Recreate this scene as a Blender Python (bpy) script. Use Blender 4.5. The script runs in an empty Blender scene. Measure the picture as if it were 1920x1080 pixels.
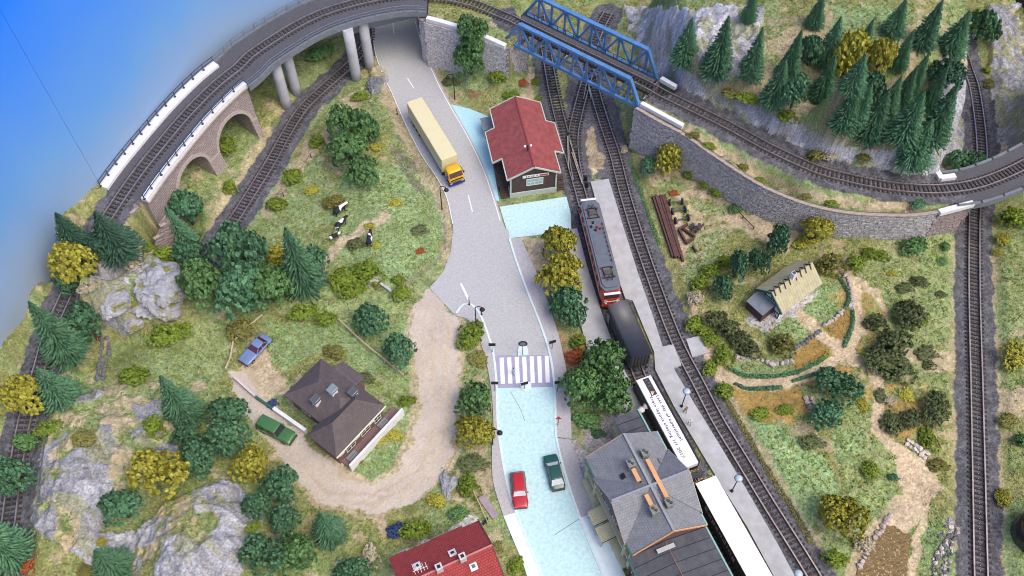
import bpy, bmesh, math, random
import numpy as np
from mathutils import Vector, Matrix
random.seed(7)
rng = np.random.default_rng(7)
S = bpy.context.scene
COL = S.collection
RAD = math.radians

# ------------------------------------------------------------------ camera
HC, FPX = 107.0, 1700.0
TILT = math.atan(1160 / 1700)
SN, CS = math.sin(TILT), math.cos(TILT)
cd = bpy.data.cameras.new('camera')
cam = bpy.data.objects.new('camera', cd)
COL.objects.link(cam)
cam.location = (0, 0, HC)
cam.rotation_euler = (TILT, 0, 0)
cd.sensor_width = 36.0
cd.sensor_fit = 'HORIZONTAL'
cd.lens = 36.0 * FPX / 1920
cd.clip_start = 1.0
cd.clip_end = 3000
S.camera = cam

# ------------------------------------------------------------------ sky and sun
SUN_DIR = Vector((0.42, -0.30, 0.86)).normalized()
el = math.asin(SUN_DIR.z)
az = math.atan2(SUN_DIR.x, SUN_DIR.y)
w = bpy.data.worlds.new('World')
S.world = w
w.use_nodes = True
nt = w.node_tree
sky = nt.nodes.new('ShaderNodeTexSky')
sky.sky_type = 'NISHITA'
sky.sun_disc = False
sky.sun_elevation = el
sky.sun_rotation = az
sky.air_density = 0.7
sky.dust_density = 4.5
sky.ozone_density = 0.3
nt.nodes['Background'].inputs['Strength'].default_value = 0.15
nt.links.new(sky.outputs['Color'], nt.nodes['Background'].inputs['Color'])
sl = bpy.data.lights.new('sun', 'SUN')
sl.energy = 0.8
sl.angle = RAD(40)
sl.color = (1.0, 0.95, 0.88)
so = bpy.data.objects.new('sun', sl)
COL.objects.link(so)
so.rotation_euler = SUN_DIR.to_track_quat('Z', 'Y').to_euler()
so.location = (60, 20, 150)
S.view_settings.view_transform = 'Standard'
S.view_settings.look = 'None'
S.view_settings.exposure = 0.60
S.view_settings.gamma = 1.0
S.cycles.filter_width = 1.0
S.cycles.max_bounces = 8
S.cycles.diffuse_bounces = 6


# ------------------------------------------------------------------ helpers
def at(px, py, z=0.0):
    """the world point at height z seen at photograph pixel (px, py)"""
    u, v = (px - 960) / FPX, (py - 540) / FPX
    t = (HC - z) / (CS + SN * v)
    return Vector((t * u, t * (SN - CS * v), z))


def proj(X, Y, Z):
    f = Y * SN - (Z - HC) * CS
    up = Y * CS + (Z - HC) * SN
    return 960 + FPX * X / f, 540 - FPX * up / f, f


def hash2(i, j, s):
    n = (i * 374761393 + j * 668265263 + s * 1442695041) & 0x7fffffff
    n = ((n ^ (n >> 13)) * 1274126177) & 0x7fffffff
    n = n ^ (n >> 16)
    return (n & 0xffff) / 65535.0


def vnoise(x, y, s=0):
    xi, yi = np.floor(x).astype(np.int64), np.floor(y).astype(np.int64)
    fx, fy = x - xi, y - yi
    fx, fy = fx * fx * (3 - 2 * fx), fy * fy * (3 - 2 * fy)
    a, b = hash2(xi, yi, s), hash2(xi + 1, yi, s)
    c, d = hash2(xi, yi + 1, s), hash2(xi + 1, yi + 1, s)
    return (a * (1 - fx) + b * fx) * (1 - fy) + (c * (1 - fx) + d * fx) * fy


def fbm(x, y, s=0, o=3):
    r, a, n = 0, 0.5, 0
    for k in range(o):
        r = r + a * vnoise(x * 2 ** k, y * 2 ** k, s + k * 17)
        n += a
        a *= 0.5
    return r / n


def inpoly(x, y, poly):
    ins = np.zeros(x.shape, bool)
    n = len(poly)
    for i in range(n):
        x1, y1 = poly[i][0], poly[i][1]
        x2, y2 = poly[(i + 1) % n][0], poly[(i + 1) % n][1]
        if y1 == y2:
            continue
        c = (y1 > y) != (y2 > y)
        ins ^= c & (x < (x2 - x1) * (y - y1) / (y2 - y1) + x1)
    return ins


def segdist(x, y, a, b):
    dx, dy = b[0] - a[0], b[1] - a[1]
    L = dx * dx + dy * dy + 1e-9
    t = np.clip(((x - a[0]) * dx + (y - a[1]) * dy) / L, 0, 1)
    return np.hypot(x - a[0] - t * dx, y - a[1] - t * dy), t


def polydist(x, y, pts):
    """distance to a polyline of 3-D points and the height of its nearest point"""
    best = np.full(x.shape, 1e9)
    zz = np.zeros(x.shape)
    for a, b in zip(pts[:-1], pts[1:]):
        d, t = segdist(x, y, a, b)
        m = d < best
        best = np.where(m, d, best)
        zz = np.where(m, a[2] + t * (b[2] - a[2]), zz)
    return best, zz


def sstep(a, b, x):
    t = np.clip((x - a) / (b - a), 0, 1)
    return t * t * (3 - 2 * t)


def spline(pts, step):
    """Catmull-Rom through 3-D points, resampled at even steps"""
    P = [Vector(p) for p in pts]
    P = [P[0] * 2 - P[1]] + P + [P[-1] * 2 - P[-2]]
    out = []
    for i in range(1, len(P) - 2):
        a, b, c, d = P[i - 1:i + 3]
        for k in range(24):
            t = k / 24
            out.append(0.5 * ((2 * b) + (c - a) * t + (2 * a - 5 * b + 4 * c - d) * t * t + (3 * b - 3 * c + d - a) * t ** 3))
    out.append(P[-2])
    cum = [0]
    for a, b in zip(out[:-1], out[1:]):
        cum.append(cum[-1] + (b - a).length)
    n = max(2, int(round(cum[-1] / step)))
    res, j = [], 0
    for k in range(n + 1):
        s = cum[-1] * k / n
        while j < len(cum) - 2 and cum[j + 1] < s:
            j += 1
        f = (s - cum[j]) / max(1e-9, cum[j + 1] - cum[j])
        res.append(out[j].lerp(out[j + 1], f))
    return res


def rbf(px, py, pts):
    """smooth height through scattered control heights"""
    A = np.array(pts, float)
    d = np.hypot(A[:, None, 0] - A[None, :, 0], A[:, None, 1] - A[None, :, 1])
    n = len(A)
    M = np.zeros((n + 1, n + 1))
    M[:n, :n] = -np.sqrt(d * d + 4) - np.eye(n) * 0.3
    M[n, :n] = M[:n, n] = 1
    wts = np.linalg.solve(M, np.append(A[:, 2], 0))
    out = np.full(px.shape, wts[n])
    for k in range(n):
        out = out - wts[k] * np.sqrt((px - A[k, 0]) ** 2 + (py - A[k, 1]) ** 2 + 4)
    return out


class MB:
    """collects boxes, tubes and sheets and links them as one mesh object"""

    def __init__(s):
        s.v, s.f, s.m = [], [], []

    def add(s, vs, fs, mi=0):
        o = len(s.v)
        s.v += [tuple(v) for v in vs]
        s.f += [tuple(i + o for i in f) for f in fs]
        s.m += [mi] * len(fs)
        return s

    def box(s, c, d, rz=0.0, mi=0, M=None, taper=1.0):
        x, y, z = d[0] / 2, d[1] / 2, d[2] / 2
        q = [(-x, -y, -z), (x, -y, -z), (x, y, -z), (-x, y, -z), (-x * taper, -y * taper, z), (x * taper, -y * taper, z), (x * taper, y * taper, z), (-x * taper, y * taper, z)]
        m = M if M is not None else Matrix.Rotation(rz, 3, 'Z')
        return s.add([Vector(c) + m @ Vector(p) for p in q], [(0, 3, 2, 1), (4, 5, 6, 7), (0, 1, 5, 4), (1, 2, 6, 5), (2, 3, 7, 6), (3, 0, 4, 7)], mi)

    def bar(s, a, b, wd, ht, mi=0, up=(0, 0, 1)):
        a, b = Vector(a), Vector(b)
        d = (b - a)
        L = d.length
        d.normalize()
        u = Vector(up)
        if abs(d.dot(u)) > 0.99:
            u = Vector((1, 0, 0))
        y = u.cross(d).normalized()
        z = d.cross(y)
        M = Matrix((d, y, z)).transposed()
        return s.box((a + b) / 2, (L, wd, ht), mi=mi, M=M)

    def tube(s, path, r, n=8, mi=0, cap=True):
        P = [Vector(p) for p in path]
        rs = r if isinstance(r, (list, tuple)) else [r] * len(P)
        vs, fs = [], []
        for i, p in enumerate(P):
            d = (P[min(i + 1, len(P) - 1)] - P[max(i - 1, 0)]).normalized()
            u = Vector((0, 0, 1)) if abs(d.z) < 0.9 else Vector((1, 0, 0))
            x = u.cross(d).normalized()
            y = d.cross(x)
            for k in range(n):
                a = 2 * math.pi * k / n
                vs.append(p + (x * math.cos(a) + y * math.sin(a)) * rs[i])
        for i in range(len(P) - 1):
            for k in range(n):
                k2 = (k + 1) % n
                fs.append((i * n + k, i * n + k2, (i + 1) * n + k2, (i + 1) * n + k))
        if cap:
            fs.append(tuple(range(n - 1, -1, -1)))
            fs.append(tuple(range((len(P) - 1) * n, len(P) * n)))
        return s.add(vs, fs, mi)

    def prism(s, pts, z0, z1, mi=0):
        n = len(pts)
        A = sum(pts[i][0] * pts[(i + 1) % n][1] - pts[(i + 1) % n][0] * pts[i][1] for i in range(n))
        if A < 0:
            pts = list(pts)[::-1]
        vs = [(p[0], p[1], z0) for p in pts] + [(p[0], p[1], z1) for p in pts]
        fs = [tuple(range(n, 2 * n)), tuple(range(n - 1, -1, -1))] + [(i, (i + 1) % n, n + (i + 1) % n, n + i) for i in range(n)]
        return s.add(vs, fs, mi)

    def slab(s, q, th, mi=0):
        """a sheet over the 3-D points q given a thickness downwards"""
        n = len(q)
        q = [Vector(p) for p in q]
        vs = q + [p - Vector((0, 0, th)) for p in q]
        fs = [tuple(range(n)), tuple(range(2 * n - 1, n - 1, -1))] + [(n + i, n + (i + 1) % n, (i + 1) % n, i) for i in range(n)]
        return s.add(vs, fs, mi)

    def ball(s, c, r, n=10, m=6, mi=0, sc=(1, 1, 1)):
        vs, fs = [], []
        for i in range(m + 1):
            a = math.pi * i / m
            for k in range(n):
                b = 2 * math.pi * k / n
                vs.append((c[0] + r * sc[0] * math.sin(a) * math.cos(b), c[1] + r * sc[1] * math.sin(a) * math.sin(b), c[2] + r * sc[2] * math.cos(a)))
        for i in range(m):
            for k in range(n):
                fs.append((i * n + k, (i + 1) * n + k, (i + 1) * n + (k + 1) % n, i * n + (k + 1) % n))
        return s.add(vs, fs, mi)

    def mesh(s, name, mats, smooth=False, tri=False):
        me = bpy.data.meshes.new(name)
        me.from_pydata(s.v, [], s.f)
        for m in (mats if isinstance(mats, (list, tuple)) else [mats]):
            me.materials.append(m)
        me.polygons.foreach_set('material_index', s.m)
        me.polygons.foreach_set('use_smooth', [smooth] * len(s.f))
        me.update()
        if tri:
            bm = bmesh.new()
            bm.from_mesh(me)
            bmesh.ops.triangulate(bm, faces=bm.faces)
            bmesh.ops.recalc_face_normals(bm, faces=bm.faces)
            bm.to_mesh(me)
            bm.free()
        return me

    def build(s, name, mats, parent=None, smooth=False, tri=False, loc=None):
        return link(name, s.mesh(name, mats, smooth, tri), parent, loc)


def link(name, me, parent=None, loc=None, rot=None):
    o = bpy.data.objects.new(name, me)
    COL.objects.link(o)
    if parent is not None:
        o.parent = parent
    if loc is not None:
        o.location = loc
    if rot is not None:
        o.rotation_euler = rot
    return o


def tag(o, label=None, cat=None, group=None, kind=None):
    for k, v in (('label', label), ('category', cat), ('group', group), ('kind', kind)):
        if v:
            o[k] = v
    return o


def thing(name, label, cat, loc=(0, 0, 0), rz=0.0, group=None):
    o = bpy.data.objects.new(name, None)
    COL.objects.link(o)
    o.location = loc
    o.rotation_euler = (0, 0, rz)
    o.empty_display_size = 0.3
    return tag(o, label, cat, group)


def rough_from(me, amount, seed=0):
    n = len(me.vertices)
    co = np.empty(n * 3)
    me.vertices.foreach_get('co', co)
    co += (np.random.default_rng(seed).random(n * 3) - 0.5) * 2 * amount
    me.vertices.foreach_set('co', co)
    me.update()


# ------------------------------------------------------------------ materials
def mat(name, col, rough=0.8, var=0.12, scale=2.5, bump=0.0, bscale=None, metal=0.0, spec=0.3, col2=None, coat=0.0, detail=4, obj_var=0.0, stretch=None):
    m = bpy.data.materials.new(name)
    m.use_nodes = True
    N, L = m.node_tree.nodes, m.node_tree.links
    b = N['Principled BSDF']
    b.inputs['Roughness'].default_value = rough
    b.inputs['Metallic'].default_value = metal
    b.inputs['Specular IOR Level'].default_value = spec
    b.inputs['Coat Weight'].default_value = coat
    tc = N.new('ShaderNodeTexCoord')
    nz = N.new('ShaderNodeTexNoise')
    nz.inputs['Scale'].default_value = scale
    nz.inputs['Detail'].default_value = detail
    nz.inputs['Roughness'].default_value = 0.65
    src = tc.outputs['Object']
    if stretch:
        mp = N.new('ShaderNodeMapping')
        mp.inputs['Scale'].default_value = stretch
        L.new(src, mp.inputs['Vector'])
        src = mp.outputs['Vector']
    L.new(src, nz.inputs['Vector'])
    mr = N.new('ShaderNodeMapRange')
    mr.inputs['From Min'].default_value = 0.3
    mr.inputs['From Max'].default_value = 0.7
    L.new(nz.outputs['Fac'], mr.inputs['Value'])
    mx = N.new('ShaderNodeMix')
    mx.data_type = 'RGBA'
    c2 = col2 or tuple(min(1, c * (1 + var)) for c in col)
    c1 = col if col2 else tuple(c * (1 - var) for c in col)
    mx.inputs[6].default_value = (*c1, 1)
    mx.inputs[7].default_value = (*c2, 1)
    L.new(mr.outputs['Result'], mx.inputs[0])
    out = mx.outputs[2]
    if obj_var:
        oi = N.new('ShaderNodeObjectInfo')
        hs = N.new('ShaderNodeHueSaturation')
        m1 = N.new('ShaderNodeMapRange')
        m1.inputs['To Min'].default_value = 1 - obj_var
        m1.inputs['To Max'].default_value = 1 + obj_var
        L.new(oi.outputs['Random'], m1.inputs['Value'])
        L.new(m1.outputs['Result'], hs.inputs['Value'])
        L.new(out, hs.inputs['Color'])
        out = hs.outputs['Color']
    L.new(out, b.inputs['Base Color'])
    if bump:
        n2 = N.new('ShaderNodeTexNoise')
        n2.inputs['Scale'].default_value = bscale or scale * 3
        n2.inputs['Detail'].default_value = 4
        L.new(src, n2.inputs['Vector'])
        bp = N.new('ShaderNodeBump')
        bp.inputs['Strength'].default_value = bump
        bp.inputs['Distance'].default_value = 0.15
        L.new(n2.outputs['Fac'], bp.inputs['Height'])
        L.new(bp.outputs['Normal'], b.inputs['Normal'])
    return m


def brickmat(name, c1, c2, mortar, bw=0.5, bh=0.2, ms=0.02, rough=0.85, bump=0.4, rotx=False):
    m = mat(name, c1, rough)
    N, L = m.node_tree.nodes, m.node_tree.links
    b = N['Principled BSDF']
    tc = N.new('ShaderNodeTexCoord')
    br = N.new('ShaderNodeTexBrick')
    br.inputs['Color1'].default_value = (*c1, 1)
    br.inputs['Color2'].default_value = (*c2, 1)
    br.inputs['Mortar'].default_value = (*mortar, 1)
    br.inputs['Scale'].default_value = 1.0
    br.inputs['Brick Width'].default_value = bw
    br.inputs['Row Height'].default_value = bh
    br.inputs['Mortar Size'].default_value = ms
    L.new(tc.outputs['UV'], br.inputs['Vector'])
    nz = N.new('ShaderNodeTexNoise')
    nz.inputs['Scale'].default_value = 1.5
    nz.inputs['Detail'].default_value = 5
    L.new(tc.outputs['Object'], nz.inputs['Vector'])
    mx = N.new('ShaderNodeMix')
    mx.data_type = 'RGBA'
    mx.blend_type = 'MULTIPLY'
    mx.inputs[0].default_value = 0.7
    L.new(br.outputs['Color'], mx.inputs[6])
    cr = N.new('ShaderNodeMapRange')
    cr.inputs['To Min'].default_value = 0.55
    cr.inputs['To Max'].default_value = 1.45
    L.new(nz.outputs['Fac'], cr.inputs['Value'])
    L.new(cr.outputs['Result'], mx.inputs[7])
    L.new(mx.outputs[2], b.inputs['Base Color'])
    bp = N.new('ShaderNodeBump')
    bp.inputs['Strength'].default_value = bump
    bp.inputs['Distance'].default_value = 0.05
    bp.invert = True
    L.new(br.outputs['Fac'], bp.inputs['Height'])
    L.new(bp.outputs['Normal'], b.inputs['Normal'])
    return m


def planar_uv(o, scale=1.0):
    """UVs in metres laid out per face along its own horizontal and slope directions"""
    me = o.data
    uv = me.uv_layers.new(name='UVMap')
    for p in me.polygons:
        n = p.normal
        t = Vector((0, 0, 1)).cross(n)
        if t.length < 1e-3:
            t = Vector((1, 0, 0))
        t.normalize()
        b = n.cross(t)
        for li in p.loop_indices:
            c = me.vertices[me.loops[li].vertex_index].co
            uv.data[li].uv = (c.dot(t) * scale, c.dot(b) * scale)
    return o


M_BALLAST = mat('track ballast', (0.10, 0.10, 0.115), 0.95, 0.45, 5, 0.8, 9, detail=6)
M_SLEEPER = mat('sleeper brown black', (0.040, 0.033, 0.036), 0.8, 0.3, 3, obj_var=0.25)
M_RAIL = mat('worn rail steel', (0.42, 0.36, 0.34), 0.38, 0.25, 1.2, metal=0.75, spec=0.5)
M_CONC = mat('pale concrete', (0.40, 0.41, 0.43), 0.85, 0.14, 0.8, 0.15, 6)
M_PILLAR = mat('grey concrete pillar', (0.42, 0.43, 0.47), 0.85, 0.12, 0.5, 0.1, 5)
M_WHITE = mat('white painted plaster', (0.70, 0.70, 0.73), 0.6, 0.10, 1.5)
M_WSTONE = mat('greyish white coping', (0.68, 0.68, 0.72), 0.75, 0.10, 1.2)
M_STONE = mat('grey wall stone', (0.43, 0.42, 0.43), 0.9, 0.45, 2.2, 0.5, 8)
M_STONEL = mat('pale wall stone', (0.58, 0.55, 0.56), 0.9, 0.30, 2.2, 0.5, 8)
M_MORTAR = mat('dark mortar', (0.12, 0.12, 0.13), 0.95, 0.3, 2)
M_BROWNST = mat('mauve brown sandstone', (0.31, 0.255, 0.25), 0.9, 0.25, 2.2, 0.4, 8)
M_BROWNMO = mat('mauve mortar', (0.24, 0.195, 0.19), 0.95, 0.2, 2)
M_STEELB = mat('blue painted bridge steel', (0.085, 0.215, 0.44), 0.45, 0.2, 1.0, spec=0.5)
M_DARKMET = mat('dark grey steel', (0.06, 0.065, 0.075), 0.5, 0.2, 2)
M_BLACK = mat('black paint', (0.018, 0.018, 0.022), 0.45, 0.2, 2)
M_GREYMET = mat('blue grey steel', (0.16, 0.18, 0.21), 0.5, 0.2, 1.5)
M_WOOD = mat('weathered timber', (0.42, 0.33, 0.22), 0.85, 0.3, 3)
M_WOODD = mat('dark brown timber', (0.075, 0.05, 0.045), 0.8, 0.3, 2.5)
M_GLASSD = mat('dark window glass', (0.03, 0.035, 0.045), 0.12, 0.1, 1, spec=0.6)

# ------------------------------------------------------------------ routes of the tracks (photograph pixels and heights)
PX = lambda l: [at(*p) for p in l]
TR_EAST = spline(PX([(1842, 1150, 0), (1838, 1080, 0), (1834, 900, 0), (1830, 720, 0), (1826, 560, 0), (1826, 420, 0), (1829, 380, 0), (1838, 320, 0), (1840, 285, 0), (1836, 233, 0), (1826, 167, 0), (1814, 130, 0), (1798, 80, 0), (1775, 20, 0), (1745, -40, 0)]), 0.66)
TR_HILL = spline(PX([(955, 35, 9.4), (1010, 62, 9.4), (1080, 96, 9.4), (1150, 130, 9.4), (1217, 163, 9.3), (1250, 181, 9.2), (1361, 235, 8.7), (1444, 280, 8.3), (1528, 318, 7.9), (1580, 333, 7.7), (1640, 346, 7.5), (1700, 354, 7.3), (1760, 356, 7.1), (1820, 349, 7.0), (1870, 333, 7.0), (1920, 310, 7.0), (1990, 270, 7.0), (2060, 225, 7.0)]), 0.66)
TR_VIA = spline(PX([(955, 35, 9.4), (880, 6, 9.8), (800, -8, 10.4), (730, -6, 11.0), (640, 14, 11.3), (567, 43, 11.2), (480, 97, 10.7), (447, 127, 10.5), (405, 161, 10.2), (355, 211, 9.9), (307, 267, 9.6), (258, 328, 9.2), (211, 396, 8.6), (165, 470, 7.6), (125, 555, 6.2), (95, 625, 5.0), (73, 700, 4.0), (50, 780, 3.3), (36, 850, 2.8), (24, 930, 2.5), (14, 1010, 2.3), (8, 1080, 2.2), (0, 1160, 2.2)]), 0.66)
TR_CUT = spline(PX([(390, 485, 0), (420, 440, 0), (451, 396, 0), (507, 307, 0), (535, 257, 0), (571, 202, 0), (620, 155, 0), (650, 129, 0), (672, 106, 0), (686, 84, 0), (690, 60, 0), (686, 30, 0), (676, -20, 0)]), 0.66)


def gnd(px, py, z=4.0):
    p = at(px, py, z)
    p.z = 0
    return p


TR_TRAIN = spline([at(1012, 30), at(1020, 70), at(1030, 123), at(1033, 167), at(1041, 205), at(1053, 240), at(1066, 283), at(1080, 333), gnd(1105, 376), gnd(1126, 458), gnd(1147, 540), gnd(1160, 567, 4.2), gnd(1203, 664, 4.2), gnd(1209, 706, 3.2) + Vector((-.35, .3, 0)), gnd(1296, 872, 3.2), gnd(1323, 899, 4), gnd(1423, 1078, 4), gnd(1480, 1180, 4)], 0.66)
for _ in range(30):
    TR_TRAIN = [TR_TRAIN[0]] + [TR_TRAIN[max(i - 3, 0)] * .25 + TR_TRAIN[i] * .5 + TR_TRAIN[min(i + 3, len(TR_TRAIN) - 1)] * .25 for i in range(1, len(TR_TRAIN) - 1)] + [TR_TRAIN[-1]]
TR_TRAIN = spline(TR_TRAIN[::3], .66)
TR_PLAT = spline(PX([(1140, 25, 0), (1122, 60, 0), (1107, 110, 0), (1113, 163, 0), (1132, 230, 0), (1153, 293, 0), (1170, 360, 0), (1196, 445, 0), (1231, 545, 0), (1268, 640, 0), (1309, 720, 0), (1344, 787, 0), (1384, 853, 0), (1445, 953, 0), (1508, 1053, 0), (1560, 1140, 0)]), 0.66)
TR_LINK = spline(PX([(1106, 130, 0), (1097, 160, 0), (1085, 205, 0), (1075, 253, 0), (1077, 300, 0), (1084, 340, 0)]), 0.66)
ROAD_L = [(690, -30), (696, 40), (703, 95), (716, 135), (735, 175), (760, 232), (790, 290), (820, 335), (838, 372), (849, 420), (848, 466), (832, 508), (805, 540)]
# ------------------------------------------------------------------ terrain heights
GX0, GX1, GY0, GY1, GS = -86.0, 92.0, 24.0, 168.0, 0.22
gx = np.arange(GX0, GX1, GS)
gy = np.arange(GY0, GY1, GS)
XX, YY = np.meshgrid(gx, gy)


def cp(l):
    return [tuple(at(*p)) for p in l]


LOW = cp([(960, 1120, 0), (960, 900, 0), (960, 700, 0), (900, 500, 0), (880, 350, 0), (800, 200, 0), (730, 60, 0), (700, -60, 0), (1080, 200, 0), (1090, 60, 0), (1050, 350, 0), (1110, 500, 0), (1200, 700, 0), (1300, 900, 0), (1450, 1090, 0), (1150, 300, 0), (1240, 560, 0), (1330, 740, 0),
          (690, 350, 1.6), (650, 250, 1.6), (720, 450, 1.6), (760, 400, 1.4), (600, 330, .9), (560, 400, .7), (780, 500, .6), (640, 510, 1.0), (700, 200, .8), (790, 330, .3),
          (640, 180, .2), (560, 260, .1), (460, 420, .1), (600, 120, 1.0), (540, 130, 1.2), (470, 270, .3), (430, 330, .4), (390, 400, .6), (430, 240, 1.0),
          (880, 130, 2.0), (850, 98, 2.6), (930, 120, 2.6), (960, 135, 2.2), (920, 190, .6), (1000, 150, 1.0), (820, 110, .8),
          (560, 620, .6), (620, 650, .5), (480, 690, .3), (600, 780, .3), (700, 850, .2), (740, 640, .3), (420, 740, .4), (500, 850, .3), (640, 930, .2), (700, 580, .5), (810, 700, 0), (790, 860, 0),
          (350, 650, .8), (250, 680, 1.2), (420, 560, .8), (200, 640, 1.6), (230, 540, 2.4), (200, 480, 4.0), (160, 560, 3.5), (300, 480, 1.5),
          (190, 800, 4.6), (110, 880, 4.6), (260, 760, 2.8), (300, 850, 3.2), (120, 800, 4.0), (220, 890, 4.0), (180, 960, 3.6), (90, 960, 4.4), (330, 720, 1.4), (400, 830, 1.2), (460, 800, .6),
          (400, 950, 4.4), (330, 990, 4.8), (400, 1040, 5.0), (310, 1080, 4.8), (460, 960, 2.6), (480, 1040, 2.4), (270, 950, 2.2), (230, 1020, 1.6), (215, 1080, 1.0), (150, 1050, 2.4), (120, 1110, 2.4), (540, 1000, .9), (560, 1080, .8), (640, 1040, .4), (470, 880, 1.2),
          (190, 395, 8.7), (235, 400, 7.6), (175, 400, 8.7), (140, 440, 7.8), (150, 520, 6.6), (100, 530, 6.6), (100, 610, 5.2), (70, 640, 5.0), (125, 640, 4.2), (50, 700, 4.0), (110, 710, 3.6), (20, 800, 3.2), (60, 800, 3.2), (0, 900, 2.6), (45, 930, 2.6), (-20, 1000, 2.3), (30, 1080, 2.2), (270, 420, 4.0), (250, 460, 4.0), (300, 440, 1.6),
          (700, 1000, .2), (840, 950, .1), (850, 1060, .1), (720, 1100, .2),
          (1220, 300, .6), (1300, 400, .5), (1200, 220, .5), (1300, 335, 1.0), (1400, 400, 1.4), (1500, 440, 1.6), (1640, 452, 1.6), (1740, 452, 1.0), (1300, 560, .5), (1470, 560, 1.0), (1500, 660, .6), (1600, 600, .8), (1700, 560, .8), (1770, 500, .3), (1770, 700, .2), (1450, 780, .8), (1560, 780, 1.2), (1700, 790, .9), (1500, 900, .5), (1620, 960, .3), (1740, 900, .2), (1680, 1040, -.2), (1760, 1040, .2), (1560, 1060, .2),
          (1880, 450, .6), (1920, 520, 1.0), (1890, 640, .4), (1920, 800, .6), (1890, 950, .3), (1960, 1080, .6), (1870, 390, .2), (1930, 420, 1.4),
          (1860, 250, .4), (1866, 160, .5), (1840, 80, .4), (1800, 340, 0), (1160, 60, .3), (1165, 120, .3), (1210, 130, 1.0), (1150, -20, .2), (1205, 255, .5)])
HT = rbf(XX, YY, LOW)


def flatten(tr, w0, w1, mask=None, dz=-0.03):
    global HT
    d, z = polydist(XX, YY, tr[::4] + [tr[-1]])
    k = 1 - sstep(w0, w1, d)
    if mask is not None:
        k = k * mask
    HT = HT * (1 - k) + (z + dz) * k
    return d


D_EAST = flatten(TR_EAST, 2.6, 4.5)
D_CUT = flatten(TR_CUT, 2.6, 4.5)
D_TRAIN = flatten(TR_TRAIN, 3.0, 5.0)
D_PLAT = flatten(TR_PLAT, 2.6, 4.5)
D_LINK = flatten(TR_LINK, 2.6, 4)
road_mid = [at(*p) for p in ((735, -30), (738, 40), (752, 100), (790, 180), (835, 260), (872, 330), (893, 400), (905, 480), (930, 560), (975, 650), (985, 740), (995, 850), (1020, 950), (1060, 1060), (1090, 1150))]
flatten(road_mid, 5.0, 7.0)
PADS = [[(685, -40), (700, 100), (735, 180), (820, 340), (845, 420), (842, 470), (800, 540), (860, 592), (920, 680), (920, 860), (915, 910), (955, 1010), (1000, 1160), (1210, 1160), (1145, 1000), (1112, 920), (1076, 820), (1068, 720), (1040, 590), (985, 470), (1075, 436), (1068, 366), (936, 380), (928, 300), (934, 222), (850, 190), (790, 40), (785, -40)],
        [(1060, 430), (1085, 425), (1110, 335), (1145, 333), (1200, 500), (1245, 640), (1320, 625), (1330, 670), (1290, 680), (1520, 1120), (1180, 1160), (1100, 900), (1130, 760), (1080, 640)]]
for pp in PADS:
    P_ = [at(*q) for q in pp]
    k = inpoly(XX, YY, P_).astype(float)
    d, _ = polydist(XX, YY, P_ + [P_[0]])
    k = np.where(k > 0, 1, 1 - sstep(0, 2.5, d))
    HT = HT * (1 - k) + (-.04) * k
n_end = [p for p in TR_VIA if p.z < 9.25]
D_VIA = flatten(n_end, 2.6, 4.2)


def plateau(pts, ctrl, tr=None):
    """raise a plateau with its own heights; pts: (px, py, z, width of the edge slope that follows the point)"""
    global HT
    P = [at(p[0], p[1], p[2]) for p in pts]
    up = rbf(XX, YY, [tuple(p) for p in P] + cp(ctrl))
    if tr is not None:
        d, z = polydist(XX, YY, tr[::4] + [tr[-1]])
        k = 1 - sstep(2.6, 4.6, d)
        up = up * (1 - k) + (z - .03) * k
    ins = inpoly(XX, YY, P)
    dn = np.full(XX.shape, 9.0)
    for i in range(len(P)):
        d, _ = segdist(XX, YY, P[i], P[(i + 1) % len(P)])
        dn = np.minimum(dn, d / pts[i][3])
    k = np.where(ins, sstep(0, 1, dn), 0)
    HT = HT * (1 - k) + up * k
    return k


WALLTOP = [(1192, 203, 9.0), (1235, 228, 8.9), (1283, 254, 8.5), (1330, 287, 8.2), (1400, 333, 7.8), (1450, 360, 7.5), (1520, 386, 7.2), (1600, 401, 7.0), (1700, 405, 6.9), (1765, 398, 6.8), (1826, 381, 6.8)]
wl = [at(*p) for p in WALLTOP]
inset = []
for i, p in enumerate(wl):
    d = (wl[min(i + 1, len(wl) - 1)] - wl[max(i - 1, 0)])
    n = Vector((-d.y, d.x, 0)).normalized()
    q = p + n * 0.35
    a, b, _ = proj(q.x, q.y, q.z)
    inset.append((a, b, p[2] - 0.15, 0.3))
K_HILL = plateau(inset + [(1800, 352, 6.9, .3), (1766, 333, 7.0, .3), (1748, 304, 7.2, .5), (1776, 318, 7.4, .5), (1796, 245, 9.0, .5), (1812, 175, 11, .5), (1816, 110, 12.5, .5), (1815, 40, 13.5, .5), (1812, -100, 14, .5), (1500, -140, 16, 6), (1210, -100, 14, 7), (1196, 20, 11.5, 7), (1222, 92, 9.6, 4), (1238, 146, 9.2, .4)],
                 [(1240, 165, 9.2), (1300, 190, 9.3), (1400, 236, 8.9), (1500, 290, 8.4), (1600, 322, 8), (1700, 342, 7.6), (1290, 150, 11.4), (1370, 190, 12), (1450, 225, 11.6), (1530, 265, 11), (1600, 290, 10.2), (1690, 310, 9.6), (1260, 90, 12.6), (1340, 130, 13.6), (1350, 60, 14.5), (1450, 140, 14.2), (1500, 80, 16), (1550, 200, 12.2), (1600, 60, 17), (1620, 150, 14.6), (1680, 240, 13), (1700, 130, 16), (1750, 60, 16.5), (1760, 190, 13), (1740, 270, 10.5)], TR_HILL)
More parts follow.
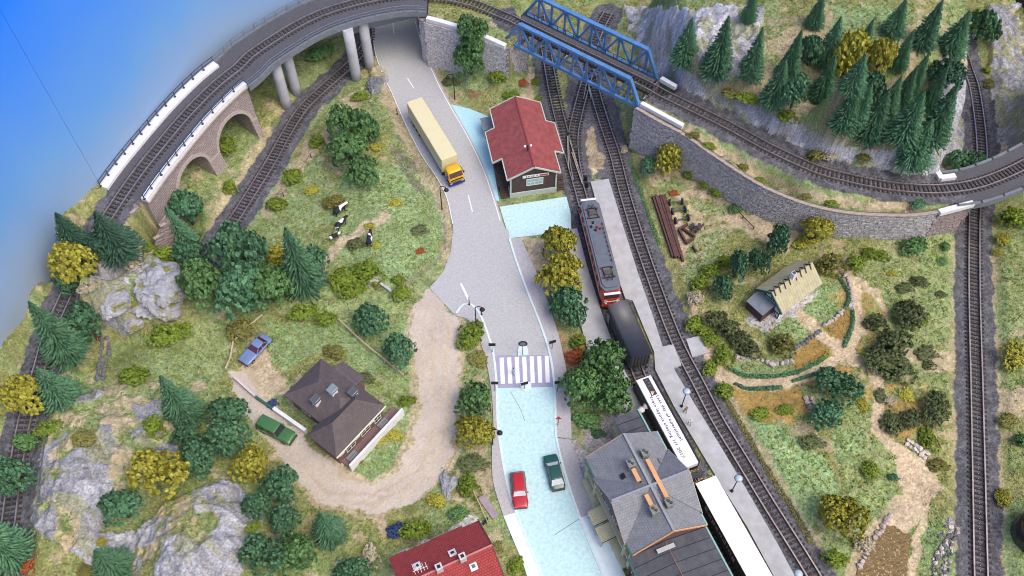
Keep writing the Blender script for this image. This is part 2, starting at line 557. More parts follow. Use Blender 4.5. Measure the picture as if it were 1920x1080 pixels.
K_CLIFF = plateau([(1846, -60, 0, 5.5), (1846, 30, .2, 5.5), (1866, 120, .3, 5.5), (1878, 200, .3, 5.5), (1884, 300, .3, 5.5), (1890, 340, .3, 5), (2150, 300, 0, 5), (2150, -100, 0, 6)], [(1900, 60, 13), (1905, 150, 11.5), (1925, 210, 10), (1925, 270, 8.5), (1990, 100, 14), (2000, 250, 10)])
K_ABUT = plateau([(797, 40, 9.6, .3), (870, 60, 9.5, .3), (953, 92, 9.2, .3), (985, 60, 9.2, .3), (960, -10, 9.4, .3), (880, -60, 9.6, .3), (800, -60, 9.9, .3)], [(900, 15, 9.4)], TR_HILL[:4])
# fine relief
NB = fbm(XX * 0.16, YY * 0.16, 3, 4) - 0.5
ND = fbm(XX * 0.9, YY * 0.9, 9, 3) - 0.5
PXX, PYY, _ = proj(XX, YY, HT)
JX = PXX + (fbm(XX * .55, YY * .55, 21, 3) - .5) * 22
JY = PYY + (fbm(XX * .55, YY * .55, 22, 3) - .5) * 22
ROCKY = [[(40, 910), (70, 820), (120, 760), (200, 722), (310, 720), (345, 790), (335, 870), (290, 900), (230, 940), (190, 1000), (120, 1030), (60, 980)],
         [(190, 1000), (255, 1000), (262, 1090), (180, 1060), (90, 1010)], [(262, 1100), (255, 1010), (300, 950), (390, 905), (440, 905), (500, 960), (470, 1010), (450, 1100)],
         [(160, 540), (190, 480), (290, 470), (320, 520), (300, 600), (240, 630), (180, 600)],
         [(1170, 20), (1215, 150), (1245, 150), (1300, 182), (1400, 228), (1500, 285), (1600, 318), (1700, 338), (1690, 285), (1600, 280), (1500, 240), (1400, 190), (1330, 160), (1420, 120), (1430, 20)],
         [(1700, 345), (1690, 300), (1720, 200), (1800, 60), (1830, 60), (1830, 180), (1790, 320)], [(1840, 20), (1860, 150), (1868, 300), (1890, 345), (2000, 300), (2000, 0)],
         [(690, 130), (720, 132), (725, 165), (690, 180)]]
RK = np.zeros(XX.shape, bool)
for p in ROCKY:
    RK |= inpoly(JX, JY, p)
sy, sx = np.gradient(HT, GS)
SLOPE = np.hypot(sx, sy)
rn = fbm(XX * .22, YY * .22, 41, 4)
cliffpx = inpoly(PXX, PYY, ROCKY[6]) | inpoly(PXX, PYY, [(1700, 345), (1720, 290), (1800, 60), (1830, 60), (1830, 180), (1790, 330)])
hillband = inpoly(JX, JY, ROCKY[4])
ROCK = RK & ((hillband & (rn > .43)) | (rn > 0.485) | (SLOPE > 1.15) | (cliffpx & (rn > .36)))
rr = np.abs(fbm(XX * .45, YY * .45, 51, 4) - .5) * 2
HT = HT + np.where(RK, (0.5 - rr) * 1.3 + np.where(ROCK, .18, 0), 0) * (1 - np.maximum(0, 1 - np.minimum(np.minimum(D_EAST, D_VIA), polydist(XX, YY, TR_HILL[::4])[0]) / 4.2))
UX0, UY0 = XX + HT * .6, YY - HT * .9
HT = HT + np.where(RK, (.5 - np.abs(fbm(UX0 * .9, UY0 * .9, 57, 4) - .5) * 2) * .75, 0) * sstep(2.8, 4.6, np.minimum(np.minimum(D_EAST, D_VIA), polydist(XX, YY, TR_HILL[::4])[0]))
flatmask = np.minimum.reduce([D_EAST, D_CUT, D_TRAIN, D_PLAT, D_VIA, polydist(XX, YY, TR_HILL[::4])[0]])
natural = sstep(2.4, 5, flatmask)
for pp in PADS:
    P_ = [at(*q) for q in pp]
    natural = natural * np.where(inpoly(XX, YY, P_), 0, sstep(0, 3, polydist(XX, YY, P_ + [P_[0]])[0]))
HT = HT + natural * (NB * .5 + ND * .10)


def hz(x, y):
    i = (y - GY0) / GS
    j = (x - GX0) / GS
    i0 = int(min(max(i, 0), HT.shape[0] - 2))
    j0 = int(min(max(j, 0), HT.shape[1] - 2))
    a, b = min(max(i - i0, 0), 1), min(max(j - j0, 0), 1)
    return float((HT[i0, j0] * (1 - b) + HT[i0, j0 + 1] * b) * (1 - a) + (HT[i0 + 1, j0] * (1 - b) + HT[i0 + 1, j0 + 1] * b) * a)


def g(px, py):
    """the point of the terrain seen at a pixel"""
    z = 24.0
    while z > -2:
        p = at(px, py, z)
        if hz(p.x, p.y) >= z:
            break
        z -= 0.25
    return Vector((p.x, p.y, hz(p.x, p.y)))


# ------------------------------------------------------------------ terrain colours (what each patch of ground is made of)
C = np.zeros(XX.shape + (3,))
n1 = fbm(XX * .13, YY * .13, 61, 4)
n2 = fbm(XX * .6, YY * .6, 62, 3)
UX, UY = XX + HT * .55, YY - HT * .95
n3 = fbm(UX * 1.9, UY * 1.9, 63, 2)
GRASS, OLIVE, BRIGHT = np.array((.225, .285, .12)), np.array((.25, .255, .10)), np.array((.22, .325, .145))
SAND, DIRT, BALL = np.array((.48, .385, .26)), np.array((.52, .455, .385)), np.array((.105, .105, .118))
ROCKC, BROWN, PAVE, RUST = np.array((.37, .375, .405)), np.array((.29, .185, .055)), np.array((.36, .33, .33)), np.array((.27, .13, .075))
DGREEN = np.array((.10, .14, .05))
t = sstep(.44, .60, n1)[..., None]
C[:] = GRASS * (1 - t) + OLIVE * t
k = sstep(.64, .75, n2)[..., None] * .7
C = C * (1 - k) + SAND * .9 * k
k = sstep(.60, .75, fbm(XX * .8, YY * .8, 64, 3))[..., None] * .55
C = C * (1 - k) + DGREEN * k


def zone(poly, col, amount=1.0, noise=0.0, var=.15, sd=0, jit=True):
    global C
    m = inpoly(JX if jit else PXX, JY if jit else PYY, poly).astype(float) * amount
    if noise:
        m = m * sstep(noise - .07, noise + .07, fbm(XX * .5, YY * .5, 70 + sd, 3))
    m = m[..., None]
    cc = np.array(col) * (1 + (fbm(XX * .4, YY * .4, 90 + sd, 3)[..., None] - .5) * 2 * var * 2)
    C = C * (1 - m) + cc * m


def band(pts, wid, col, amount=1.0, var=.15, sd=0):
    global C
    d, _ = polydist(JX, JY, [(p[0], p[1], 0) for p in pts])
    m = ((1 - sstep(wid * .75, wid * 1.1, d)) * amount)[..., None]
    cc = np.array(col) * (1 + (fbm(XX * .4, YY * .4, 120 + sd, 3)[..., None] - .5) * 2 * var * 2)
    C = C * (1 - m) + cc * m


# meadow, garden lawns and slopes
zone([(640, 320), (800, 300), (830, 380), (830, 440), (800, 490), (740, 540), (690, 500), (640, 480), (620, 400)], BRIGHT, .75, 0, .15, 1)
zone([(500, 330), (600, 290), (640, 380), (620, 420), (540, 430), (500, 400)], BRIGHT, .6, 0, .15, 2)
zone([(500, 600), (640, 610), (730, 690), (690, 720), (640, 660), (590, 660), (540, 700), (500, 660)], BRIGHT, .8, 0, .12, 3)
zone([(600, 600), (770, 580), (770, 720), (700, 700), (640, 640)], BRIGHT, .6, 0, .12, 4)
zone([(740, 770), (790, 760), (780, 850), (700, 905), (660, 880)], BRIGHT, .7, 0, .15, 5)
zone([(205, 640), (420, 600), (440, 700), (400, 720), (330, 700), (210, 700)], BRIGHT, .5, 0, .12, 6)
zone([(510, 560), (760, 560), (760, 600), (540, 600)], GRASS * 1.15, .8, 0, .12, 7)
zone([(815, 110), (900, 110), (990, 170), (960, 195), (840, 160)], BRIGHT, .65, .42, .15, 8)
zone([(850, 165), (910, 175), (930, 195), (850, 192)], RUST, .8, .42, .2, 9)
zone([(985, 130), (1005, 130), (1000, 190), (970, 195), (985, 160)], SAND, .9, .36, .2, 10)
zone([(700, 40), (650, 60), (560, 105), (480, 150), (520, 190), (600, 150), (660, 100)], GRASS * .95, .8, 0, .15, 11)
band([(800, 95), (812, 140), (840, 190), (860, 200)], 9, SAND * .9, .8, .2, 1)
band([(706, 130), (735, 200), (775, 285), (810, 340), (836, 400), (846, 450), (836, 490)], 13, SAND * .85, .75, .2, 2)
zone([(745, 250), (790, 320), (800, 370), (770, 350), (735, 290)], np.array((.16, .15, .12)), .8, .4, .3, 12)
band([(640, 150), (560, 235), (520, 300), (470, 385)], 8, SAND * .9, .8, .2, 3)
band([(675, 180), (600, 260), (540, 330), (500, 400)], 12, SAND * .9, .75, .2, 4)
band([(730, 400), (660, 440), (620, 480), (600, 500)], 9, SAND * .95, .85, .15, 5)
band([(500, 250), (470, 310), (400, 420)], 14, SAND, .6, .2, 6)
zone([(980, 445), (1025, 450), (1030, 540), (1020, 560), (1000, 500)], SAND, .9, .35, .15, 13)
zone([(1045, 620), (1100, 640), (1110, 700), (1060, 690)], RUST, .8, .45, .25, 14)
# dirt road and yards
DIRTROAD = [(806, 538), (855, 590), (862, 640), (860, 720), (858, 790), (848, 850), (815, 910), (760, 950), (690, 964), (610, 948), (560, 905), (520, 850), (470, 790), (440, 735), (425, 700), (470, 690), (500, 745), (540, 790), (575, 830), (640, 880), (700, 908), (748, 880), (775, 830), (788, 770), (780, 690), (768, 620), (775, 575)]
zone([(790, 540), (870, 600), (872, 800), (850, 880), (800, 930), (700, 975), (600, 960), (540, 900), (500, 860), (560, 830), (640, 870), (700, 900), (740, 870), (770, 800), (768, 700), (757, 620), (765, 570)], SAND, .75, .3, .15, 15)
zone(DIRTROAD, DIRT, .97, 0, .06, 16)
for tr in ([(815, 580), (812, 700), (818, 790), (790, 870), (700, 935), (610, 915), (540, 850)], [(838, 600), (838, 720), (838, 800), (806, 890), (700, 950), (600, 935)]):
    band(tr, 4, SAND * 1.05, .5, .2, 7)
zone([(445, 690), (490, 640), (520, 690), (545, 715), (530, 740), (500, 745), (470, 720)], SAND * 1.05, .9, 0, .15, 17)
zone([(610, 850), (660, 880), (690, 905), (640, 900)], SAND, .8, 0, .1, 18)
zone([(690, 965), (720, 1010), (740, 1000), (720, 960)], SAND * .9, .8, 0, .1, 19)
zone([(728, 1050), (890, 965), (905, 980), (730, 1062)], np.array((.55, .54, .52)), .9, .3, .1, 20)
zone([(915, 800), (925, 870), (935, 960), (900, 940), (870, 840)], SAND * .75, .7, .42, .2, 21)
zone([(1090, 800), (1150, 775), (1180, 780), (1170, 830), (1110, 865)], PAVE, .95, 0, .1, 22)
zone([(1062, 815), (1100, 840), (1112, 900), (1140, 960), (1100, 930), (1070, 870)], PAVE * 1.15, .9, 0, .1, 23)
# garden below the retaining wall
zone([(1180, 255), (1260, 300), (1400, 400), (1500, 440), (1480, 470), (1380, 430), (1300, 500), (1265, 490), (1225, 360), (1190, 310)], SAND, .9, .38, .15, 24)
zone([(1225, 335), (1270, 335), (1300, 360), (1240, 365)], GRASS, .8, .35, .15, 25)
zone([(1290, 370), (1370, 390), (1360, 410), (1290, 390)], GRASS * 1.1, .8, 0, .15, 26)
zone([(1290, 440), (1370, 430), (1340, 520), (1285, 540)], BRIGHT, .6, 0, .15, 27)
zone([(1510, 585), (1540, 525), (1575, 530), (1585, 570), (1545, 605)], BRIGHT, .85, 0, .1, 28)
zone([(1450, 620), (1500, 585), (1530, 615), (1490, 640)], BRIGHT, .85, 0, .1, 29)
zone([(1370, 680), (1480, 670), (1490, 700), (1380, 705)], BRIGHT, .7, 0, .1, 30)
zone([(1400, 605), (1420, 565), (1540, 545), (1500, 585), (1440, 628)], np.array((.42, .40, .41)), .95, 0, .15, 31)
band([(1590, 500), (1608, 560), (1612, 620), (1590, 660), (1540, 690), (1470, 718), (1400, 718), (1350, 700), (1300, 590)], 12, SAND * 1.1, .9, .1, 8)
band([(1500, 590), (1540, 630), (1590, 660), (1640, 700), (1650, 740), (1640, 800), (1690, 850), (1730, 900), (1700, 960), (1650, 990)], 10, SAND * 1.05, .9, .1, 9)
band([(1592, 515), (1640, 545), (1670, 590)], 9, SAND, .8, .2, 10)
zone([(1560, 560), (1600, 530), (1660, 560), (1670, 600), (1640, 640), (1610, 660)], BROWN * 1.2, .6, .45, .2, 32)
zone([(1545, 607), (1582, 580), (1596, 600), (1580, 645), (1553, 630)], BROWN, .95, 0, .12, 33)
zone([(1480, 678), (1490, 655), (1530, 625), (1558, 655), (1540, 672), (1490, 690)], BROWN, .95, 0, .12, 34)
zone([(1372, 722), (1440, 735), (1500, 725), (1515, 770), (1480, 800), (1400, 780), (1378, 760)], BROWN * 1.25, .9, .3, .15, 35)
zone([(1500, 720), (1560, 690), (1600, 690), (1560, 740)], BROWN * 1.2, .8, .3, .15, 36)
zone([(1660, 720), (1740, 715), (1740, 780), (1700, 830), (1660, 800)], BROWN * 1.2, .8, .42, .2, 37)
zone([(1620, 720), (1660, 740), (1650, 790), (1610, 780)], BROWN * 1.3, .7, .42, .2, 38)
zone([(1510, 780), (1560, 800), (1570, 850), (1510, 830), (1450, 790)], SAND * .75, .7, .42, .2, 39)
zone([(1395, 770), (1420, 785), (1540, 850), (1570, 900), (1575, 950), (1530, 960), (1510, 1000), (1450, 880)], BRIGHT * 1.1, .9, 0, .1, 40)
zone([(1560, 800), (1620, 790), (1630, 850), (1590, 880), (1560, 860)], BRIGHT, .8, 0, .12, 41)
zone([(1610, 820), (1680, 830), (1690, 890), (1640, 960), (1580, 900)], GRASS * 1.1, .7, 0, .12, 42)
zone([(1670, 820), (1720, 850), (1770, 910), (1730, 960), (1700, 1000), (1650, 985), (1690, 920)], SAND * 1.1, .95, 0, .12, 43)
band([(1730, 960), (1715, 1040), (1708, 1090)], 9, SAND * 1.1, .9, .1, 11)
band([(1680, 940), (1620, 1020), (1585, 1090)], 12, SAND * 1.0, .75, .15, 12)
zone([(1735, 980), (1790, 970), (1780, 1090), (1720, 1090)], BRIGHT * .9, .7, 0, .12, 44)
zone([(1660, 440), (1785, 440), (1785, 660), (1700, 640), (1650, 540), (1600, 500)], GRASS * 1.05, .6, 0, .12, 45)
zone([(1690, 650), (1790, 660), (1790, 690), (1700, 720)], SAND * .9, .8, .38, .15, 46)
zone([(1700, 720), (1790, 700), (1790, 790), (1760, 740)], GRASS, .6, .4, .15, 47)
zone([(1865, 400), (1990, 400), (1990, 620), (1880, 620)], GRASS * 1.05, .7, 0, .12, 48)
zone([(1875, 940), (1990, 940), (1990, 1090), (1885, 1090)], BRIGHT * .95, .6, 0, .12, 49)
zone([(1860, 730), (1930, 730), (1930, 780), (1870, 790)], SAND * .9, .8, .40, .15, 50)
for q in (1790, 1862):
    band([(q, 470), (q + 2, 700), (q + 8, 900), (q + 12, 1090)], 10, SAND * .85, .6, .25, 13)
band([(1290, 560), (1345, 700), (1400, 800), (1480, 940), (1545, 1050)], 10, SAND * .7, .65, .3, 14)
band([(1165, 230), (1200, 340), (1260, 500), (1290, 580)], 11, OLIVE * .9, .75, .3, 15)
# wooded hill
zone([(1250, 100), (1420, 40), (1560, 20), (1800, 20), (1790, 200), (1700, 330), (1600, 300), (1450, 230), (1300, 170)], SAND * .75, .7, .42, .2, 51)
zone([(1560, 10), (1680, 10), (1690, 75), (1640, 105), (1560, 90)], BRIGHT * 1.0, .9, 0, .1, 52)
band([(1290, 245), (1400, 315), (1500, 365), (1620, 385), (1720, 388)], 9, SAND * .85, .85, .25, 16)
band([(1330, 205), (1450, 268), (1560, 310), (1680, 335), (1750, 335)], 8, OLIVE, .7, .3, 17)
zone([(1700, 315), (1745, 305), (1765, 340), (1700, 345)], SAND * .9, .8, 0, .2, 53)
band([(1870, 130), (1878, 220), (1882, 300)], 14, SAND * .8, .85, .25, 18)
# rock
KR = ROCK[..., None].astype(float)
streak = fbm(UX * .8, UY * 1.7, 150, 4)[..., None]
crack = np.abs(fbm(UX * .5, UY * .8, 155, 4) - .5)[..., None]
rc = ROCKC * (0.66 + .62 * streak) * (.72 + .28 * sstep(.0, .045, crack)) * (1 - .25 * (fbm(XX * .15, YY * .15, 151, 2)[..., None] > .55))
lich = sstep(.55, .64, fbm(UX * .5, UY * .5, 152, 3))[..., None] * .6
rc = rc * (1 + .22 * hillband[..., None])
rc = rc * (1 - lich) + OLIVE * lich
C = C * (1 - KR) + rc * KR
soft = (RK & ~ROCK)[..., None] * sstep(.5, .62, fbm(XX * .6, YY * .6, 153, 3))[..., None] * .75
C = C * (1 - soft) + SAND * .95 * soft
# bare soil on the embankment steps, ballast
for d_, w_ in ((D_EAST, 2.7), (D_CUT, 2.6), (D_TRAIN, 2.6), (D_PLAT, 2.7), (D_LINK, 2.4), (D_VIA, 2.7), (polydist(XX, YY, TR_HILL[::4])[0], 3.0)):
    edge = w_ + (fbm(XX * .7, YY * .7, 160, 3) - .5) * 1.0
    m = (d_ < edge)
    if w_ == 3.0:
        m = (d_ < edge - .25) & (HT > 6.0)
    C[m] = BALL * (1 + (n3[m][:, None] - .5) * .7)
zone([(1005, 105), (1150, 105), (1180, 330), (1150, 340), (1100, 335), (1050, 330), (1010, 200)], BALL * 1.05, .9, .36, .2, 54)
zone([(1040, 130), (1060, 130), (1062, 200), (1045, 200)], OLIVE * 1.2, .9, .3, .25, 55)
zone([(1100, 240), (1112, 240), (1132, 310), (1112, 330), (1100, 290)], SAND * .9, .9, .33, .25, 56)
# the cottage paths once more, over the fields and heath
for bp, bw in (([(1590, 500), (1606, 560), (1612, 620), (1594, 662), (1545, 692), (1470, 720), (1400, 720), (1350, 700)], 13), ([(1500, 590), (1545, 634), (1592, 662), (1640, 700), (1652, 740), (1642, 800), (1690, 850)], 11), ([(1592, 515), (1640, 545), (1668, 588)], 7), ([(1300, 560), (1320, 640), (1350, 700)], 6)):
    band(bp, bw, SAND * 1.08, .95, .08, 30)
# worn variation
dr_ = inpoly(JX, JY, DIRTROAD)[..., None] * .75
C *= (1 + (n3[..., None] - .5) * .45 * (1 - dr_)) * (1 + (vnoise(UX * 4.3, UY * 4.3, 171)[..., None] - .5) * .6 * (1 - dr_))
C = np.clip(C, 0.01, .9)

# ------------------------------------------------------------------ terrain mesh
keep = (PXX > -260) & (PXX < 2180) & (PYY > -330) & (PYY < 1330)
kq = keep[:-1, :-1] | keep[1:, 1:]
nr, nc = XX.shape
idx = np.arange(nr * nc).reshape(nr, nc)
Q = np.stack([idx[:-1, :-1], idx[:-1, 1:], idx[1:, 1:], idx[1:, :-1]], -1)[kq]
used = np.zeros(nr * nc, bool)
used[Q.ravel()] = True
remap = np.cumsum(used) - 1
Q = remap[Q]
V = np.stack([XX, YY, HT], -1).reshape(-1, 3)[used]
sm_ = np.where(inpoly(JX, JY, DIRTROAD), .30, np.where((C[..., 0] > C[..., 1] * 1.15) & (C.max(2) > .3), .65, 1.0))
CC = np.concatenate([C.reshape(-1, 3)[used], sm_.reshape(-1, 1)[used]], 1)
me = bpy.data.meshes.new('terrain')
me.vertices.add(len(V))
me.vertices.foreach_set('co', V.ravel())
me.loops.add(Q.size)
me.loops.foreach_set('vertex_index', Q.ravel().astype(np.int32))
me.polygons.add(len(Q))
me.polygons.foreach_set('loop_start', np.arange(0, Q.size, 4, dtype=np.int32))
me.polygons.foreach_set('loop_total', np.full(len(Q), 4, np.int32))
me.polygons.foreach_set('use_smooth', np.ones(len(Q), bool))
ca = me.color_attributes.new('ground', 'FLOAT_COLOR', 'POINT')
ca.data.foreach_set('color', CC.ravel().astype(np.float32))
me.update(calc_edges=True)
M_GROUND = mat('scenic ground', (.3, .3, .3), 0.95, 0.25, 3.6, 1.0, 5, detail=8)
N_, L_ = M_GROUND.node_tree.nodes, M_GROUND.node_tree.links
va = N_.new('ShaderNodeVertexColor')
va.layer_name = 'ground'
mm = N_.new('ShaderNodeMix')
mm.data_type = 'RGBA'
mm.blend_type = 'MULTIPLY'
L_.new(va.outputs['Alpha'], mm.inputs[0])
nzz = [n for n in N_ if n.type == 'TEX_NOISE'][0]
mrr = N_.new('ShaderNodeMapRange')
mrr.inputs['From Min'].default_value = .25
mrr.inputs['From Max'].default_value = .75
mrr.inputs['To Min'].default_value = .42
mrr.inputs['To Max'].default_value = 1.58
L_.new(nzz.outputs['Fac'], mrr.inputs['Value'])
L_.new(va.outputs['Color'], mm.inputs[6])
L_.new(mrr.outputs['Result'], mm.inputs[7])
L_.new(mm.outputs[2], N_['Principled BSDF'].inputs['Base Color'])
me.materials.append(M_GROUND)
tag(link('terrain', me), kind='structure')
tag(MB().box((0, 95, -3.5), (420, 260, .5)).build('ground', M_GROUND), kind='structure')

# ------------------------------------------------------------------ road, pavements, islands, platforms
M_ASPH = mat('light grey model road', (.415, .42, .425), .85, .16, 4.5, .1, 20, detail=3)
M_CYAN = mat('pale cyan road paper', (.47, .68, .71), .8, .14, 2.4, .05, 9)
M_CYAN2 = mat('pale cyan yard paper', (.40, .66, .74), .8, .10, 3.2, .05, 9)
M_PAVEG = mat('grey pavement', (.42, .41, .425), .85, .18, 4.5, .1, 16)
M_PAVEC = mat('pale cyan white pavement', (.66, .78, .84), .8, .06, 2)
M_KERB = mat('pale kerb', (.60, .72, .75), .7, .1, 2)
M_LILAC = mat('lilac grey crossing film', (.33, .325, .46), .6, .12, 1.5, .3, 2)
M_LINE = mat('white road paint', (.8, .8, .82), .6, .05, 3)


def dense(l, st=1.2, z=0):
    return spline([at(p[0], p[1], z) for p in l], st)


def sheet(name, left, right, z, m, kind='structure', parent=None, th=None):
    """a road sheet between two edges resampled to the same count"""
    n = 60
    def rs(l):
        p = spline([at(q[0], q[1], 0) for q in l], .5)
        return [p[round(i * (len(p) - 1) / n)] for i in range(n + 1)]
    A, B = rs(left), rs(right)
    mb = MB()
    vs, fs = [], []
    for a, b in zip(A, B):
        for k in range(7):
            q = a.lerp(b, k / 6)
            vs.append((q.x, q.y, z))
    for i in range(n):
        for k in range(6):
            fs.append((i * 7 + k, i * 7 + k + 1, (i + 1) * 7 + k + 1, (i + 1) * 7 + k))
    mb.add(vs, fs)
    if th:
        mb.add([(p.x, p.y, z) for p in A] + [(p.x, p.y, z - th) for p in A], [(i, i + 1, n + 2 + i, n + 1 + i) for i in range(n)])
        mb.add([(p.x, p.y, z) for p in B] + [(p.x, p.y, z - th) for p in B], [(i + 1, i, n + 1 + i, n + 2 + i) for i in range(n)])
    o = mb.build(name, m, parent)
    if kind:
        o['kind'] = kind
    return o


K_LEFT = [(856, 588), (868, 572), (884, 572), (900, 590), (914, 625), (925, 664), (931, 720), (933, 790), (942, 860), (957, 930), (985, 1005), (1012, 1070), (1040, 1150)]
K_RIGHT = [(955, 447), (968, 490), (990, 550), (1010, 600), (1027, 650), (1037, 700), (1041, 760), (1043, 820), (1060, 890), (1083, 960), (1110, 1030), (1140, 1100), (1165, 1150)]
R_RIGHT = [(772, -30), (782, 40), (800, 98), (822, 150), (846, 196), (880, 255), (910, 318), (930, 375), (942, 415), (955, 447)]
sheet('road', ROAD_L, R_RIGHT, .06, M_ASPH, th=.3)
sheet('road', [(880, 572), (892, 582), (903, 600), (916, 635), (925, 666)], [(992, 552), (1001, 575), (1009, 600), (1020, 632), (1030, 666)], .056, M_ASPH)
sheet('road', [(925, 664), (928, 690), (931, 728)], [(1029, 664), (1034, 690), (1038, 726)], .05, M_LILAC, th=.3)
sheet('road', [(931, 728), (933, 790), (942, 860), (957, 930), (985, 1005), (1012, 1070), (1040, 1150)], [(1038, 726), (1041, 760), (1043, 820), (1060, 890), (1083, 960), (1110, 1030), (1160, 1150)], .06, M_CYAN, th=.3)
# the junction wedge and yards
for nm, pts, z, m in (('road', [(846, 470), (848, 440), (953, 430), (957, 449), (970, 492), (994, 555), (990, 580), (880, 582), (868, 575), (852, 590), (806, 541), (832, 508)], .052, M_ASPH),
                      ('yard', [(846, 196), (880, 204), (912, 217), (928, 224), (924, 300), (936, 378), (930, 376), (910, 318), (880, 255)], .05, M_CYAN2),
                      ('yard', [(937, 388), (1062, 369), (1070, 400), (1071, 430), (1030, 438), (955, 447)], .05, M_CYAN)):
    tag(MB().prism([at(*p) for p in pts], -.3, z).build(nm, m), kind='structure')
# pavements with kerbs
sheet('pavement', K_RIGHT[:8], [(977, 448), (1000, 498), (1025, 560), (1043, 615), (1056, 665), (1066, 720), (1070, 780), (1072, 824)], .13, M_PAVEG, th=.4)
sheet('pavement', [(1043, 822), (1060, 890), (1083, 958), (1088, 972)], [(1068, 824), (1085, 870), (1108, 935), (1118, 958)], .13, M_PAVEG, th=.4)
sheet('pavement', [(1088, 972), (1110, 1030), (1140, 1100), (1165, 1150)], [(1118, 958), (1140, 1010), (1175, 1085), (1200, 1140)], .12, M_PAVEC, th=.4)
sheet('pavement', [(853, 592), (880, 602), (898, 635), (912, 680), (922, 740), (925, 800), (922, 860), (926, 910), (944, 968)], [(868, 574), (884, 574), (902, 596), (918, 640), (930, 715), (933, 790), (942, 860), (953, 915), (966, 962)], .13, M_PAVEG, th=.4)
sheet('pavement', [(944, 968), (962, 1012), (985, 1070), (1005, 1150)], [(966, 962), (985, 1005), (1012, 1070), (1040, 1150)], .12, M_PAVEC, th=.4)


def ribbon(name, pts, wdt, z, h, m, kind='structure', parent=None):
    P = spline([at(p[0], p[1], 0) for p in pts], .6)
    mb = MB()
    sec = []
    for i, p in enumerate(P):
        d = (P[min(i + 1, len(P) - 1)] - P[max(i - 1, 0)]).normalized()
        n = Vector((-d.y, d.x, 0)) * wdt / 2
        sec.append([p + n, p - n])
    vs, fs = [], []
    for a, b in sec:
        vs += [(a.x, a.y, z), (b.x, b.y, z), (a.x, a.y, z - h), (b.x, b.y, z - h)]
    for i in range(len(sec) - 1):
        o = i * 4
        fs += [(o, o + 1, o + 5, o + 4), (o + 1, o + 3, o + 7, o + 5), (o + 2, o, o + 4, o + 6)]
    mb.add(vs, fs)
    o = mb.build(name, m, parent)
    if kind:
        o['kind'] = kind
    return o


ribbon('kerb', K_LEFT, .28, .17, .4, M_KERB)
ribbon('kerb', K_RIGHT, .28, .17, .4, M_KERB)
ribbon('road_marking', ROAD_L[1:-3], .11, .068, .02, M_LINE)
ribbon('road_marking', [(p[0] - 4, p[1]) for p in R_RIGHT[1:-1]], .12, .068, .02, M_LINE)
for a, b in (((736, 42), (739, 64)), ((764, 147), (776, 166)), ((878, 366), (886, 398))):
    ribbon('road_marking', [a, b], .15, .070, .02, M_LINE)
ribbon('road_marking', [(864, 532), (879, 562)], .32, .070, .02, M_LINE)
for k in range(7):
    x0, x1 = 940.5 + k * 14.1, 943 + k * 14.0
    y0, y1 = 671 - k * .6, 720 - k * .4
    ribbon('crossing_stripe', [(x0, y0), (x1, y1)], .56, .066, .012, M_LINE)
for k, (a, b) in enumerate((((700, 30), (0, 0)),)):
    pass


def dome_poly(c, r, n=20, sy=1.0):
    p = at(*c)
    return [(p.x + r * math.cos(6.2832 * k / n), p.y + r * sy * math.sin(6.2832 * k / n)) for k in range(n)]


i1 = [at(*p) for p in ((971, 668), (991, 667), (990, 655), (986, 648), (980, 645), (975, 648), (971, 656))]
i2 = [at(*p) for p in ((976, 718), (996, 717), (996, 727), (993, 733), (986, 736), (979, 733), (976, 727))]
tag(MB().prism(i1, -.1, .2).build('traffic_island', M_KERB), 'rounded pale refuge island on the far side of the zebra crossing', 'traffic island', 'refuge islands of the zebra crossing')
tag(MB().prism(i2, -.1, .2).build('traffic_island', M_KERB), 'rounded pale refuge island where the cyan road meets the zebra crossing', 'traffic island', 'refuge islands of the zebra crossing')

PLAT1 = [(1064, 434), (1082, 430), (1100, 500), (1130, 595), (1150, 650), (1172, 700), (1202, 754), (1214, 770), (1186, 782), (1160, 790), (1140, 745), (1110, 690), (1086, 600), (1072, 520)]
PLAT2 = [(1107, 343), (1141, 338), (1166, 420), (1196, 515), (1226, 602), (1242, 652), (1262, 648), (1277, 687), (1262, 692), (1302, 760), (1346, 832), (1400, 922), (1456, 1020), (1510, 1120), (1470, 1120), (1400, 990), (1325, 868), (1262, 762), (1228, 695), (1226, 662), (1206, 615), (1186, 566), (1172, 562), (1150, 500), (1128, 420)]
for pl in (PLAT1, PLAT2):
    tag(MB().prism([at(*p) for p in pl], -.2, .34).build('platform', M_CONC, tri=True), kind='structure')
tag(MB().prism([at(*p) for p in ((1286, 637), (1317, 630), (1326, 663), (1298, 671))], -.2, .22).build('paving_slab', M_CONC), 'square pale concrete slab beside the platform track, end of the crossing', 'concrete slab')
tag(MB().prism([at(*p) for p in ((1250, 654), (1262, 650), (1276, 684), (1266, 690))], -.2, .36).build('platform', M_CONC), kind='structure')
# joints and cracks in the cyan road
ribbon('road_joint', [(1040, 1003), (1094, 968)], .07, .064, .01, M_GREYMET)
ribbon('road_joint', [(957, 735), (974, 764), (984, 790)], .06, .064, .01, M_GREYMET)

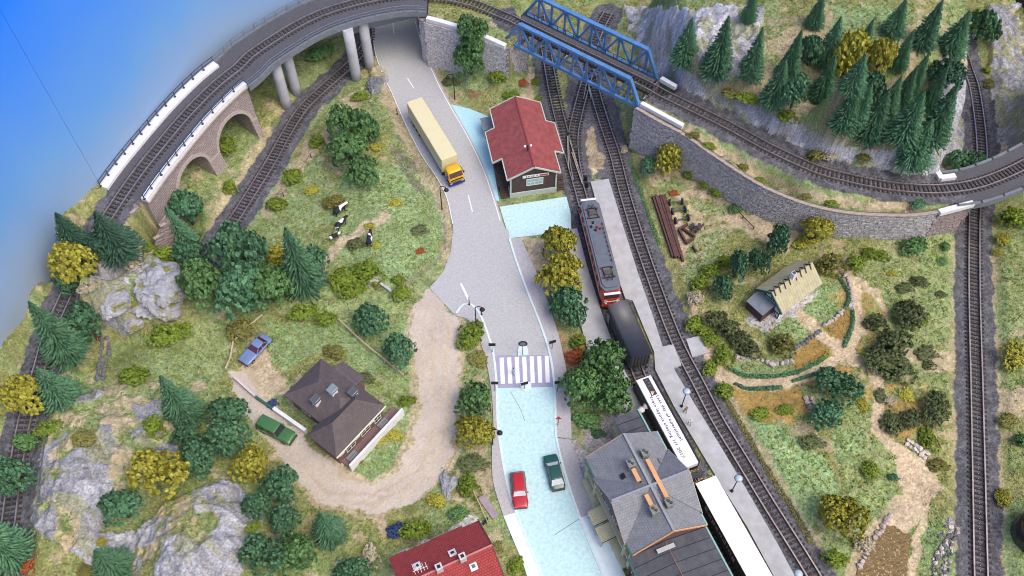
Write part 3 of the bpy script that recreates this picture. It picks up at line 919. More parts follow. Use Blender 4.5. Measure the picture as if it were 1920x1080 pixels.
# pond
M_POND = mat('brown pond water', (.16, .10, .03), .25, .35, 1.6, .6, 4, spec=.5)
POND = [(1680, 962), (1700, 962), (1712, 972), (1708, 1010), (1700, 1060), (1694, 1130), (1590, 1130), (1610, 1060), (1640, 1010), (1660, 980)]
tag(MB().prism([at(*p) for p in POND], -.6, .12).build('pond_water', M_POND), kind='structure')
mb = MB()
for k in range(160):
    q = at(random.uniform(1600, 1712), random.uniform(965, 1085), .126)
    a, b, _ = proj(q.x, q.y, q.z)
    if inpoly(np.array([a]), np.array([b]), POND)[0]:
        mb.box((q.x, q.y, .13), (random.uniform(.12, .3), .08, .015), rz=random.uniform(1.6, 2.2))
tag(mb.build('pond_leaves', mat('straw coloured leaf bits', (.5, .42, .25))), kind='stuff')

# ------------------------------------------------------------------ tracks
SL_ME = MB().box((0, 0, .02), (.26, 2.5, .16)).mesh('sleeper', [M_SLEEPER])
SLS = MB().box((0, 0, .02), (.26, 2.5, .16)).box((0, 0, .13), (.1, .1, .08), mi=1).box((0, .72, .11), (.3, .2, .04)).box((0, -.72, .11), (.3, .2, .04)).mesh('sleeper', [M_SLEEPER, M_RAIL])


def railway(label, tr, skip=None, group='railway tracks of the layout'):
    root = thing('railway_track', label, 'railway track', tr[len(tr) // 2], 0, group)
    off = Vector(tr[len(tr) // 2])
    for sgn in (-1, 1):
        mb = MB()
        vs, fs = [], []
        for i, p in enumerate(tr):
            d = (tr[min(i + 1, len(tr) - 1)] - tr[max(i - 1, 0)])
            n = Vector((-d.y, d.x, 0)).normalized()
            c = p - off + n * .76 * sgn
            for dx, dz in ((-.085, .1), (-.085, .33), (.085, .33), (.085, .1)):
                q = c + n * dx
                vs.append((q.x, q.y, q.z + dz))
        for i in range(len(tr) - 1):
            o = i * 4
            fs += [(o + k, o + k + 1, o + k + 5, o + k + 4) for k in range(3)]
        mb.add(vs, fs)
        mb.build('rail', M_RAIL, root)
    for i in range(len(tr) - 1):
        p = (tr[i] + tr[i + 1]) / 2
        a, b, _ = proj(p.x, p.y, p.z)
        if a < -30 or a > 1950 or b < -10 or b > 1100:
            continue
        d = tr[i + 1] - tr[i]
        o = link('sleeper', SLS, root, p - off)
        o.rotation_euler = (0, -math.atan2(d.z, math.hypot(d.x, d.y)), math.atan2(d.y, d.x))
    return root


railway('long nearly straight single track running under the curved steel bridge beside the garden', TR_EAST)
railway('high curved track sweeping from the blue truss bridge past the wooded hill', TR_HILL)
railway('high curved track on the arched viaduct running down behind the rock mounds', TR_VIA)
railway('low curved track passing in front of the stone arches and concrete pillars', TR_CUT)
railway('station track carrying the red locomotive and its wagons', TR_TRAIN)
railway('empty track along the outer edge of the island platform', TR_PLAT)
railway('short linking track curving between the two station tracks by the red hut', TR_LINK)
M_BLADE = mat('dull brass point blade', (.45, .40, .30), .45, .2, 2, metal=.4)
pt = thing('track_switch', 'brass coloured point blades where the tracks join beside the red hut', 'railway switch', at(1078, 300))
o0 = at(1078, 300)
for a, b in (((1064, 255), (1066, 316)), ((1072, 285), (1092, 345)), ((1068, 262), (1083, 312))):
    MB().bar(at(*a, .38) - o0, at(*b, .38) - o0, .14, .1).build('blade', M_BLADE, pt)
MB().box((.2, 2.4, .35), (1.0, .5, .3), rz=.3).build('lever_box', M_DARKMET, pt)
pf = thing('track_switch', 'pale point frog where two tracks split under the blue bridge', 'railway switch', at(1101, 168))
o0 = at(1101, 168)
for a, b in (((1101, 150), (1094, 185)), ((1102, 150), (1108, 185))):
    MB().bar(at(*a, .38) - o0, at(*b, .38) - o0, .12, .1).build('blade', M_BLADE, pf)
# ------------------------------------------------------------------ painted sky board behind the layout
M_SKYB = bpy.data.materials.new('painted sky board')
M_SKYB.use_nodes = True
N_, L_ = M_SKYB.node_tree.nodes, M_SKYB.node_tree.links
tc = N_.new('ShaderNodeTexCoord')
sx_ = N_.new('ShaderNodeSeparateXYZ')
L_.new(tc.outputs['Object'], sx_.inputs[0])
nz_ = N_.new('ShaderNodeTexNoise')
nz_.inputs['Scale'].default_value = .05
nz_.inputs['Detail'].default_value = 3
L_.new(tc.outputs['Object'], nz_.inputs['Vector'])
ad = N_.new('ShaderNodeMath')
ad.operation = 'MULTIPLY_ADD'
ad.inputs[1].default_value = 14
L_.new(nz_.outputs['Fac'], ad.inputs[0])
L_.new(sx_.outputs['Z'], ad.inputs[2])
mr_ = N_.new('ShaderNodeMapRange')
mr_.inputs['From Min'].default_value = 10
mr_.inputs['From Max'].default_value = 47
L_.new(ad.outputs[0], mr_.inputs['Value'])
cr_ = N_.new('ShaderNodeValToRGB')
cr_.color_ramp.elements[0].position = 0
cr_.color_ramp.elements[0].color = (.36, .405, .46, 1)
cr_.color_ramp.elements[1].position = 1
cr_.color_ramp.elements[1].color = (.002, .20, .95, 1)
e = cr_.color_ramp.elements.new(.45)
e.color = (.14, .35, .70, 1)
L_.new(mr_.outputs['Result'], cr_.inputs['Fac'])
L_.new(cr_.outputs['Color'], N_['Principled BSDF'].inputs['Base Color'])
N_['Principled BSDF'].inputs['Roughness'].default_value = .9


BOARD = spline([at(*p) for p in ((-180, 1160, 2.2), (-120, 1000, 2.5), (-70, 850, 3), (-6, 700, 4), (40, 622, 5), (66, 570, 6), (90, 515, 6.8), (128, 435, 7.8), (192, 345, 9), (248, 272, 9.6), (308, 197, 10), (396, 96, 10), (450, 54, 10.5), (530, 12, 11), (620, -24, 11), (740, -55, 11), (900, -80, 10), (1100, -120, 10), (1500, -170, 14), (2000, -190, 14), (2300, -180, 14))], 1.5)
seam_i = min(range(len(BOARD)), key=lambda i: (BOARD[i] - at(192, 345, 9)).length)


def backboard(i0, i1):
    mb = MB()
    vs, fs = [], []
    rng_ = list(range(i0, i1 + 1))
    for i in rng_:
        p = BOARD[i].copy()
        d = (BOARD[min(i + 1, len(BOARD) - 1)] - BOARD[max(i - 1, 0)])
        t = Vector((d.x, d.y, 0)).normalized()
        n = Vector((-t.y, t.x, 0))
        if i == seam_i:
            p = p + t * (.022 if i == i0 else -.022)
        q = p + n * 0.5
        vs += [(q.x, q.y, -4), (q.x, q.y, 64), (q.x + n.x * .3, q.y + n.y * .3, -4), (q.x + n.x * .3, q.y + n.y * .3, 64)]
    for k in range(len(rng_) - 1):
        o = k * 4
        fs += [(o, o + 1, o + 5, o + 4), (o + 1, o + 3, o + 7, o + 5)]
    fs += [(0, 2, 3, 1), (len(vs) - 4, len(vs) - 3, len(vs) - 1, len(vs) - 2)]
    mb.add(vs, fs)
    o = mb.build('sky_backdrop', M_SKYB)
    o['kind'] = 'structure'


backboard(0, seam_i)
backboard(seam_i, len(BOARD) - 1)


# ------------------------------------------------------------------ stone walls
def stone_wall(name, label, cat, top, m_stone, m_core, thick=.6, row=.36, sw=(.5, 1.0), cop=None, base=None, group=None, sink=.4, stone_name='stone_facing'):
    """a masonry wall whose outer face follows the polyline top (world points), with every stone built proud of the mortar core"""
    P = spline(top, .5) if len(top) > 2 else [Vector(top[0]).lerp(Vector(top[1]), k / 20) for k in range(21)]
    o0 = P[len(P) // 2].copy()
    o0.z = 0
    root = thing(name, label, cat, o0, 0, group)
    nor = []
    for i, p in enumerate(P):
        d = P[min(i + 1, len(P) - 1)] - P[max(i - 1, 0)]
        nor.append(Vector((d.y, -d.x, 0)).normalized())   # outer side: right of the direction
    bot = []
    for p, n in zip(P, nor):
        q = p + n * .5
        bot.append((base if base is not None else min(hz(q.x, q.y), p.z - .5)) - sink)
    mb = MB()
    vs, fs = [], []
    for p, n, b in zip(P, nor, bot):
        q = p - n * thick
        vs += [(p.x - o0.x, p.y - o0.y, b), (p.x - o0.x, p.y - o0.y, p.z), (q.x - o0.x, q.y - o0.y, p.z), (q.x - o0.x, q.y - o0.y, b)]
    for i in range(len(P) - 1):
        o = 4 * i
        fs += [(o, o + 4, o + 5, o + 1), (o + 1, o + 5, o + 6, o + 2), (o + 2, o + 6, o + 7, o + 3)]
    e_ = 4 * (len(P) - 1)
    fs += [(0, 1, 2, 3), (e_, e_ + 3, e_ + 2, e_ + 1)]
    mb.add(vs, fs)
    mb.build('wall_core', m_core, root)
    cum = [0]
    for a, b in zip(P[:-1], P[1:]):
        cum.append(cum[-1] + math.hypot(b.x - a.x, b.y - a.y))
    L = cum[-1]

    def pos(s):
        s = min(max(s, 0), L)
        j = 0
        while j < len(cum) - 2 and cum[j + 1] < s:
            j += 1
        f = (s - cum[j]) / max(1e-6, cum[j + 1] - cum[j])
        return P[j].lerp(P[j + 1], f), nor[j], bot[j] + (bot[j + 1] - bot[j]) * f
    sm = MB()
    rows = int((max(p.z for p in P) - min(bot)) / row) + 1
    for r in range(rows):
        s = -random.random() * .4
        while s < L:
            wd = random.uniform(*sw)
            p, n, b = pos(s + wd / 2)
            z1 = p.z - r * row
            if z1 - row > b - .3 and s + wd > .05:
                t = Vector((-n.y, n.x, 0))
                hh = row - .06 - random.random() * .05
                dp = random.uniform(.04, .15)
                c = p + n * (dp / 2 - .02)
                M = Matrix((t, -n, Vector((0, 0, 1)))).transposed()
                wv = min(wd - .07, 2 * (L - s - wd / 2) if s + wd > L else wd)
                if wv > .1:
                    sm.box((c.x - o0.x, c.y - o0.y, z1 - row / 2 + random.uniform(-.03, .03)), (wv, dp, hh), M=M, taper=1)
            s += wd
    st = sm.build(stone_name, m_stone, root)
    st['kind'] = 'stuff'
    if cop:
        m_c, cw, ch, lean = cop
        k = 0
        s = 0
        while s < L - .2:
            wd = min(1.6, L - s)
            p, n, b = pos(s + wd / 2)
            t = Vector((-n.y, n.x, 0))
            M = Matrix((t, -n, Vector((0, 0, 1)))).transposed()
            c = p - n * (cw / 2 - .15)
            q = bpy.data.objects.new('coping_stone', MB().box((0, 0, 0), (wd - .03, cw, ch), M=M).mesh('coping_stone', [m_c]))
            COL.objects.link(q)
            q.parent = root
            q.location = (c.x - o0.x, c.y - o0.y, p.z + ch / 2 + .01)
            s += wd
    return root


M_COPBR = mat('brownish coping', (.36, .29, .25), .9, .3, 2)
wt = [at(*p) for p in WALLTOP]
stone_wall('retaining_wall', 'long curved grey rubble retaining wall holding up the high track', 'retaining wall', wt[:10], M_STONE, M_MORTAR, cop=(M_COPBR, .5, .10, 0), row=.34, sw=(.45, .95))
stone_wall('abutment_wall', 'mauve brown abutment face at the end of the long wall beside the straight track', 'abutment', [wt[9], wt[10]], M_BROWNST, M_BROWNMO, base=.2, row=.3, sw=(.4, .8))
stone_wall('abutment_wall', 'mauve abutment face running back along the straight track under the curved bridge', 'abutment', [wt[10], at(1802, 353, 6.8)], M_BROWNST, M_BROWNMO, base=.0, row=.3, sw=(.4, .8))
stone_wall('abutment_wall', 'pale stone abutment carrying the lower end of the blue truss bridge', 'abutment', [at(1237, 147, 8.6), at(1192, 203, 8.6)], M_STONEL, M_BROWNMO, base=0.1, row=.36)
stone_wall('abutment_wall', 'tall pale stone abutment with parapet behind the big tree at the upper end of the blue bridge', 'abutment', [at(797, 42, 9.5), at(835, 52, 9.4), at(890, 70, 9.2), at(953, 93, 9.0)], M_STONEL, M_BROWNMO, row=.34, sw=(.4, .8))
stone_wall('abutment_wall', 'darker grey stone end face of the abutment below the upper end of the blue bridge', 'abutment', [at(953, 93, 8.6), at(992, 62, 8.6)], M_STONE, M_MORTAR, base=.5, row=.34)
stone_wall('abutment_wall', 'narrow pale stone pier end beside the road below the viaduct deck', 'abutment', [at(786, 32, 9.4), at(798, 43, 9.4)], M_STONEL, M_BROWNMO, base=.5, row=.34)
stone_wall('retaining_wall', 'mauve wing wall sloping down beyond the lower end of the arched viaduct', 'wing wall', [at(236, 425, 7.6), at(258, 385, 8.9)], M_BROWNST, M_BROWNMO, base=2.5, row=.3, sw=(.4, .8), cop=(M_COPBR, .5, .1, 0))
stone_wall('retaining_wall', 'mauve stone end wall with sloping top behind the spruces at the arches', 'wing wall', [at(292, 455, 4.2), at(316, 408, 7.0)], M_BROWNST, M_BROWNMO, base=1, row=.3, sw=(.4, .8), cop=(M_COPBR, .5, .1, 0))
stone_wall('retaining_wall', 'dark stone wall between the sunken track end and the road below the deck', 'retaining wall', [at(702, 150, .5), at(692, 95, .6), at(692, 45, .6)], M_STONE, M_MORTAR, base=-.4, row=.3)


def parapet(label, pts, z0, h, wd, group='white parapets along the tracks'):
    P = spline([at(p[0], p[1], p[2]) for p in pts], .7) if len(pts) > 2 else [at(*p) for p in pts]
    o0 = P[0].copy()
    mb = MB()
    vs, fs = [], []
    for i, p in enumerate(P):
        d = P[min(i + 1, len(P) - 1)] - P[max(i - 1, 0)]
        n = Vector((-d.y, d.x, 0)).normalized() * wd / 2
        for a, b in ((n, -h), (n, 0), (-n, 0), (-n, -h)):
            q = p + a - o0
            vs.append((q.x, q.y, q.z + b))
    for i in range(len(P) - 1):
        fs += [(4 * i + k, 4 * i + k + 1, 4 * i + k + 5, 4 * i + k + 4) for k in range(3)]
    e_ = 4 * (len(P) - 1)
    fs += [(3, 2, 1, 0), (e_, e_ + 1, e_ + 2, e_ + 3)]
    mb.add(vs, fs)
    o = mb.build('parapet', M_WHITE)
    o.location = o0
    tag(o, label, 'parapet', group)
    return o


parapet('white parapet strip on the wall where the blue truss bridge meets the curve', [(1203, 192, 9.6), (1281, 234, 9.3)], 9, .7, .7)
parapet('white parapet strip on the corner of the long wall by the straight track', [(1762, 396, 7.2), (1826, 379, 7.2)], 7, .7, .8)
parapet('short white parapet block behind the far truss of the blue bridge', [(1240, 145, 9.9), (1268, 161, 9.8)], 9, .7, .7)
lp = parapet('white L-shaped parapet at the foot of the cliff by the curved steel bridge', [(1746, 300, 7.9), (1766, 333, 7.6)], 7, .8, .8)
q = MB()
a, b = at(1764, 332, 7.6), at(1792, 328, 7.6)
q.bar(a - lp.location - Vector((0, 0, .4)), b - lp.location - Vector((0, 0, .4)), .8, .78)
q.build('parapet_return', M_WHITE, lp)
parapet('white railed parapet on the tall abutment behind the big tree', [(800, 32, 10.1), (838, 42, 10.0), (892, 60, 9.8), (948, 84, 9.6)], 9, .7, .8)
# buttress in the abutment wall
bt = at(829, 103, 2.2)
th = thing('buttress', 'pinkish buttress between two dark posts against the tall abutment wall', 'buttress', bt, -.3)
MB().box((0, 0, 1.8), (1.6, .9, 4.6)).build('stone_core', M_BROWNST, th)
for x in (-1.0, 1.0):
    MB().box((x, -.2, 1.9), (.3, .6, 5.0)).build('post', M_MORTAR, th)

# ------------------------------------------------------------------ arched viaduct
def track_range(tr, p0, p1):
    i0 = min(range(len(tr)), key=lambda i: (tr[i] - p0).length)
    i1 = min(range(len(tr)), key=lambda i: (tr[i] - p1).length)
    return tr[min(i0, i1):max(i0, i1) + 1]


def offset(path, d):
    out = []
    for i, p in enumerate(path):
        t = path[min(i + 1, len(path) - 1)] - path[max(i - 1, 0)]
        n = Vector((-t.y, t.x, 0)).normalized()
        out.append(p + n * d)
    return out


VIA = track_range(TR_VIA, at(232, 364, 9.0), at(430, 139, 10.1))
VIA = VIA[::-1]          # from the low end to the bridge end; outer (garden) side is on the right
HW = 3.75
SF, NF = offset(VIA, -HW), offset(VIA, HW)
vo = VIA[len(VIA) // 2].copy()
vo.z = 0
M_VBRICK = brickmat('mauve viaduct masonry', (.41, .34, .325), (.33, .275, .265), (.23, .19, .185), .75, .38, .05)
M_VBAND = mat('pale mauve band stone', (.44, .38, .36), .85, .15, 2)
M_DECKB = mat('dark deck ballast', (.095, .095, .108), .95, .35, 6, .7, 9)
via = thing('arched_viaduct', 'mauve masonry viaduct with two open arches and white railed parapets', 'viaduct', vo)
cum = [0]
for a, b in zip(SF[:-1], SF[1:]):
    cum.append(cum[-1] + (b - a).length)
VL = cum[-1]


def vpos(s, F):
    j = 0
    while j < len(cum) - 2 and cum[j + 1] < s:
        j += 1
    f = (s - cum[j]) / max(1e-6, cum[j + 1] - cum[j])
    return F[j].lerp(F[j + 1], f)


ARCHES = [(VL * .385, 3.7), (VL * .80, 3.7)]
SPR, GB = 3.6, -.3
cuts = set([0, VL])
for c, r in ARCHES:
    for k in range(25):
        cuts.add(c - r * math.cos(math.pi * k / 24))
k = 0
while k < VL:
    if all(abs(k - c) > r for c, r in ARCHES):
        cuts.add(k)
    k += 1.0
cuts = sorted(cuts)


def soffit(s):
    for c, r in ARCHES:
        if abs(s - c) <= r + 1e-6:
            return SPR + math.sqrt(max(0, r * r - (s - c) ** 2))
    return GB


def inside(s):
    return any(abs(s - c) < r for c, r in ARCHES)


mb = MB()
for s0, s1 in zip(cuts[:-1], cuts[1:]):
    op = inside((s0 + s1) / 2)
    b0, b1 = (soffit(s0), soffit(s1)) if op else (GB, GB)
    q = []
    for F_ in (SF, NF):
        for s, b in ((s0, b0), (s1, b1)):
            p = vpos(s, F_)
            q += [(p.x - vo.x, p.y - vo.y, b), (p.x - vo.x, p.y - vo.y, p.z + .05)]
    mb.add(q, [(0, 2, 3, 1), (4, 5, 7, 6)])
    if op:
        mb.add(q, [(0, 4, 6, 2)])
for c, r in ARCHES:
    for s, d in ((c - r, 1), (c + r, 0)):
        a, b = vpos(s, SF), vpos(s, NF)
        mb.add([(a.x - vo.x, a.y - vo.y, GB), (b.x - vo.x, b.y - vo.y, GB), (b.x - vo.x, b.y - vo.y, SPR), (a.x - vo.x, a.y - vo.y, SPR)], [(0, 1, 2, 3) if d else (3, 2, 1, 0)])
for s in (0, VL):
    a, b = vpos(s, SF), vpos(s, NF)
    mb.add([(a.x - vo.x, a.y - vo.y, GB), (b.x - vo.x, b.y - vo.y, GB), (b.x - vo.x, b.y - vo.y, b.z), (a.x - vo.x, a.y - vo.y, a.z)], [(0, 1, 2, 3)])
planar_uv(mb.build('arch_wall', M_VBRICK, via))
rl = lambda p: (p - vo)
mb = MB()
for i in range(len(VIA) - 1):
    a, b, c, d = (rl(x) for x in (SF[i], SF[i + 1], NF[i + 1], NF[i]))
    mb.add([(p.x, p.y, p.z - .02) for p in (a, b, c, d)], [(0, 1, 2, 3)])
mb.build('ballast_bed', M_DECKB, via)
for c, r in ARCHES:
    for k in range(17):
        a = math.pi * (k + .5) / 17
        s = c - r * math.cos(a)
        rr_ = r + .28
        s2 = c - rr_ * math.cos(a)
        p, p2 = vpos(s2, SF), vpos(s2 + .05, SF)
        t = (p2 - p).normalized()
        t.z = 0
        t.normalize()
        n = Vector((t.y, -t.x, 0))
        up = (t * -math.cos(a) + Vector((0, 0, math.sin(a)))).normalized()
        M = Matrix((n.cross(up), n, up)).transposed()
        o = MB().box((0, 0, 0), (.70, .26, .55), M=M).build('voussoir', M_VBAND, via)
        o.location = rl(Vector((p.x, p.y, SPR + rr_ * math.sin(a)))) + n * .03
for (s0, s1) in ((ARCHES[0][0] + 3.75, ARCHES[1][0] - 3.75), (ARCHES[1][0] + 3.75, VL), (0, ARCHES[0][0] - 3.75)):
    mb = MB()
    n_ = 6
    for k in range(n_):
        a, b = vpos(s0 + (s1 - s0) * k / n_, SF), vpos(s0 + (s1 - s0) * (k + 1) / n_, SF)
        a, b = rl(a), rl(b)
        a.z = b.z = SPR
        mb.bar(a, b, .3, .28)
    mb.build('string_course', M_VBAND, via)
    # battered foot of the pier
    mb = MB()
    a, b = vpos(s0 + .03, SF), vpos(s1 - .03, SF)
    m_ = rl((a + b) / 2)
    d = (b - a)
    d.z = 0
    Lp = d.length
    d.normalize()
    n = Vector((d.y, -d.x, 0))
    A, B = rl(a), rl(b)
    vs = []
    for z_, ofs in ((GB, .75), (SPR, .06)):
        for e in (A, B):
            vs.append((e.x + n.x * ofs, e.y + n.y * ofs, z_))
        for e in (B, A):
            vs.append((e.x - n.x * .5, e.y - n.y * .5, z_))
    mb.add(vs, [(0, 1, 5, 4), (1, 2, 6, 5), (2, 3, 7, 6), (3, 0, 4, 7), (4, 5, 6, 7)])
    planar_uv(mb.build('pier_foot', M_VBRICK, via))


def strip(path, d0, d1, z0, z1, name, m, parent, org):
    A, B = offset(path, d0), offset(path, d1)
    mb = MB()
    vs, fs = [], []
    for a, b in zip(A, B):
        a, b = a - org, b - org
        vs += [(a.x, a.y, a.z + z0), (a.x, a.y, a.z + z1), (b.x, b.y, b.z + z1), (b.x, b.y, b.z + z0)]
    for i in range(len(A) - 1):
        o = 4 * i
        fs += [(o + k, o + k + 1, o + k + 5, o + k + 4) for k in range(3)] + [(o + 3, o, o + 4, o + 7)]
    e_ = 4 * (len(A) - 1)
    fs += [(3, 2, 1, 0), (e_, e_ + 1, e_ + 2, e_ + 3)]
    mb.add(vs, fs)
    return mb.build(name, m, parent)


strip(VIA, -HW - .25, -HW + .75, .0, .5, 'parapet', M_WHITE, via, vo)
strip(VIA, HW - 1.25, HW + .1, .0, .45, 'parapet', M_WHITE, via, vo)
strip(VIA, HW + .1, HW + .5, -.4, .1, 'cornice', M_VBAND, via, vo)
strip(VIA, -HW - .45, -HW - .2, -.25, .02, 'cornice', M_VBAND, via, vo)


def railing(label, path, d, z0, h, pitch, m, lean=0.0):
    P = offset(path, d)
    o0 = P[len(P) // 2].copy()
    root = thing('railing', label, 'railing', o0, 0, 'railings on the viaduct')
    R0 = [p - o0 + Vector((0, 0, z0)) for p in P]
    for hh in (h, h * .5):
        mb = MB()
        for a, b in zip(R0[:-1], R0[1:]):
            mb.bar(a + Vector((0, 0, hh)), b + Vector((0, 0, hh)), .09, .09)
        mb.build('top_rail' if hh == h else 'middle_rail', m, root)
    me_ = MB().box((0, 0, h / 2), (.11, .11, h)).box((0, 0, .05), (.3, .3, .1)).mesh('rail_post', [m])
    acc = pitch
    for a, b in zip(R0[:-1], R0[1:]):
        acc += (b - a).length
        if acc >= pitch:
            acc = 0
            link('rail_post', me_, root, a)
    return root


M_RAILD = mat('dark blue grey railing', (.05, .06, .085), .5, .2, 2)
railing('dark railing on the white parapet above the two arches', VIA, -HW + .1, .5, 1.1, 1.9, M_RAILD)
railing('dark railing on the white parapet against the painted sky', VIA, HW - .2, .45, 1.1, 1.9, M_RAILD)

# steel deck on concrete pillars
DK = track_range(TR_VIA, at(430, 139, 10.1), at(800, -8, 9.9))[::-1]
do = DK[len(DK) // 2].copy()
deck = thing('viaduct_deck', 'dark ballasted deck carrying the high curve over the sunken track and the road', 'viaduct', do)
strip(DK, -4.1, 3.7, -.7, -.03, 'deck_slab', M_DECKB, deck, do)
strip(DK, -4.5, -4.12, -.75, .25, 'edge_girder', M_GREYMET, deck, do)
strip(DK, 3.72, 4.1, -.75, .25, 'edge_girder', M_GREYMET, deck, do)
railing('thin grey railing along the road side of the dark deck', DK, -4.3, .25, 1.0, 1.9, M_GREYMET)
railing('thin grey railing along the sky side of the dark deck', DK, 3.9, .25, 1.0, 1.9, M_GREYMET)
for lab, px, py in (('front concrete pillar of the pair beside the arched viaduct', 538, 200), ('rear concrete pillar of the pair beside the arched viaduct', 556, 175), ('front concrete pillar of the pair beside the road', 669, 148), ('rear concrete pillar of the pair touching the road wall', 694, 126)):
    p = at(px, py, 0)
    _, zt = polydist(np.array([p.x]), np.array([p.y]), DK)
    o = MB().tube([(0, 0, -.5), (0, 0, 2), (0, 0, 6), (0, 0, float(zt[0]) - .72)], .86, 20).build('concrete_pillar', M_PILLAR, None, True)
    o.location = p
    for pl in o.data.polygons:
        pl.use_smooth = abs(pl.normal.z) < .5
    tag(o, 'pale round ' + lab, 'pillar', 'concrete pillars under the deck')

# steel deck over the straight track
EB = track_range(TR_HILL, at(1778, 356, 7), at(2060, 225, 7))
eo = EB[len(EB) // 3].copy()
eb = thing('deck_bridge', 'curved blue grey steel deck bridge crossing the straight track by the cliff', 'bridge', eo)
strip(EB, -2.9, 2.9, -.55, -.03, 'deck_slab', M_DECKB, eb, eo)
strip(EB, -3.35, -2.92, -.9, .2, 'edge_girder', M_GREYMET, eb, eo)
strip(EB, 2.92, 3.35, -.9, .2, 'edge_girder', M_GREYMET, eb, eo)
bm_ = MB().box((0, 0, 0), (.18, .5, .12)).mesh('bracket', [M_DARKMET])
for i in range(0, len(EB), 5):
    for d in (-3.1, 3.1):
        q = offset(EB, d)[i]
        link('bracket', bm_, eb, q - eo + Vector((0, 0, .26)))

# ------------------------------------------------------------------ blue truss bridge
p0, p1 = at(947, 75, 8.6), at(1200, 203, 8.6)
ang = math.atan2(p1.y - p0.y, p1.x - p0.x)
tb = thing('truss_bridge', 'long blue steel truss bridge carrying the high track over the station throat', 'bridge', (p0.x, p0.y, 0), ang)
LT, ZB, ZT = 25.72, 8.6, 13.2
for y, sh in ((0.0, 0.0), (7.05, -1.3)):
    X0, X1 = 2.9 + sh, 23.4 + sh
    MB().bar((sh - .2, y, ZB), (LT + sh + .2, y, ZB), .42, .5).build('bottom_chord', M_STEELB, tb)
    MB().bar((X0, y, ZT), (X1, y, ZT), .72, .42).build('top_chord', M_STEELB, tb)
    MB().bar((X0, y, ZT), (sh + .1, y, ZB + .1), .56, .42).build('end_post', M_STEELB, tb)
    MB().bar((X1, y, ZT), (LT + sh - .1, y, ZB + .1), .56, .42).build('end_post', M_STEELB, tb)
    for k in range(9):
        x = X0 + (X1 - X0) * k / 8
        MB().bar((x, y, ZB + .2), (x, y, ZT - .2), .30, .26, up=(0, 1, 0)).build('vertical', M_STEELB, tb)
        MB().box((x, y, ZB + .1), (.9 if k % 2 else .5, .50, .62)).build('gusset_plate', M_STEELB, tb)
        if k < 8:
            xn = X0 + (X1 - X0) * (k + 1) / 8
            a, b = ((x, y, ZT - .1), (xn, y, ZB + .15)) if k % 2 == 0 else ((x, y, ZB + .15), (xn, y, ZT - .1))
            MB().bar(a, b, .26, .34).build('diagonal', M_STEELB, tb)
    for x in (sh + .2, LT + sh - .2):
        MB().box((x, y, ZB - .45), (1.2, 1.0, .5)).build('bearing', M_DARKMET, tb)
for k in range(11):
    x = .4 + k * 2.45
    MB().bar((x - .1, .2, ZB), (x - 1.1, 6.9, ZB), .3, .45).build('cross_beam', M_DARKMET, tb)
for y in (3.1, 4.7):
    MB().bar((-.8, y, ZB + .4), (LT - .6, y, ZB + .4), .3, .5).build('stringer', M_DARKMET, tb)
MB().bar((-1.0, 5.75, ZB + .35), (LT - 1.2, 5.75, ZB + .35), 1.15, .12).build('walkway', mat('brown grey walkway boards', (.11, .10, .10), .85, .25, 2), tb)
MB().bar((0.2, 1.6, ZB + .3), (LT - .3, 1.6, ZB + .3), .25, .12).build('cable_duct', M_DARKMET, tb)
me_ = MB().box((0, 0, .5), (.09, .09, 1.0)).mesh('rail_post', [M_DARKMET])
for k in range(16):
    link('rail_post', me_, tb, (-.4 + k * 1.55, 6.4, ZB + .4))
MB().bar((-.6, 6.4, ZB + 1.4), (LT - 1.6, 6.4, ZB + 1.4), .07, .07).build('hand_rail', M_DARKMET, tb)
# ------------------------------------------------------------------ buildings
M_REDROOF = mat('red roof sheet', (.265, .070, .068), .8, .25, 1.2, .15, 6)
M_REDTILE = brickmat('red roof tiles', (.36, .055, .055), (.31, .05, .052), (.17, .03, .032), .34, .30, .03)
M_PLANKD = brickmat('dark brown boarding', (.085, .06, .055), (.070, .05, .047), (.03, .022, .02), 9, .22, .02)
M_TRIMG = mat('pale green trim', (.42, .50, .42), .7, .1, 2)
M_BASEG = mat('pale grey green plinth', (.43, .48, .46), .85, .15, 2)
M_WINL = mat('cream window frame', (.68, .68, .56), .6, .06, 2)
M_GLASSB = mat('pale blue window pane', (.25, .38, .45), .2, .2, 1, spec=.5)
M_BROOF = brickmat('dark brown roof tiles', (.135, .112, .112), (.115, .095, .096), (.08, .066, .068), .3, .26, .03)
M_GROOF = brickmat('grey slate roof', (.235, .245, .27), (.205, .22, .245), (.165, .175, .20), .34, .34, .025, .7)
M_DROOF = mat('dark grey roofing felt', (.075, .08, .098), .75, .25, .8, .1, 5)
M_CREAM = mat('cream render', (.50, .49, .34), .8, .1, 2)
M_MAROON = mat('maroon brown brick wall', (.145, .085, .085), .85, .25, 2.5, .2, 7)
M_DKGREEN = mat('dark green trim', (.035, .11, .095), .6, .15, 2)
M_TEAL = mat('turquoise green gutter', (.22, .42, .38), .6, .1, 2)
M_ORANGE = mat('orange timber boards', (.62, .33, .16), .75, .12, 3)
M_CHIM = mat('grey green chimney', (.20, .22, .20), .85, .25, 3)
M_BEIGE = brickmat('beige sheet roof', (.43, .40, .26), (.41, .38, .25), (.35, .32, .2), .45, 30, .05, .75, .3)
M_GREYSH = mat('blue grey roof sheet', (.17, .19, .23), .7, .15, 1.5)
M_WWALL = mat('white render', (.68, .68, .70), .8, .08, 1.5)


def slabo(name, q, th, m, parent, uv=True):
    o = MB().slab(q, th).build(name, m, parent)
    if uv:
        planar_uv(o)
    return o


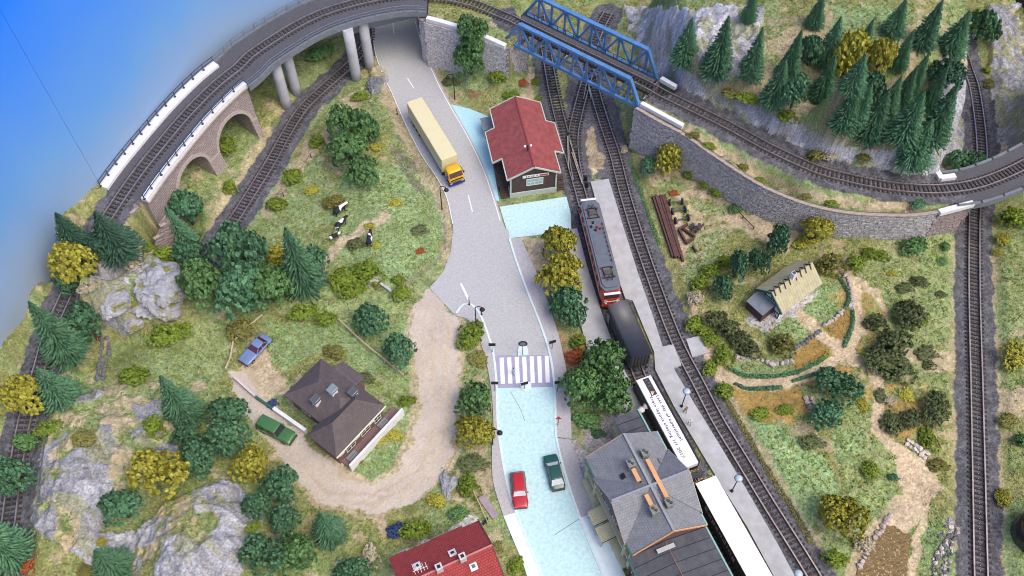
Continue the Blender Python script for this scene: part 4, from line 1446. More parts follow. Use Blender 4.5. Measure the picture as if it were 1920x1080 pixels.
def window(parent, c, wd, ht, ang, fm, gm=None, bars=1, name='window', cross=1):
    """a framed window; ang: direction the window faces"""
    M = Matrix.Rotation(ang + math.pi / 2, 3, 'Z')
    f = MB()
    for x in (-wd / 2, wd / 2):
        f.box(M @ Vector((x, 0, 0)), (.10, .10, ht + .10), M=M)
    for z in (-ht / 2, ht / 2):
        f.box(M @ Vector((0, 0, z)), (wd - .1, .098, .10), M=M)
    for k in range(bars):
        f.box(M @ Vector((wd * ((k + 1) / (bars + 1) - .5), 0, 0)), (.07, .09, ht - .1), M=M)
    for k in range(cross):
        f.box(M @ Vector((0, 0, ht * ((k + 1) / (cross + 1) - .5))), (wd - .1, .085, .06), M=M)
    o = f.build(name, fm, parent)
    o.location = c
    MB().box((0, 0, 0), (wd - .08, .04, ht - .08), M=M).build('pane', gm or M_GLASSD, o)
    return o


def house(name, label, cat, p0, p1):
    a = math.atan2(p1.y - p0.y, p1.x - p0.x)
    return thing(name, label, cat, (p0.x, p0.y, 0), a), a


# --- red roofed goods shed
hut, ha = house('goods_shed', 'dark boarded goods shed with red stepped roof beside the station tracks', 'shed', at(968, 188, 6.5), at(1004, 321, 6.5))
zr = lambda y: 6.5 - abs(y) * .50
for sg in (-1, 1):
    y1 = 4.1 * sg
    y2 = 5.55 * sg
    q = [(-.9, 0, 6.5), (14.2, 0, 6.5), (14.2, y1, zr(y1)), (9.75, y1, zr(y1)), (9.75, y2, zr(y2)), (3.25, y2, zr(y2)), (3.25, y1, zr(y1)), (-.9, y1, zr(y1))]
    if sg > 0:
        q = q[::-1]
    slabo('roof', q, .14, M_REDROOF, hut)
    mb = MB()
    e = [(-.9, 0, 6.5), (-.9, y1, zr(y1)), (3.25, y1, zr(y1)), (3.25, y2, zr(y2)), (9.75, y2, zr(y2)), (9.75, y1, zr(y1)), (14.2, y1, zr(y1)), (14.2, 0, 6.5)]
    for a, b in zip(e[:-1], e[1:]):
        mb.bar(Vector(a) - Vector((0, 0, .05)), Vector(b) - Vector((0, 0, .05)), .16, .26)
    mb.build('barge_board', M_TRIMG, hut)
MB().bar((-.9, 0, 6.53), (14.2, 0, 6.53), .22, .08).build('ridge_cap', mat('dull red ridge', (.22, .05, .05)), hut)
b_ = MB().add([(-.2, -3.5, .9), (13.8, -3.5, .9), (13.8, 3.5, .9), (-.2, 3.5, .9), (-.2, -3.5, 4.6), (13.8, -3.5, 4.6), (13.8, 3.5, 4.6), (-.2, 3.5, 4.6), (-.2, 0, 6.3), (13.8, 0, 6.3)], [(0, 1, 5, 4), (1, 2, 6, 9, 5), (2, 3, 7, 6), (3, 0, 4, 8, 7)])
planar_uv(b_.build('wall', M_PLANKD, hut))
MB().box((6.8, 0, .35), (14.3, 7.3, 1.1)).build('plinth', M_BASEG, hut)
for x, y in ((13.82, -3.5), (13.82, 3.5), (-.2, -3.5), (-.2, 3.5)):
    MB().box((x, y, 2.75), (.22, .22, 3.7)).build('corner_post', M_TRIMG, hut)
window(hut, (13.86, .2, 2.9), 2.5, 1.35, 0, M_WINL, M_GLASSB, 3)
sg_ = MB().box((13.95, .3, 4.35), (.08, 4.0, .5)).build('name_board', M_WHITE, hut)
M_SIGNR = mat('faded red sign paint', (.45, .06, .05), .7)
M_SIGNB = mat('navy sign paint', (.03, .05, .15), .7)
MB().box((14.0, 1.55, 4.35), (.02, 1.3, .32)).build('sign_field', M_SIGNR, sg_)
mb = MB()
for y, h_ in ((-1.1, .22), (-.75, .26), (-.3, .2), (.0, .24), (.5, .16)):
    mb.box((14.0, y, 4.36), (.02, .16, h_))
mb.build('sign_emblem', M_SIGNB, sg_)
for sg in (-1, 1):
    MB().box((7.6, sg * 4.3, .55), (9.2, 1.5, 1.2)).build('loading_dock', M_WOODD, hut)
    for k in range(5):
        MB().box((12.35 + k * .36, sg * 4.3, .98 - k * .2), (.34, 1.3, .12)).build('step', M_WOODD, hut)
    for k in range(2):
        MB().box((5.0 + k * 4, sg * 3.53, 2.35), (2.0, .09, 2.6)).build('door', mat('dark door', (.05, .04, .04)), hut)
    for k in range(3):
        MB().bar((3.6 + k * 3.0, sg * 3.5, 3.2), (3.6 + k * 3, sg * 5.2, zr(5.2) - .2), .14, .14).build('bracket', M_WOODD, hut)
MB().box((-.1, -4.6, 1.05), (2.4, 1.6, 2.1)).build('side_annexe', M_BASEG, hut)
MB().slab([(-1.5, -5.6, 2.15), (1.3, -5.6, 2.15), (1.3, -3.5, 2.4), (-1.5, -3.5, 2.4)], .12).build('annexe_roof', mat('grey annexe roof', (.22, .24, .26)), hut)
fin = MB().tube([(10.7, -.3, 6.2), (10.7, -.3, 7.5)], .07, 8)
fin.box((10.7, -.3, 7.4), (.1, 1.0, .08))
fo = fin.build('roof_mast', M_BLACK, hut)
for y in (-.75, .15):
    MB().ball((10.7, y, 7.45), .2).build('lamp_globe', M_WHITE, fo, True)


def hip(name, x0, x1, y0, y1, ze, zr, m, parent, h0=True, h1=True, th=.15, axis='x'):
    f = (lambda x, y, z: (x, y, z)) if axis == 'x' else (lambda x, y, z: (y, x, z))
    ym = (y0 + y1) / 2
    i = (y1 - y0) / 2
    a, b = (x0 + i if h0 else x0), (x1 - i if h1 else x1)
    v = [f(x0, y0, ze), f(x1, y0, ze), f(x1, y1, ze), f(x0, y1, ze), f(a, ym, zr), f(b, ym, zr)]
    fs = [(0, 1, 5, 4), (1, 2, 5), (2, 3, 4, 5), (3, 0, 4)]
    v += [(p[0], p[1], p[2] - th) for p in v[:4]]
    fs += [(0, 6, 7, 1), (1, 7, 8, 2), (2, 8, 9, 3), (3, 9, 6, 0), (6, 9, 8, 7)]
    if axis != 'x':
        fs = [q[::-1] for q in fs]
    return planar_uv(MB().add(v, fs).build(name, m, parent))


# --- brown roofed villa
vil, va_ = house('villa', 'villa with dark brown hipped roof and three small dormers above the gravel drive', 'house', at(602, 672, 3.6), at(722, 760, 3.6))
hip('roof', 0, 10.4, -6.75, 0, 3.6, 6.0, M_BROOF, vil, True, True)
hip('roof', -8.95, .03, 6.33, 11.3, 3.63, 6.15, M_BROOF, vil, True, True, axis='y')
slabo('roof', [(2.35, 1.5, 3.35), (2.35, -.6, 3.75), (6.4, -.6, 3.75), (6.4, 1.5, 3.35)], .14, M_BROOF, vil)
M_VWALL = mat('reddish brown villa wall', (.17, .105, .10), .85, .2, 2)
MB().box((5, -3.4, 1.6), (9.0, 5.8, 3.8)).build('wall', M_VWALL, vil)
MB().box((8.75, -4.45, 1.6), (4.2, 8.1, 3.79)).build('wall', M_VWALL, vil)
MB().box((4.35, .5, 1.5), (3.5, 1.5, 3.6)).build('wall', M_VWALL, vil)
M_DORM = mat('dormer roof dark slate', (.07, .08, .09), .5, .2, 2)
for lab, x, y, dy, dx in (('d', 4.7, -5.3, -1, 0), ('d', 5.9, -3.3, 0, 1), ('d', 7.7, -1.7, 1, 0)):
    zz = 5.0 if dx == 0 else 6.0
    d_ = MB().box((0, 0, .15), (.75, .9, 1.2)).build('dormer', M_WWALL, vil)
    d_.location = (x, y, zz)
    d_.rotation_euler = (0, 0, 0)
    MB().slab([(-.52, -.62, .9), (.52, -.62, .72), (.52, .62, .72), (-.52, .62, .9)], .12).build('dormer_roof', M_DORM if dx == 0 else mat('blue grey dormer roof', (.16, .20, .24), .4), d_)
for c, wd, a in (((10.9, -6.3, 1.9), 1.5, 0), ((10.9, -3.6, 1.9), 1.5, 0), ((10.9, -1.4, 1.7), 1.1, 0), ((.47, -3.4, 1.9), 1.4, math.pi), ((3, -6.33, 1.9), 1.4, -math.pi / 2), ((7.5, -.38, 1.9), 1.2, math.pi / 2)):
    window(vil, c, wd, 1.3, a, M_WINL)
M_TERR = mat('mauve brown terrace tiles', (.20, .13, .13), .85, .15, 2)
MB().box((11.75, -3.4, .25), (1.8, 9.7, .7)).build('terrace', M_TERR, vil)
MB().box((12.6, -3.4, .85), (.30, 9.9, 2.1)).build('terrace_wall', M_WHITE, vil)
for y in (-6.9, -1.2):
    for k in range(3):
        MB().box((11.3 + k * .4, y, .72 - k * .02), (.36, 1.5, .3 - k * .06)).build('step', mat('grey steps', (.22, .24, .26)), vil)
for y in (-8, -5.2, -2.6):
    MB().box((11.05, y, 2.9), (.5, .8, .14)).build('awning', M_WINL, vil)
mb = MB()
mb.bar((11.36, -8.95, 3.5), (11.36, 0, 3.5), .14, .16)
mb.build('gutter', M_WINL, vil)

# --- beige roofed cottage
cot, ca_ = house('cottage', 'half timbered cottage with beige roof and grey lean-to in the fenced garden', 'cottage', at(1447, 548, 5.5), at(1524, 491, 5.5))
cy = 0.0
slabo('roof', [(0, cy, 5.5), (.3, cy - 2.5, 3.0), (8.45, cy - 2.5, 3.0), (8.16, cy, 5.5)], .14, M_BEIGE, cot)
slabo('roof', [(8.16, cy, 5.5), (8.5, cy + 2.6, 3.0), (.5, cy + 2.6, 3.0), (0, cy, 5.5)], .14, M_BEIGE, cot)
cw = MB().add([(.6, cy - 2.05, .3), (8, cy - 2.05, .3), (8, cy + 2.1, .3), (.6, cy + 2.1, .3), (.6, cy - 2.05, 3.15), (8, cy - 2.05, 3.15), (8, cy + 2.1, 3.15), (.6, cy + 2.1, 3.15), (.6, cy, 5.3), (8, cy, 5.3)], [(0, 1, 5, 4), (1, 2, 6, 9, 5), (2, 3, 7, 6), (3, 0, 4, 8, 7)])
cw.build('wall', M_WWALL, cot)
M_TIMB = mat('dark green black timber', (.025, .04, .042), .7, .2, 2)
for a, b in (((.1, cy - 2.5, 2.9), (-.1, cy, 5.4)), ((-.1, cy, 5.4), (.3, cy + 2.6, 2.9))):
    MB().bar(a, b, .12, .3).build('barge_board', M_DKGREEN, cot)
for a, b in (((.57, cy - 2, 1.8), (.57, cy + 2, 1.8)), ((.57, cy - 2, 3.4), (.57, cy + 2, 3.4)), ((.57, cy, 3.4), (.57, cy, 5.2)), ((.57, cy - 1, 1), (.57, cy - 1, 4.2)), ((.57, cy + 1, 1), (.57, cy + 1, 4.2)), ((.57, cy - 1.9, .6), (.57, cy - 1, 1.8)), ((.57, cy - 2, .4), (.57, cy - 2, 3.4)), ((.57, cy + .1, 4.5), (.57, cy - 1, 4.5)), ((.57, cy + .9, 4.5), (.57, cy + .1, 4.5))):
    MB().bar(a, b, .09, .13).build('timber_beam', M_TIMB, cot)
for k in range(8):
    x = .35 + k * .98 + (.25 if k > 3 else 0)
    for sg in (-1, 1):
        MB().bar((x + .1 * sg, cy + .25 * sg, 5.85), (x, cy - .62 * sg, 5.0), .13, .10).build('ridge_brace', M_WOODD, cot)
MB().box((4.15, cy, 5.8), (.62, .62, 1.2)).build('chimney', M_WHITE, cot)
MB().box((4.15, cy, 6.42), (.4, .4, .12)).build('chimney_cap', M_DARKMET, cot)
slabo('lean_to_roof', [(-1.9, -1.2 + .2, 2.7), (.5, -1.2 + .2, 3.15), (.5, 2.1, 3.15), (-1.9, 2.1, 2.7)], .12, M_GREYSH, cot)
MB().box((-.55, .55, 1.3), (2.2, 2.9, 2.5)).build('lean_to', M_WOODD, cot)
for x in (2.2, 4.4, 6.6):
    window(cot, (x, cy - 2.08, 1.9), 1.0, 1.1, -math.pi / 2, M_WINL)

# --- red roofed house at the lower edge
rh, ra_ = house('red_roofed_house', 'large house with red tiled roof and white skylights beside the pale pavement', 'house', at(923, 1022, 7), at(798, 1078, 7))
secs = [(0, 2.0, 4.15), (2.0, 5.6, 4.42), (5.6, 8.9, 4.3), (8.9, 11.0, 4.45), (11.0, 11.05, 4.45)]
mb = MB()
for x0, x1, ye in secs[:4]:
    zz = 7 - ye * .62
    mb.slab([(x0, 0, 7), (x0, -ye, zz), (x1, -ye, zz), (x1, 0, 7)][::-1], .16)
planar_uv(mb.build('roof', M_REDTILE, rh))
slabo('roof', [(0, 0, 7), (11, 0, 7), (11, 4.6, 4.15), (0, 4.6, 4.15)][::-1], .16, M_REDTILE, rh)
MB().bar((0, 0, 7.05), (11, 0, 7.05), .2, .1).build('ridge_cap', mat('pinkish ridge tiles', (.48, .2, .19)), rh)
for sg in (-1, 1):
    MB().bar((-.03, 0, 6.95), (-.03, sg * 4.3, 4.32), .12, .28).build('barge_board', M_MAROON, rh)
rw = MB().add([(.5, -3.7, -.2), (10.5, -3.7, -.2), (10.5, 3.9, -.2), (.5, 3.9, -.2), (.5, -3.7, 4.5), (10.5, -3.7, 4.5), (10.5, 3.9, 4.4), (.5, 3.9, 4.4), (.5, 0, 6.8), (10.5, 0, 6.8)], [(0, 1, 5, 4), (1, 2, 6, 9, 5), (2, 3, 7, 6), (3, 0, 4, 8, 7)])
rw.build('wall', M_WWALL, rh)
window(rh, (.46, -1.2, 2), 1.2, 1.3, math.pi, M_WINL)
window(rh, (.46, 1.4, 2), 1.2, 1.3, math.pi, M_WINL)
for x in (3.6, 6.4):
    c_ = MB().box((x, .02, 7.35), (.75, .75, 1.1)).build('chimney', mat('greyish white chimney', (.52, .51, .52)), rh)
    MB().box((x, .02, 7.92), (.36, .36, .08)).build('flue', M_BLACK, c_)
slo = math.atan(.62)
for x, y in ((4.35, -1.25), (8.45, -1.6), (2.8, 1.15)):
    sg = 1 if y > 0 else -1
    M = Matrix.Rotation(-sg * slo, 3, 'X')
    c_ = MB().box((x, y, 7 - abs(y) * .62 + .1), (.85, .85, .3), M=M).build('skylight', M_WHITE, rh)
    MB().box((x, y, 7 - abs(y) * .62 + .26), (.42, .42, .04), M=M).build('pane', M_GLASSD, c_)
mb = MB()
for k in range(5):
    mb.bar((7.6 + k * .35, -.2, 8.0), (7.6 + k * .35, -1.0 - .1 * k, 8.0), .05, .05)
mb.bar((7.5, -.5, 7.99), (9.2, -.6, 7.99), .05, .05)
mb.tube([(8.3, -.55, 6.6), (8.3, -.55, 8.0)], .04, 6)
mb.build('aerial', M_WINL, rh)

# --- railway station
st_, sa_ = house('station_building', 'grey slate roofed station with cross gables, cream canopies and orange roof boards', 'railway station', at(1173, 819, 9), at(1265, 998, 9))
A_ = [(-.45, 0, 9), (12.2, 0, 9)]
for sg in (-1, 1):
    e = 4.75 * sg
    q = [(-.45, 0, 9), (12.2, 0, 9), (12.2, e, 5.9), (-.45, e, 5.9)]
    slabo('roof', q if sg < 0 else q[::-1], .16, M_GROOF, st_) if False else slabo('roof', q[::-1] if sg > 0 else q, .16, M_GROOF, st_)
    ya = 4.95 * sg
    for x2 in (2.25, 10.75):
        q = [(6.5, 0, 9.03), (6.5, ya, 9.03), (x2, ya, 5.93)]
        if (x2 < 6) == (sg < 0):
            q = q[::-1]
        slabo('cross_roof', q, .14, M_GROOF, st_)
        MB().bar((6.5, ya, 8.93), (x2, ya, 5.83), .10, .16).build('barge_board', mat('tan barge board', (.42, .28, .20), .8) if sg < 0 else M_TRIMG, st_)
    # gable wall with windows
    yw = 4.35 * sg
    mb = MB().add([(2.7, yw, 5.2), (10.3, yw, 5.2), (6.5, yw, 8.6), (2.7, yw - .2 * sg, 5.2), (10.3, yw - .2 * sg, 5.2), (6.5, yw - .2 * sg, 8.6)], [(0, 1, 2), (3, 5, 4)])
    mb.build('gable_wall', M_MAROON, st_)
    for x in (5.4, 7.6):
        window(st_, (x, yw + .05 * sg, 6.3), 1.0, 1.3, sg * math.pi / 2, M_WINL)
    MB().bar((-.45, e + .06 * sg, 5.85), (2.2, e + .06 * sg, 5.85), .18, .18).build('gutter', M_DKGREEN if sg < 0 else M_TEAL, st_)
    MB().bar((10.8, e + .06 * sg, 5.85), (12.2, e + .06 * sg, 5.85), .18, .18).build('gutter', M_DKGREEN if sg < 0 else M_TEAL, st_)
MB().bar((-.45, 0, 9.06), (12.2, 0, 9.06), .3, .12).build('ridge_cap', mat('pale grey ridge', (.26, .28, .31)), st_)
MB().bar((6.5, -4.9, 9.06), (6.5, 4.9, 9.06), .26, .11).build('ridge_cap', mat('pale grey ridge', (.26, .28, .31)), st_)
MB().bar((12.25, -4.7, 6.0), (12.25, 0, 8.95), .12, .24).build('barge_board', M_ORANGE, st_)
MB().bar((12.25, 4.7, 6.0), (12.25, 0, 8.95), .12, .24).build('barge_board', M_ORANGE, st_)
MB().bar((-.5, -4.7, 6.0), (-.5, 0, 8.95), .10, .16).build('barge_board', mat('tan barge board', (.42, .28, .20), .8), st_)
sw_ = MB().add([(0, -4.3, -.2), (12, -4.3, -.2), (12, 4.2, -.2), (0, 4.2, -.2), (0, -4.3, 6.1), (12, -4.3, 6.1), (12, 4.2, 6.1), (0, 4.2, 6.1), (0, 0, 8.85), (12, 0, 8.85)], [(0, 1, 5, 4), (1, 2, 6, 9, 5), (2, 3, 7, 6), (3, 0, 4, 8, 7)])
sw_.build('wall', M_MAROON, st_)
# facade towards the road
MB().box((6, -4.55, 3.3), (11.8, .5, .28)).build('string_course', M_CREAM, st_)
MB().box((6, -4.75, .5), (11.6, .9, 1.2)).build('plinth', M_CREAM, st_)
for k in range(6):
    x = 1.2 + k * 2.0
    window(st_, (x, -4.36, 4.6), 1.0, 1.6, -math.pi / 2, M_WINL)
    if k not in (2, 3):
        window(st_, (x, -4.36, 2.15), 1.0, 1.5, -math.pi / 2, M_WINL)
for x in (5.3, 7.4):
    d = MB().box((x, -4.38, 1.9), (1.3, .1, 2.2)).build('door', M_DKGREEN, st_)
for x in (.1, 2.5, 10.5, 11.9):
    MB().box((x, -4.5, 2.2), (.5, .45, 4.6)).build('pilaster', M_CREAM, st_)
for x0 in (4.55, 6.75):
    cn = slabo('entrance_canopy', [(x0, -4.4, 2.75), (x0, -6.5, 2.15), (x0 + 1.85, -6.5, 2.15), (x0 + 1.85, -4.4, 2.75)], .1, M_CREAM, st_, False)
    for k in range(8):
        x = x0 + .05 + k * 1.75 / 7
        MB().bar((x, -4.45, 2.80), (x, -6.48, 2.22), .08, .10).build('batten', M_CREAM, cn)
    for x in (x0 + .15, x0 + 1.7):
        MB().box((x, -6.3, 1.0), (.14, .14, 2.2)).build('canopy_post', M_CREAM, st_)
    MB().bar((x0 + 1.85, -4.4, 2.72), (x0 + 1.85, -6.5, 2.12), .1, .14).build('canopy_edge', M_WOODD, st_)
# chimneys, roof boards
for x, y, z in ((2.75, 1.15, 8.9), (3.35, -1.0, 8.9), (9.2, .95, 8.9), (9.35, -1.0, 8.85)):
    c_ = MB().box((x, y, z - .2), (.8, .8, 1.5)).box((x, y, z + .55), (.95, .95, .16)).build('chimney', M_CHIM, st_)
    for dx, dy in ((-.22, -.1), (.22, .12)):
        MB().tube([(x + dx * .8, y + dy, z + .6), (x + dx * .8, y + dy, z + .85)], .15, 8).build('chimney_pot', M_DARKMET, c_)
for x0, x1, y in ((3.5, 8.6, 1.05), (3.95, 5.6, -1.0), (7.3, 8.85, -1.0)):
    MB().box(((x0 + x1) / 2, y, 9.1), (x1 - x0, .5, .12)).build('roof_board', M_ORANGE, st_)
    me_ = MB().box((0, 0, 0), (.12, .1, .9)).mesh('board_strut', [M_WOODD])
    n_ = max(2, int((x1 - x0) / .8))
    for k in range(n_ + 1):
        link('board_strut', me_, st_, (x0 + (x1 - x0) * k / n_, y + .22, 8.68))
slp = math.atan(3.1 / 4.75)
for x, y, m in ((3.9, -2.1, M_BLACK), (3.6, 3.0, M_GROOF), (5.2, 3.2, M_GROOF)):
    M = Matrix.Rotation(-slp if y > 0 else slp, 3, 'X')
    MB().box((x, y, 9 - abs(y) * .653 + .12), (.6, .55, .2), M=M).build('roof_hatch', m, st_)
# lower wing
slabo('wing_roof', [(12.1, -.6, 6.0), (12.1, -5.1, 5.0), (24, -5.1, 5.0), (24, -.6, 6.0)], .18, M_DROOF, st_, False)
slabo('wing_roof', [(24, -.6, 6.0), (24, 4.8, 4.9), (12.1, 4.8, 4.9), (12.1, -.6, 6.0)], .18, M_DROOF, st_, False)
MB().bar((12.3, -.6, 6.04), (24, -.6, 6.04), .1, .05).build('ridge_cap', mat('rusty ridge', (.2, .12, .1)), st_)
for k in range(8):
    x = 13.4 + k * 1.35
    mb = MB().bar((x, -5, 5.05), (x, -.62, 6.02), .05, .04)
    mb.bar((x, 4.7, 4.95), (x, -.58, 6.02), .05, .04)
    mb.build('felt_seam', M_BLACK, st_)
for y, z, m in ((-5.15, 4.95, M_DKGREEN), (4.9, 4.85, M_TEAL)):
    MB().bar((12.1, y, z), (24, y, z), .2, .2).build('gutter', m, st_)
MB().box((18, -.3, 2.3), (11.6, 8.6, 5.2)).build('wing_wall', M_MAROON, st_)
MB().box((12.9, -.9, 6.08), (.5, 2.2, .10)).build('lead_flashing', mat('pale lead', (.4, .42, .45)), st_)
for k in range(4):
    window(st_, (13.5 + k * 2.4, -4.65, 2.6), 1.1, 1.6, -math.pi / 2, M_WINL)
# annexe
slabo('annexe_roof', [(-4.75, 1.15, 4.0), (-.3, 1.15, 4.0), (-.3, 4.5, 3.9), (-4.75, 4.5, 3.9)], .16, M_DROOF, st_, False)
MB().box((-2.5, 2.85, 1.8), (4.1, 3.0, 4.0)).build('annexe_wall', M_CREAM, st_)
for z in (1.2, 2.4):
    MB().box((-2.3, 1.2, z), (4.2, .35, .2)).build('annexe_band', M_CREAM, st_)
MB().bar((-4.75, 4.62, 3.95), (-.3, 4.62, 3.95), .22, .2).build('gutter', M_TEAL, st_)
for k in range(3):
    x = -3.7 + k * 1.3
    MB().bar((x, 1.2, 4.03), (x, 4.5, 3.93), .06, .04).build('felt_seam', M_BLACK, st_)
# ------------------------------------------------------------------ vehicles
def paint(name, c, rough=.3, coat=.5):
    return mat(name, c, rough, .08, 1.5, spec=.5, coat=coat)


M_TYRE = mat('black rubber', (.02, .02, .022), .8, .2, 3)
M_RIM = mat('grey wheel rim', (.35, .35, .37), .4, .1, 3, metal=.6)
M_LAMPW = mat('headlamp glass', (.7, .7, .68), .15, .05, 3, spec=.6)
M_LAMPR = mat('red lamp glass', (.4, .02, .02), .2, .05, 3)
M_CGLASS = mat('car window glass', (.035, .04, .05), .08, .1, 2, spec=.8)
M_CGLASSL = mat('pale car window glass', (.50, .55, .56), .1, .15, 2, spec=.6)  # one opaque pale tone for windscreens and rear windows
M_CGLASSR = mat('dark red tinted glass', (.09, .025, .045), .1, .2, 2, spec=.6)


def loft(stations, n=12):
    """stations: (x, halfwidth, z0, z1); a rounded-box section at each"""
    mb = MB()
    vs, fs = [], []
    for x, hw, z0, z1 in stations:
        zc, hz_ = (z0 + z1) / 2, (z1 - z0) / 2
        for k in range(n):
            a = 2 * math.pi * (k + .5) / n
            c, s = math.cos(a), math.sin(a)
            e = .42
            vs.append((x, hw * math.copysign(abs(c) ** e, c), zc + hz_ * math.copysign(abs(s) ** e, s)))
    m = len(stations)
    for i in range(m - 1):
        for k in range(n):
            fs.append((i * n + k, (i + 1) * n + k, (i + 1) * n + (k + 1) % n, i * n + (k + 1) % n))
    fs.append(tuple(range(n)))
    fs.append(tuple(range((m - 1) * n + n - 1, (m - 1) * n - 1, -1)))
    mb.add(vs, [f[::-1] for f in fs])
    return mb


def wheel_mesh(r, wd):
    t = MB().tube([(0, -wd / 2, 0), (0, -wd / 2 + .03, 0), (0, wd / 2 - .03, 0), (0, wd / 2, 0)], [r * .9, r, r, r * .9], 16)
    return t.mesh('wheel', [M_TYRE])


def put_wheels(root, xs, y, r, wd=.24):
    wm = wheel_mesh(r, wd)
    rm = MB().tube([(0, -.02, 0), (0, .02, 0)], r * .6, 12).mesh('rim', [M_RIM])
    for x in xs:
        for s in (-1, 1):
            o = link('wheel', wm, root, (x, s * y, r))
            link('rim', rm, o, (0, s * wd / 2, 0))


def car(label, rear, front, m, wd, ws0, ws1, rw1, rw0, h=1.4, belt=.88, glass=(None, None), hood=.80, trunk=.82, boxy=False):
    """a car from its rear to its front bumper; ws*/rw* are where windscreen and rear window start and end along it"""
    p0, p1 = at(*rear, .8), at(*front, .8)
    d = p1 - p0
    L = d.length
    c = (p0 + p1) / 2
    root = thing('car', label, 'car', (c.x, c.y, hz(c.x, c.y) + .0), math.atan2(d.y, d.x), 'parked and driving cars')
    root.location.z = max(root.location.z, .06) if abs(c.x - 3) < 8 else hz(c.x, c.y) + .02
    X = lambda f: (f - .5) * L
    hw = wd / 2
    st = [(X(0), hw * .86, .38, trunk - .1), (X(.02), hw * .94, .30, trunk - .03), (X(.08), hw, .26, trunk), (X(rw0), hw, .24, belt), (X(.5), hw * 1.0, .24, belt), (X(ws1), hw, .24, belt - .02), (X(min(.94, ws1 + .12)), hw * .99, .26, hood + .02), (X(.95), hw * .95, .28, hood - .04), (X(.99), hw * .86, .34, hood - .10), (X(1.0), hw * .78, .40, hood - .18)]
    loft(st, 16).build('body', m, root, True)
    zr_ = h
    iw = hw * (.82 if boxy else .72)
    r0, r1 = X(rw1), X(ws0)
    rf = loft([(r0 - .04, iw * .9, zr_ - .10, zr_ - .02), (r0 + .1, iw, zr_ - .12, zr_), ((r0 + r1) / 2, iw * 1.02, zr_ - .12, zr_ + .02), (r1 - .1, iw, zr_ - .12, zr_), (r1 + .04, iw * .92, zr_ - .10, zr_ - .02)], 12)
    rf.build('car_roof', m, root, True)
    bw = hw * .92
    gw, gs = glass[0] or M_CGLASS, glass[1] or M_CGLASS
    MB().slab([(X(ws1), -bw, belt - .03), (X(ws1), bw, belt - .03), (r1, iw * .97, zr_ - .05), (r1, -iw * .97, zr_ - .05)], .03).build('windscreen', gw, root)
    MB().slab([(X(rw0), bw, belt - .03), (X(rw0), -bw, belt - .03), (r0, -iw * .97, zr_ - .05), (r0, iw * .97, zr_ - .05)], .03).build('rear_window', gs, root)
    for s in (-1, 1):
        q = [(X(rw0) + .08, s * bw, belt - .02), (X(ws1) - .08, s * bw, belt - .02), (r1 - .03, s * iw, zr_ - .08), (r0 + .03, s * iw, zr_ - .08)]
        n = Vector((0, -s, -.3)) * .03
        mb = MB().add([Vector(p) for p in q] + [Vector(p) + n for p in q], [(0, 1, 2, 3), (7, 6, 5, 4)])
        mb.build('side_window', gs if gs is not M_CGLASSL else M_CGLASS, root)
        for f, r_ in ((rw0, r0), (ws1, r1)):
            MB().bar((X(f), s * bw, belt - .05), (r_, s * iw, zr_ - .07), .09, .08).build('pillar', m, root)
        mb = MB().bar(((r0 + r1) / 2, s * iw, zr_ - .07), ((X(rw0) + X(ws1)) / 2, s * bw, belt - .03), .09, .06)
        mb.build('pillar', m, root)
        MB().box((X(.985), s * hw * .62, hood - .22), (.10, .34, .16)).build('headlight', M_LAMPW, root)
        MB().box((X(.004), s * hw * .66, trunk - .22), (.08, .34, .15)).build('tail_light', M_LAMPR, root)
        MB().box((X(ws1) - .35, s * (hw + .08), belt + .08), (.16, .16, .12)).build('wing_mirror', m, root)
    for x, nm in ((X(1.0), 'front_bumper'), (X(0), 'rear_bumper')):
        MB().box((x, 0, .38), (.14, wd * .86, .2)).build(nm, M_DARKMET, root)
    put_wheels(root, (X(.19), X(.81)), hw - .10, .32)
    return root


car('glossy red estate car heading down the pale cyan road', (970, 884), (977, 951), paint('glossy red paint', (.42, .012, .022)), 1.85, .60, .70, .10, .02, 1.38, glass=(M_CGLASSL, M_CGLASS))
car('dark green saloon car heading up the pale cyan road', (1048, 917), (1031, 852), paint('dark bottle green paint', (.012, .075, .062)), 1.85, .62, .76, .24, .10, 1.36, glass=(M_CGLASSL, M_CGLASSL))
cb = car('blue saloon with dark red windows parked in the sandy yard of the villa', (502, 632), (456, 681), paint('metallic slate blue paint', (.15, .22, .40)), 1.95, .48, .62, .26, .14, 1.36, glass=(M_CGLASSR, M_CGLASSR))
MB().box((1.75, 0, .83), (1.3, .07, .03)).build('bonnet_strip', M_RIM, cb)
car('boxy green off-road car parked on the gravel drive by the villa', (487, 791), (549, 823), paint('grassy green paint', (.045, .15, .045), .4), 1.95, .58, .66, .04, .01, 1.85, .98, hood=1.02, trunk=1.0, boxy=True, glass=(M_CGLASS, M_CGLASS))

# lorry
p0, p1 = at(776.5, 187, 4), at(842.5, 295.5, 4)
d = p1 - p0
lor = thing('lorry', 'articulated lorry with long cream trailer and yellow cab on the grey road', 'lorry', (p0.x, p0.y, .07), math.atan2(d.y, d.x))
M_CREAMT = mat('cream trailer panel', (.66, .60, .36), .5, .04, 1, spec=.4)
M_YEL = mat('yellow cab paint', (.72, .40, .01), .35, .06, 2, spec=.5)
M_BLUEC = mat('deep blue chassis', (.01, .03, .22), .5, .15, 2)
TL = 13.85
tr_ = MB().box((TL / 2, 0, 2.55), (TL, 2.6, 2.85)).build('trailer_body', M_CREAMT, lor)
bv = tr_.modifiers.new('bevel', 'BEVEL')
bv.width = .06
bv.segments = 2
for y in (-1.31, 1.31):
    for z in (1.25, 3.85):
        MB().box((TL / 2, y, z), (TL - .1, .05, .14)).build('edge_rail', M_CREAMT, tr_)
MB().box((TL / 2 - .2, 0, .95), (TL - .6, 1.9, .3)).build('trailer_chassis', M_BLUEC, lor)
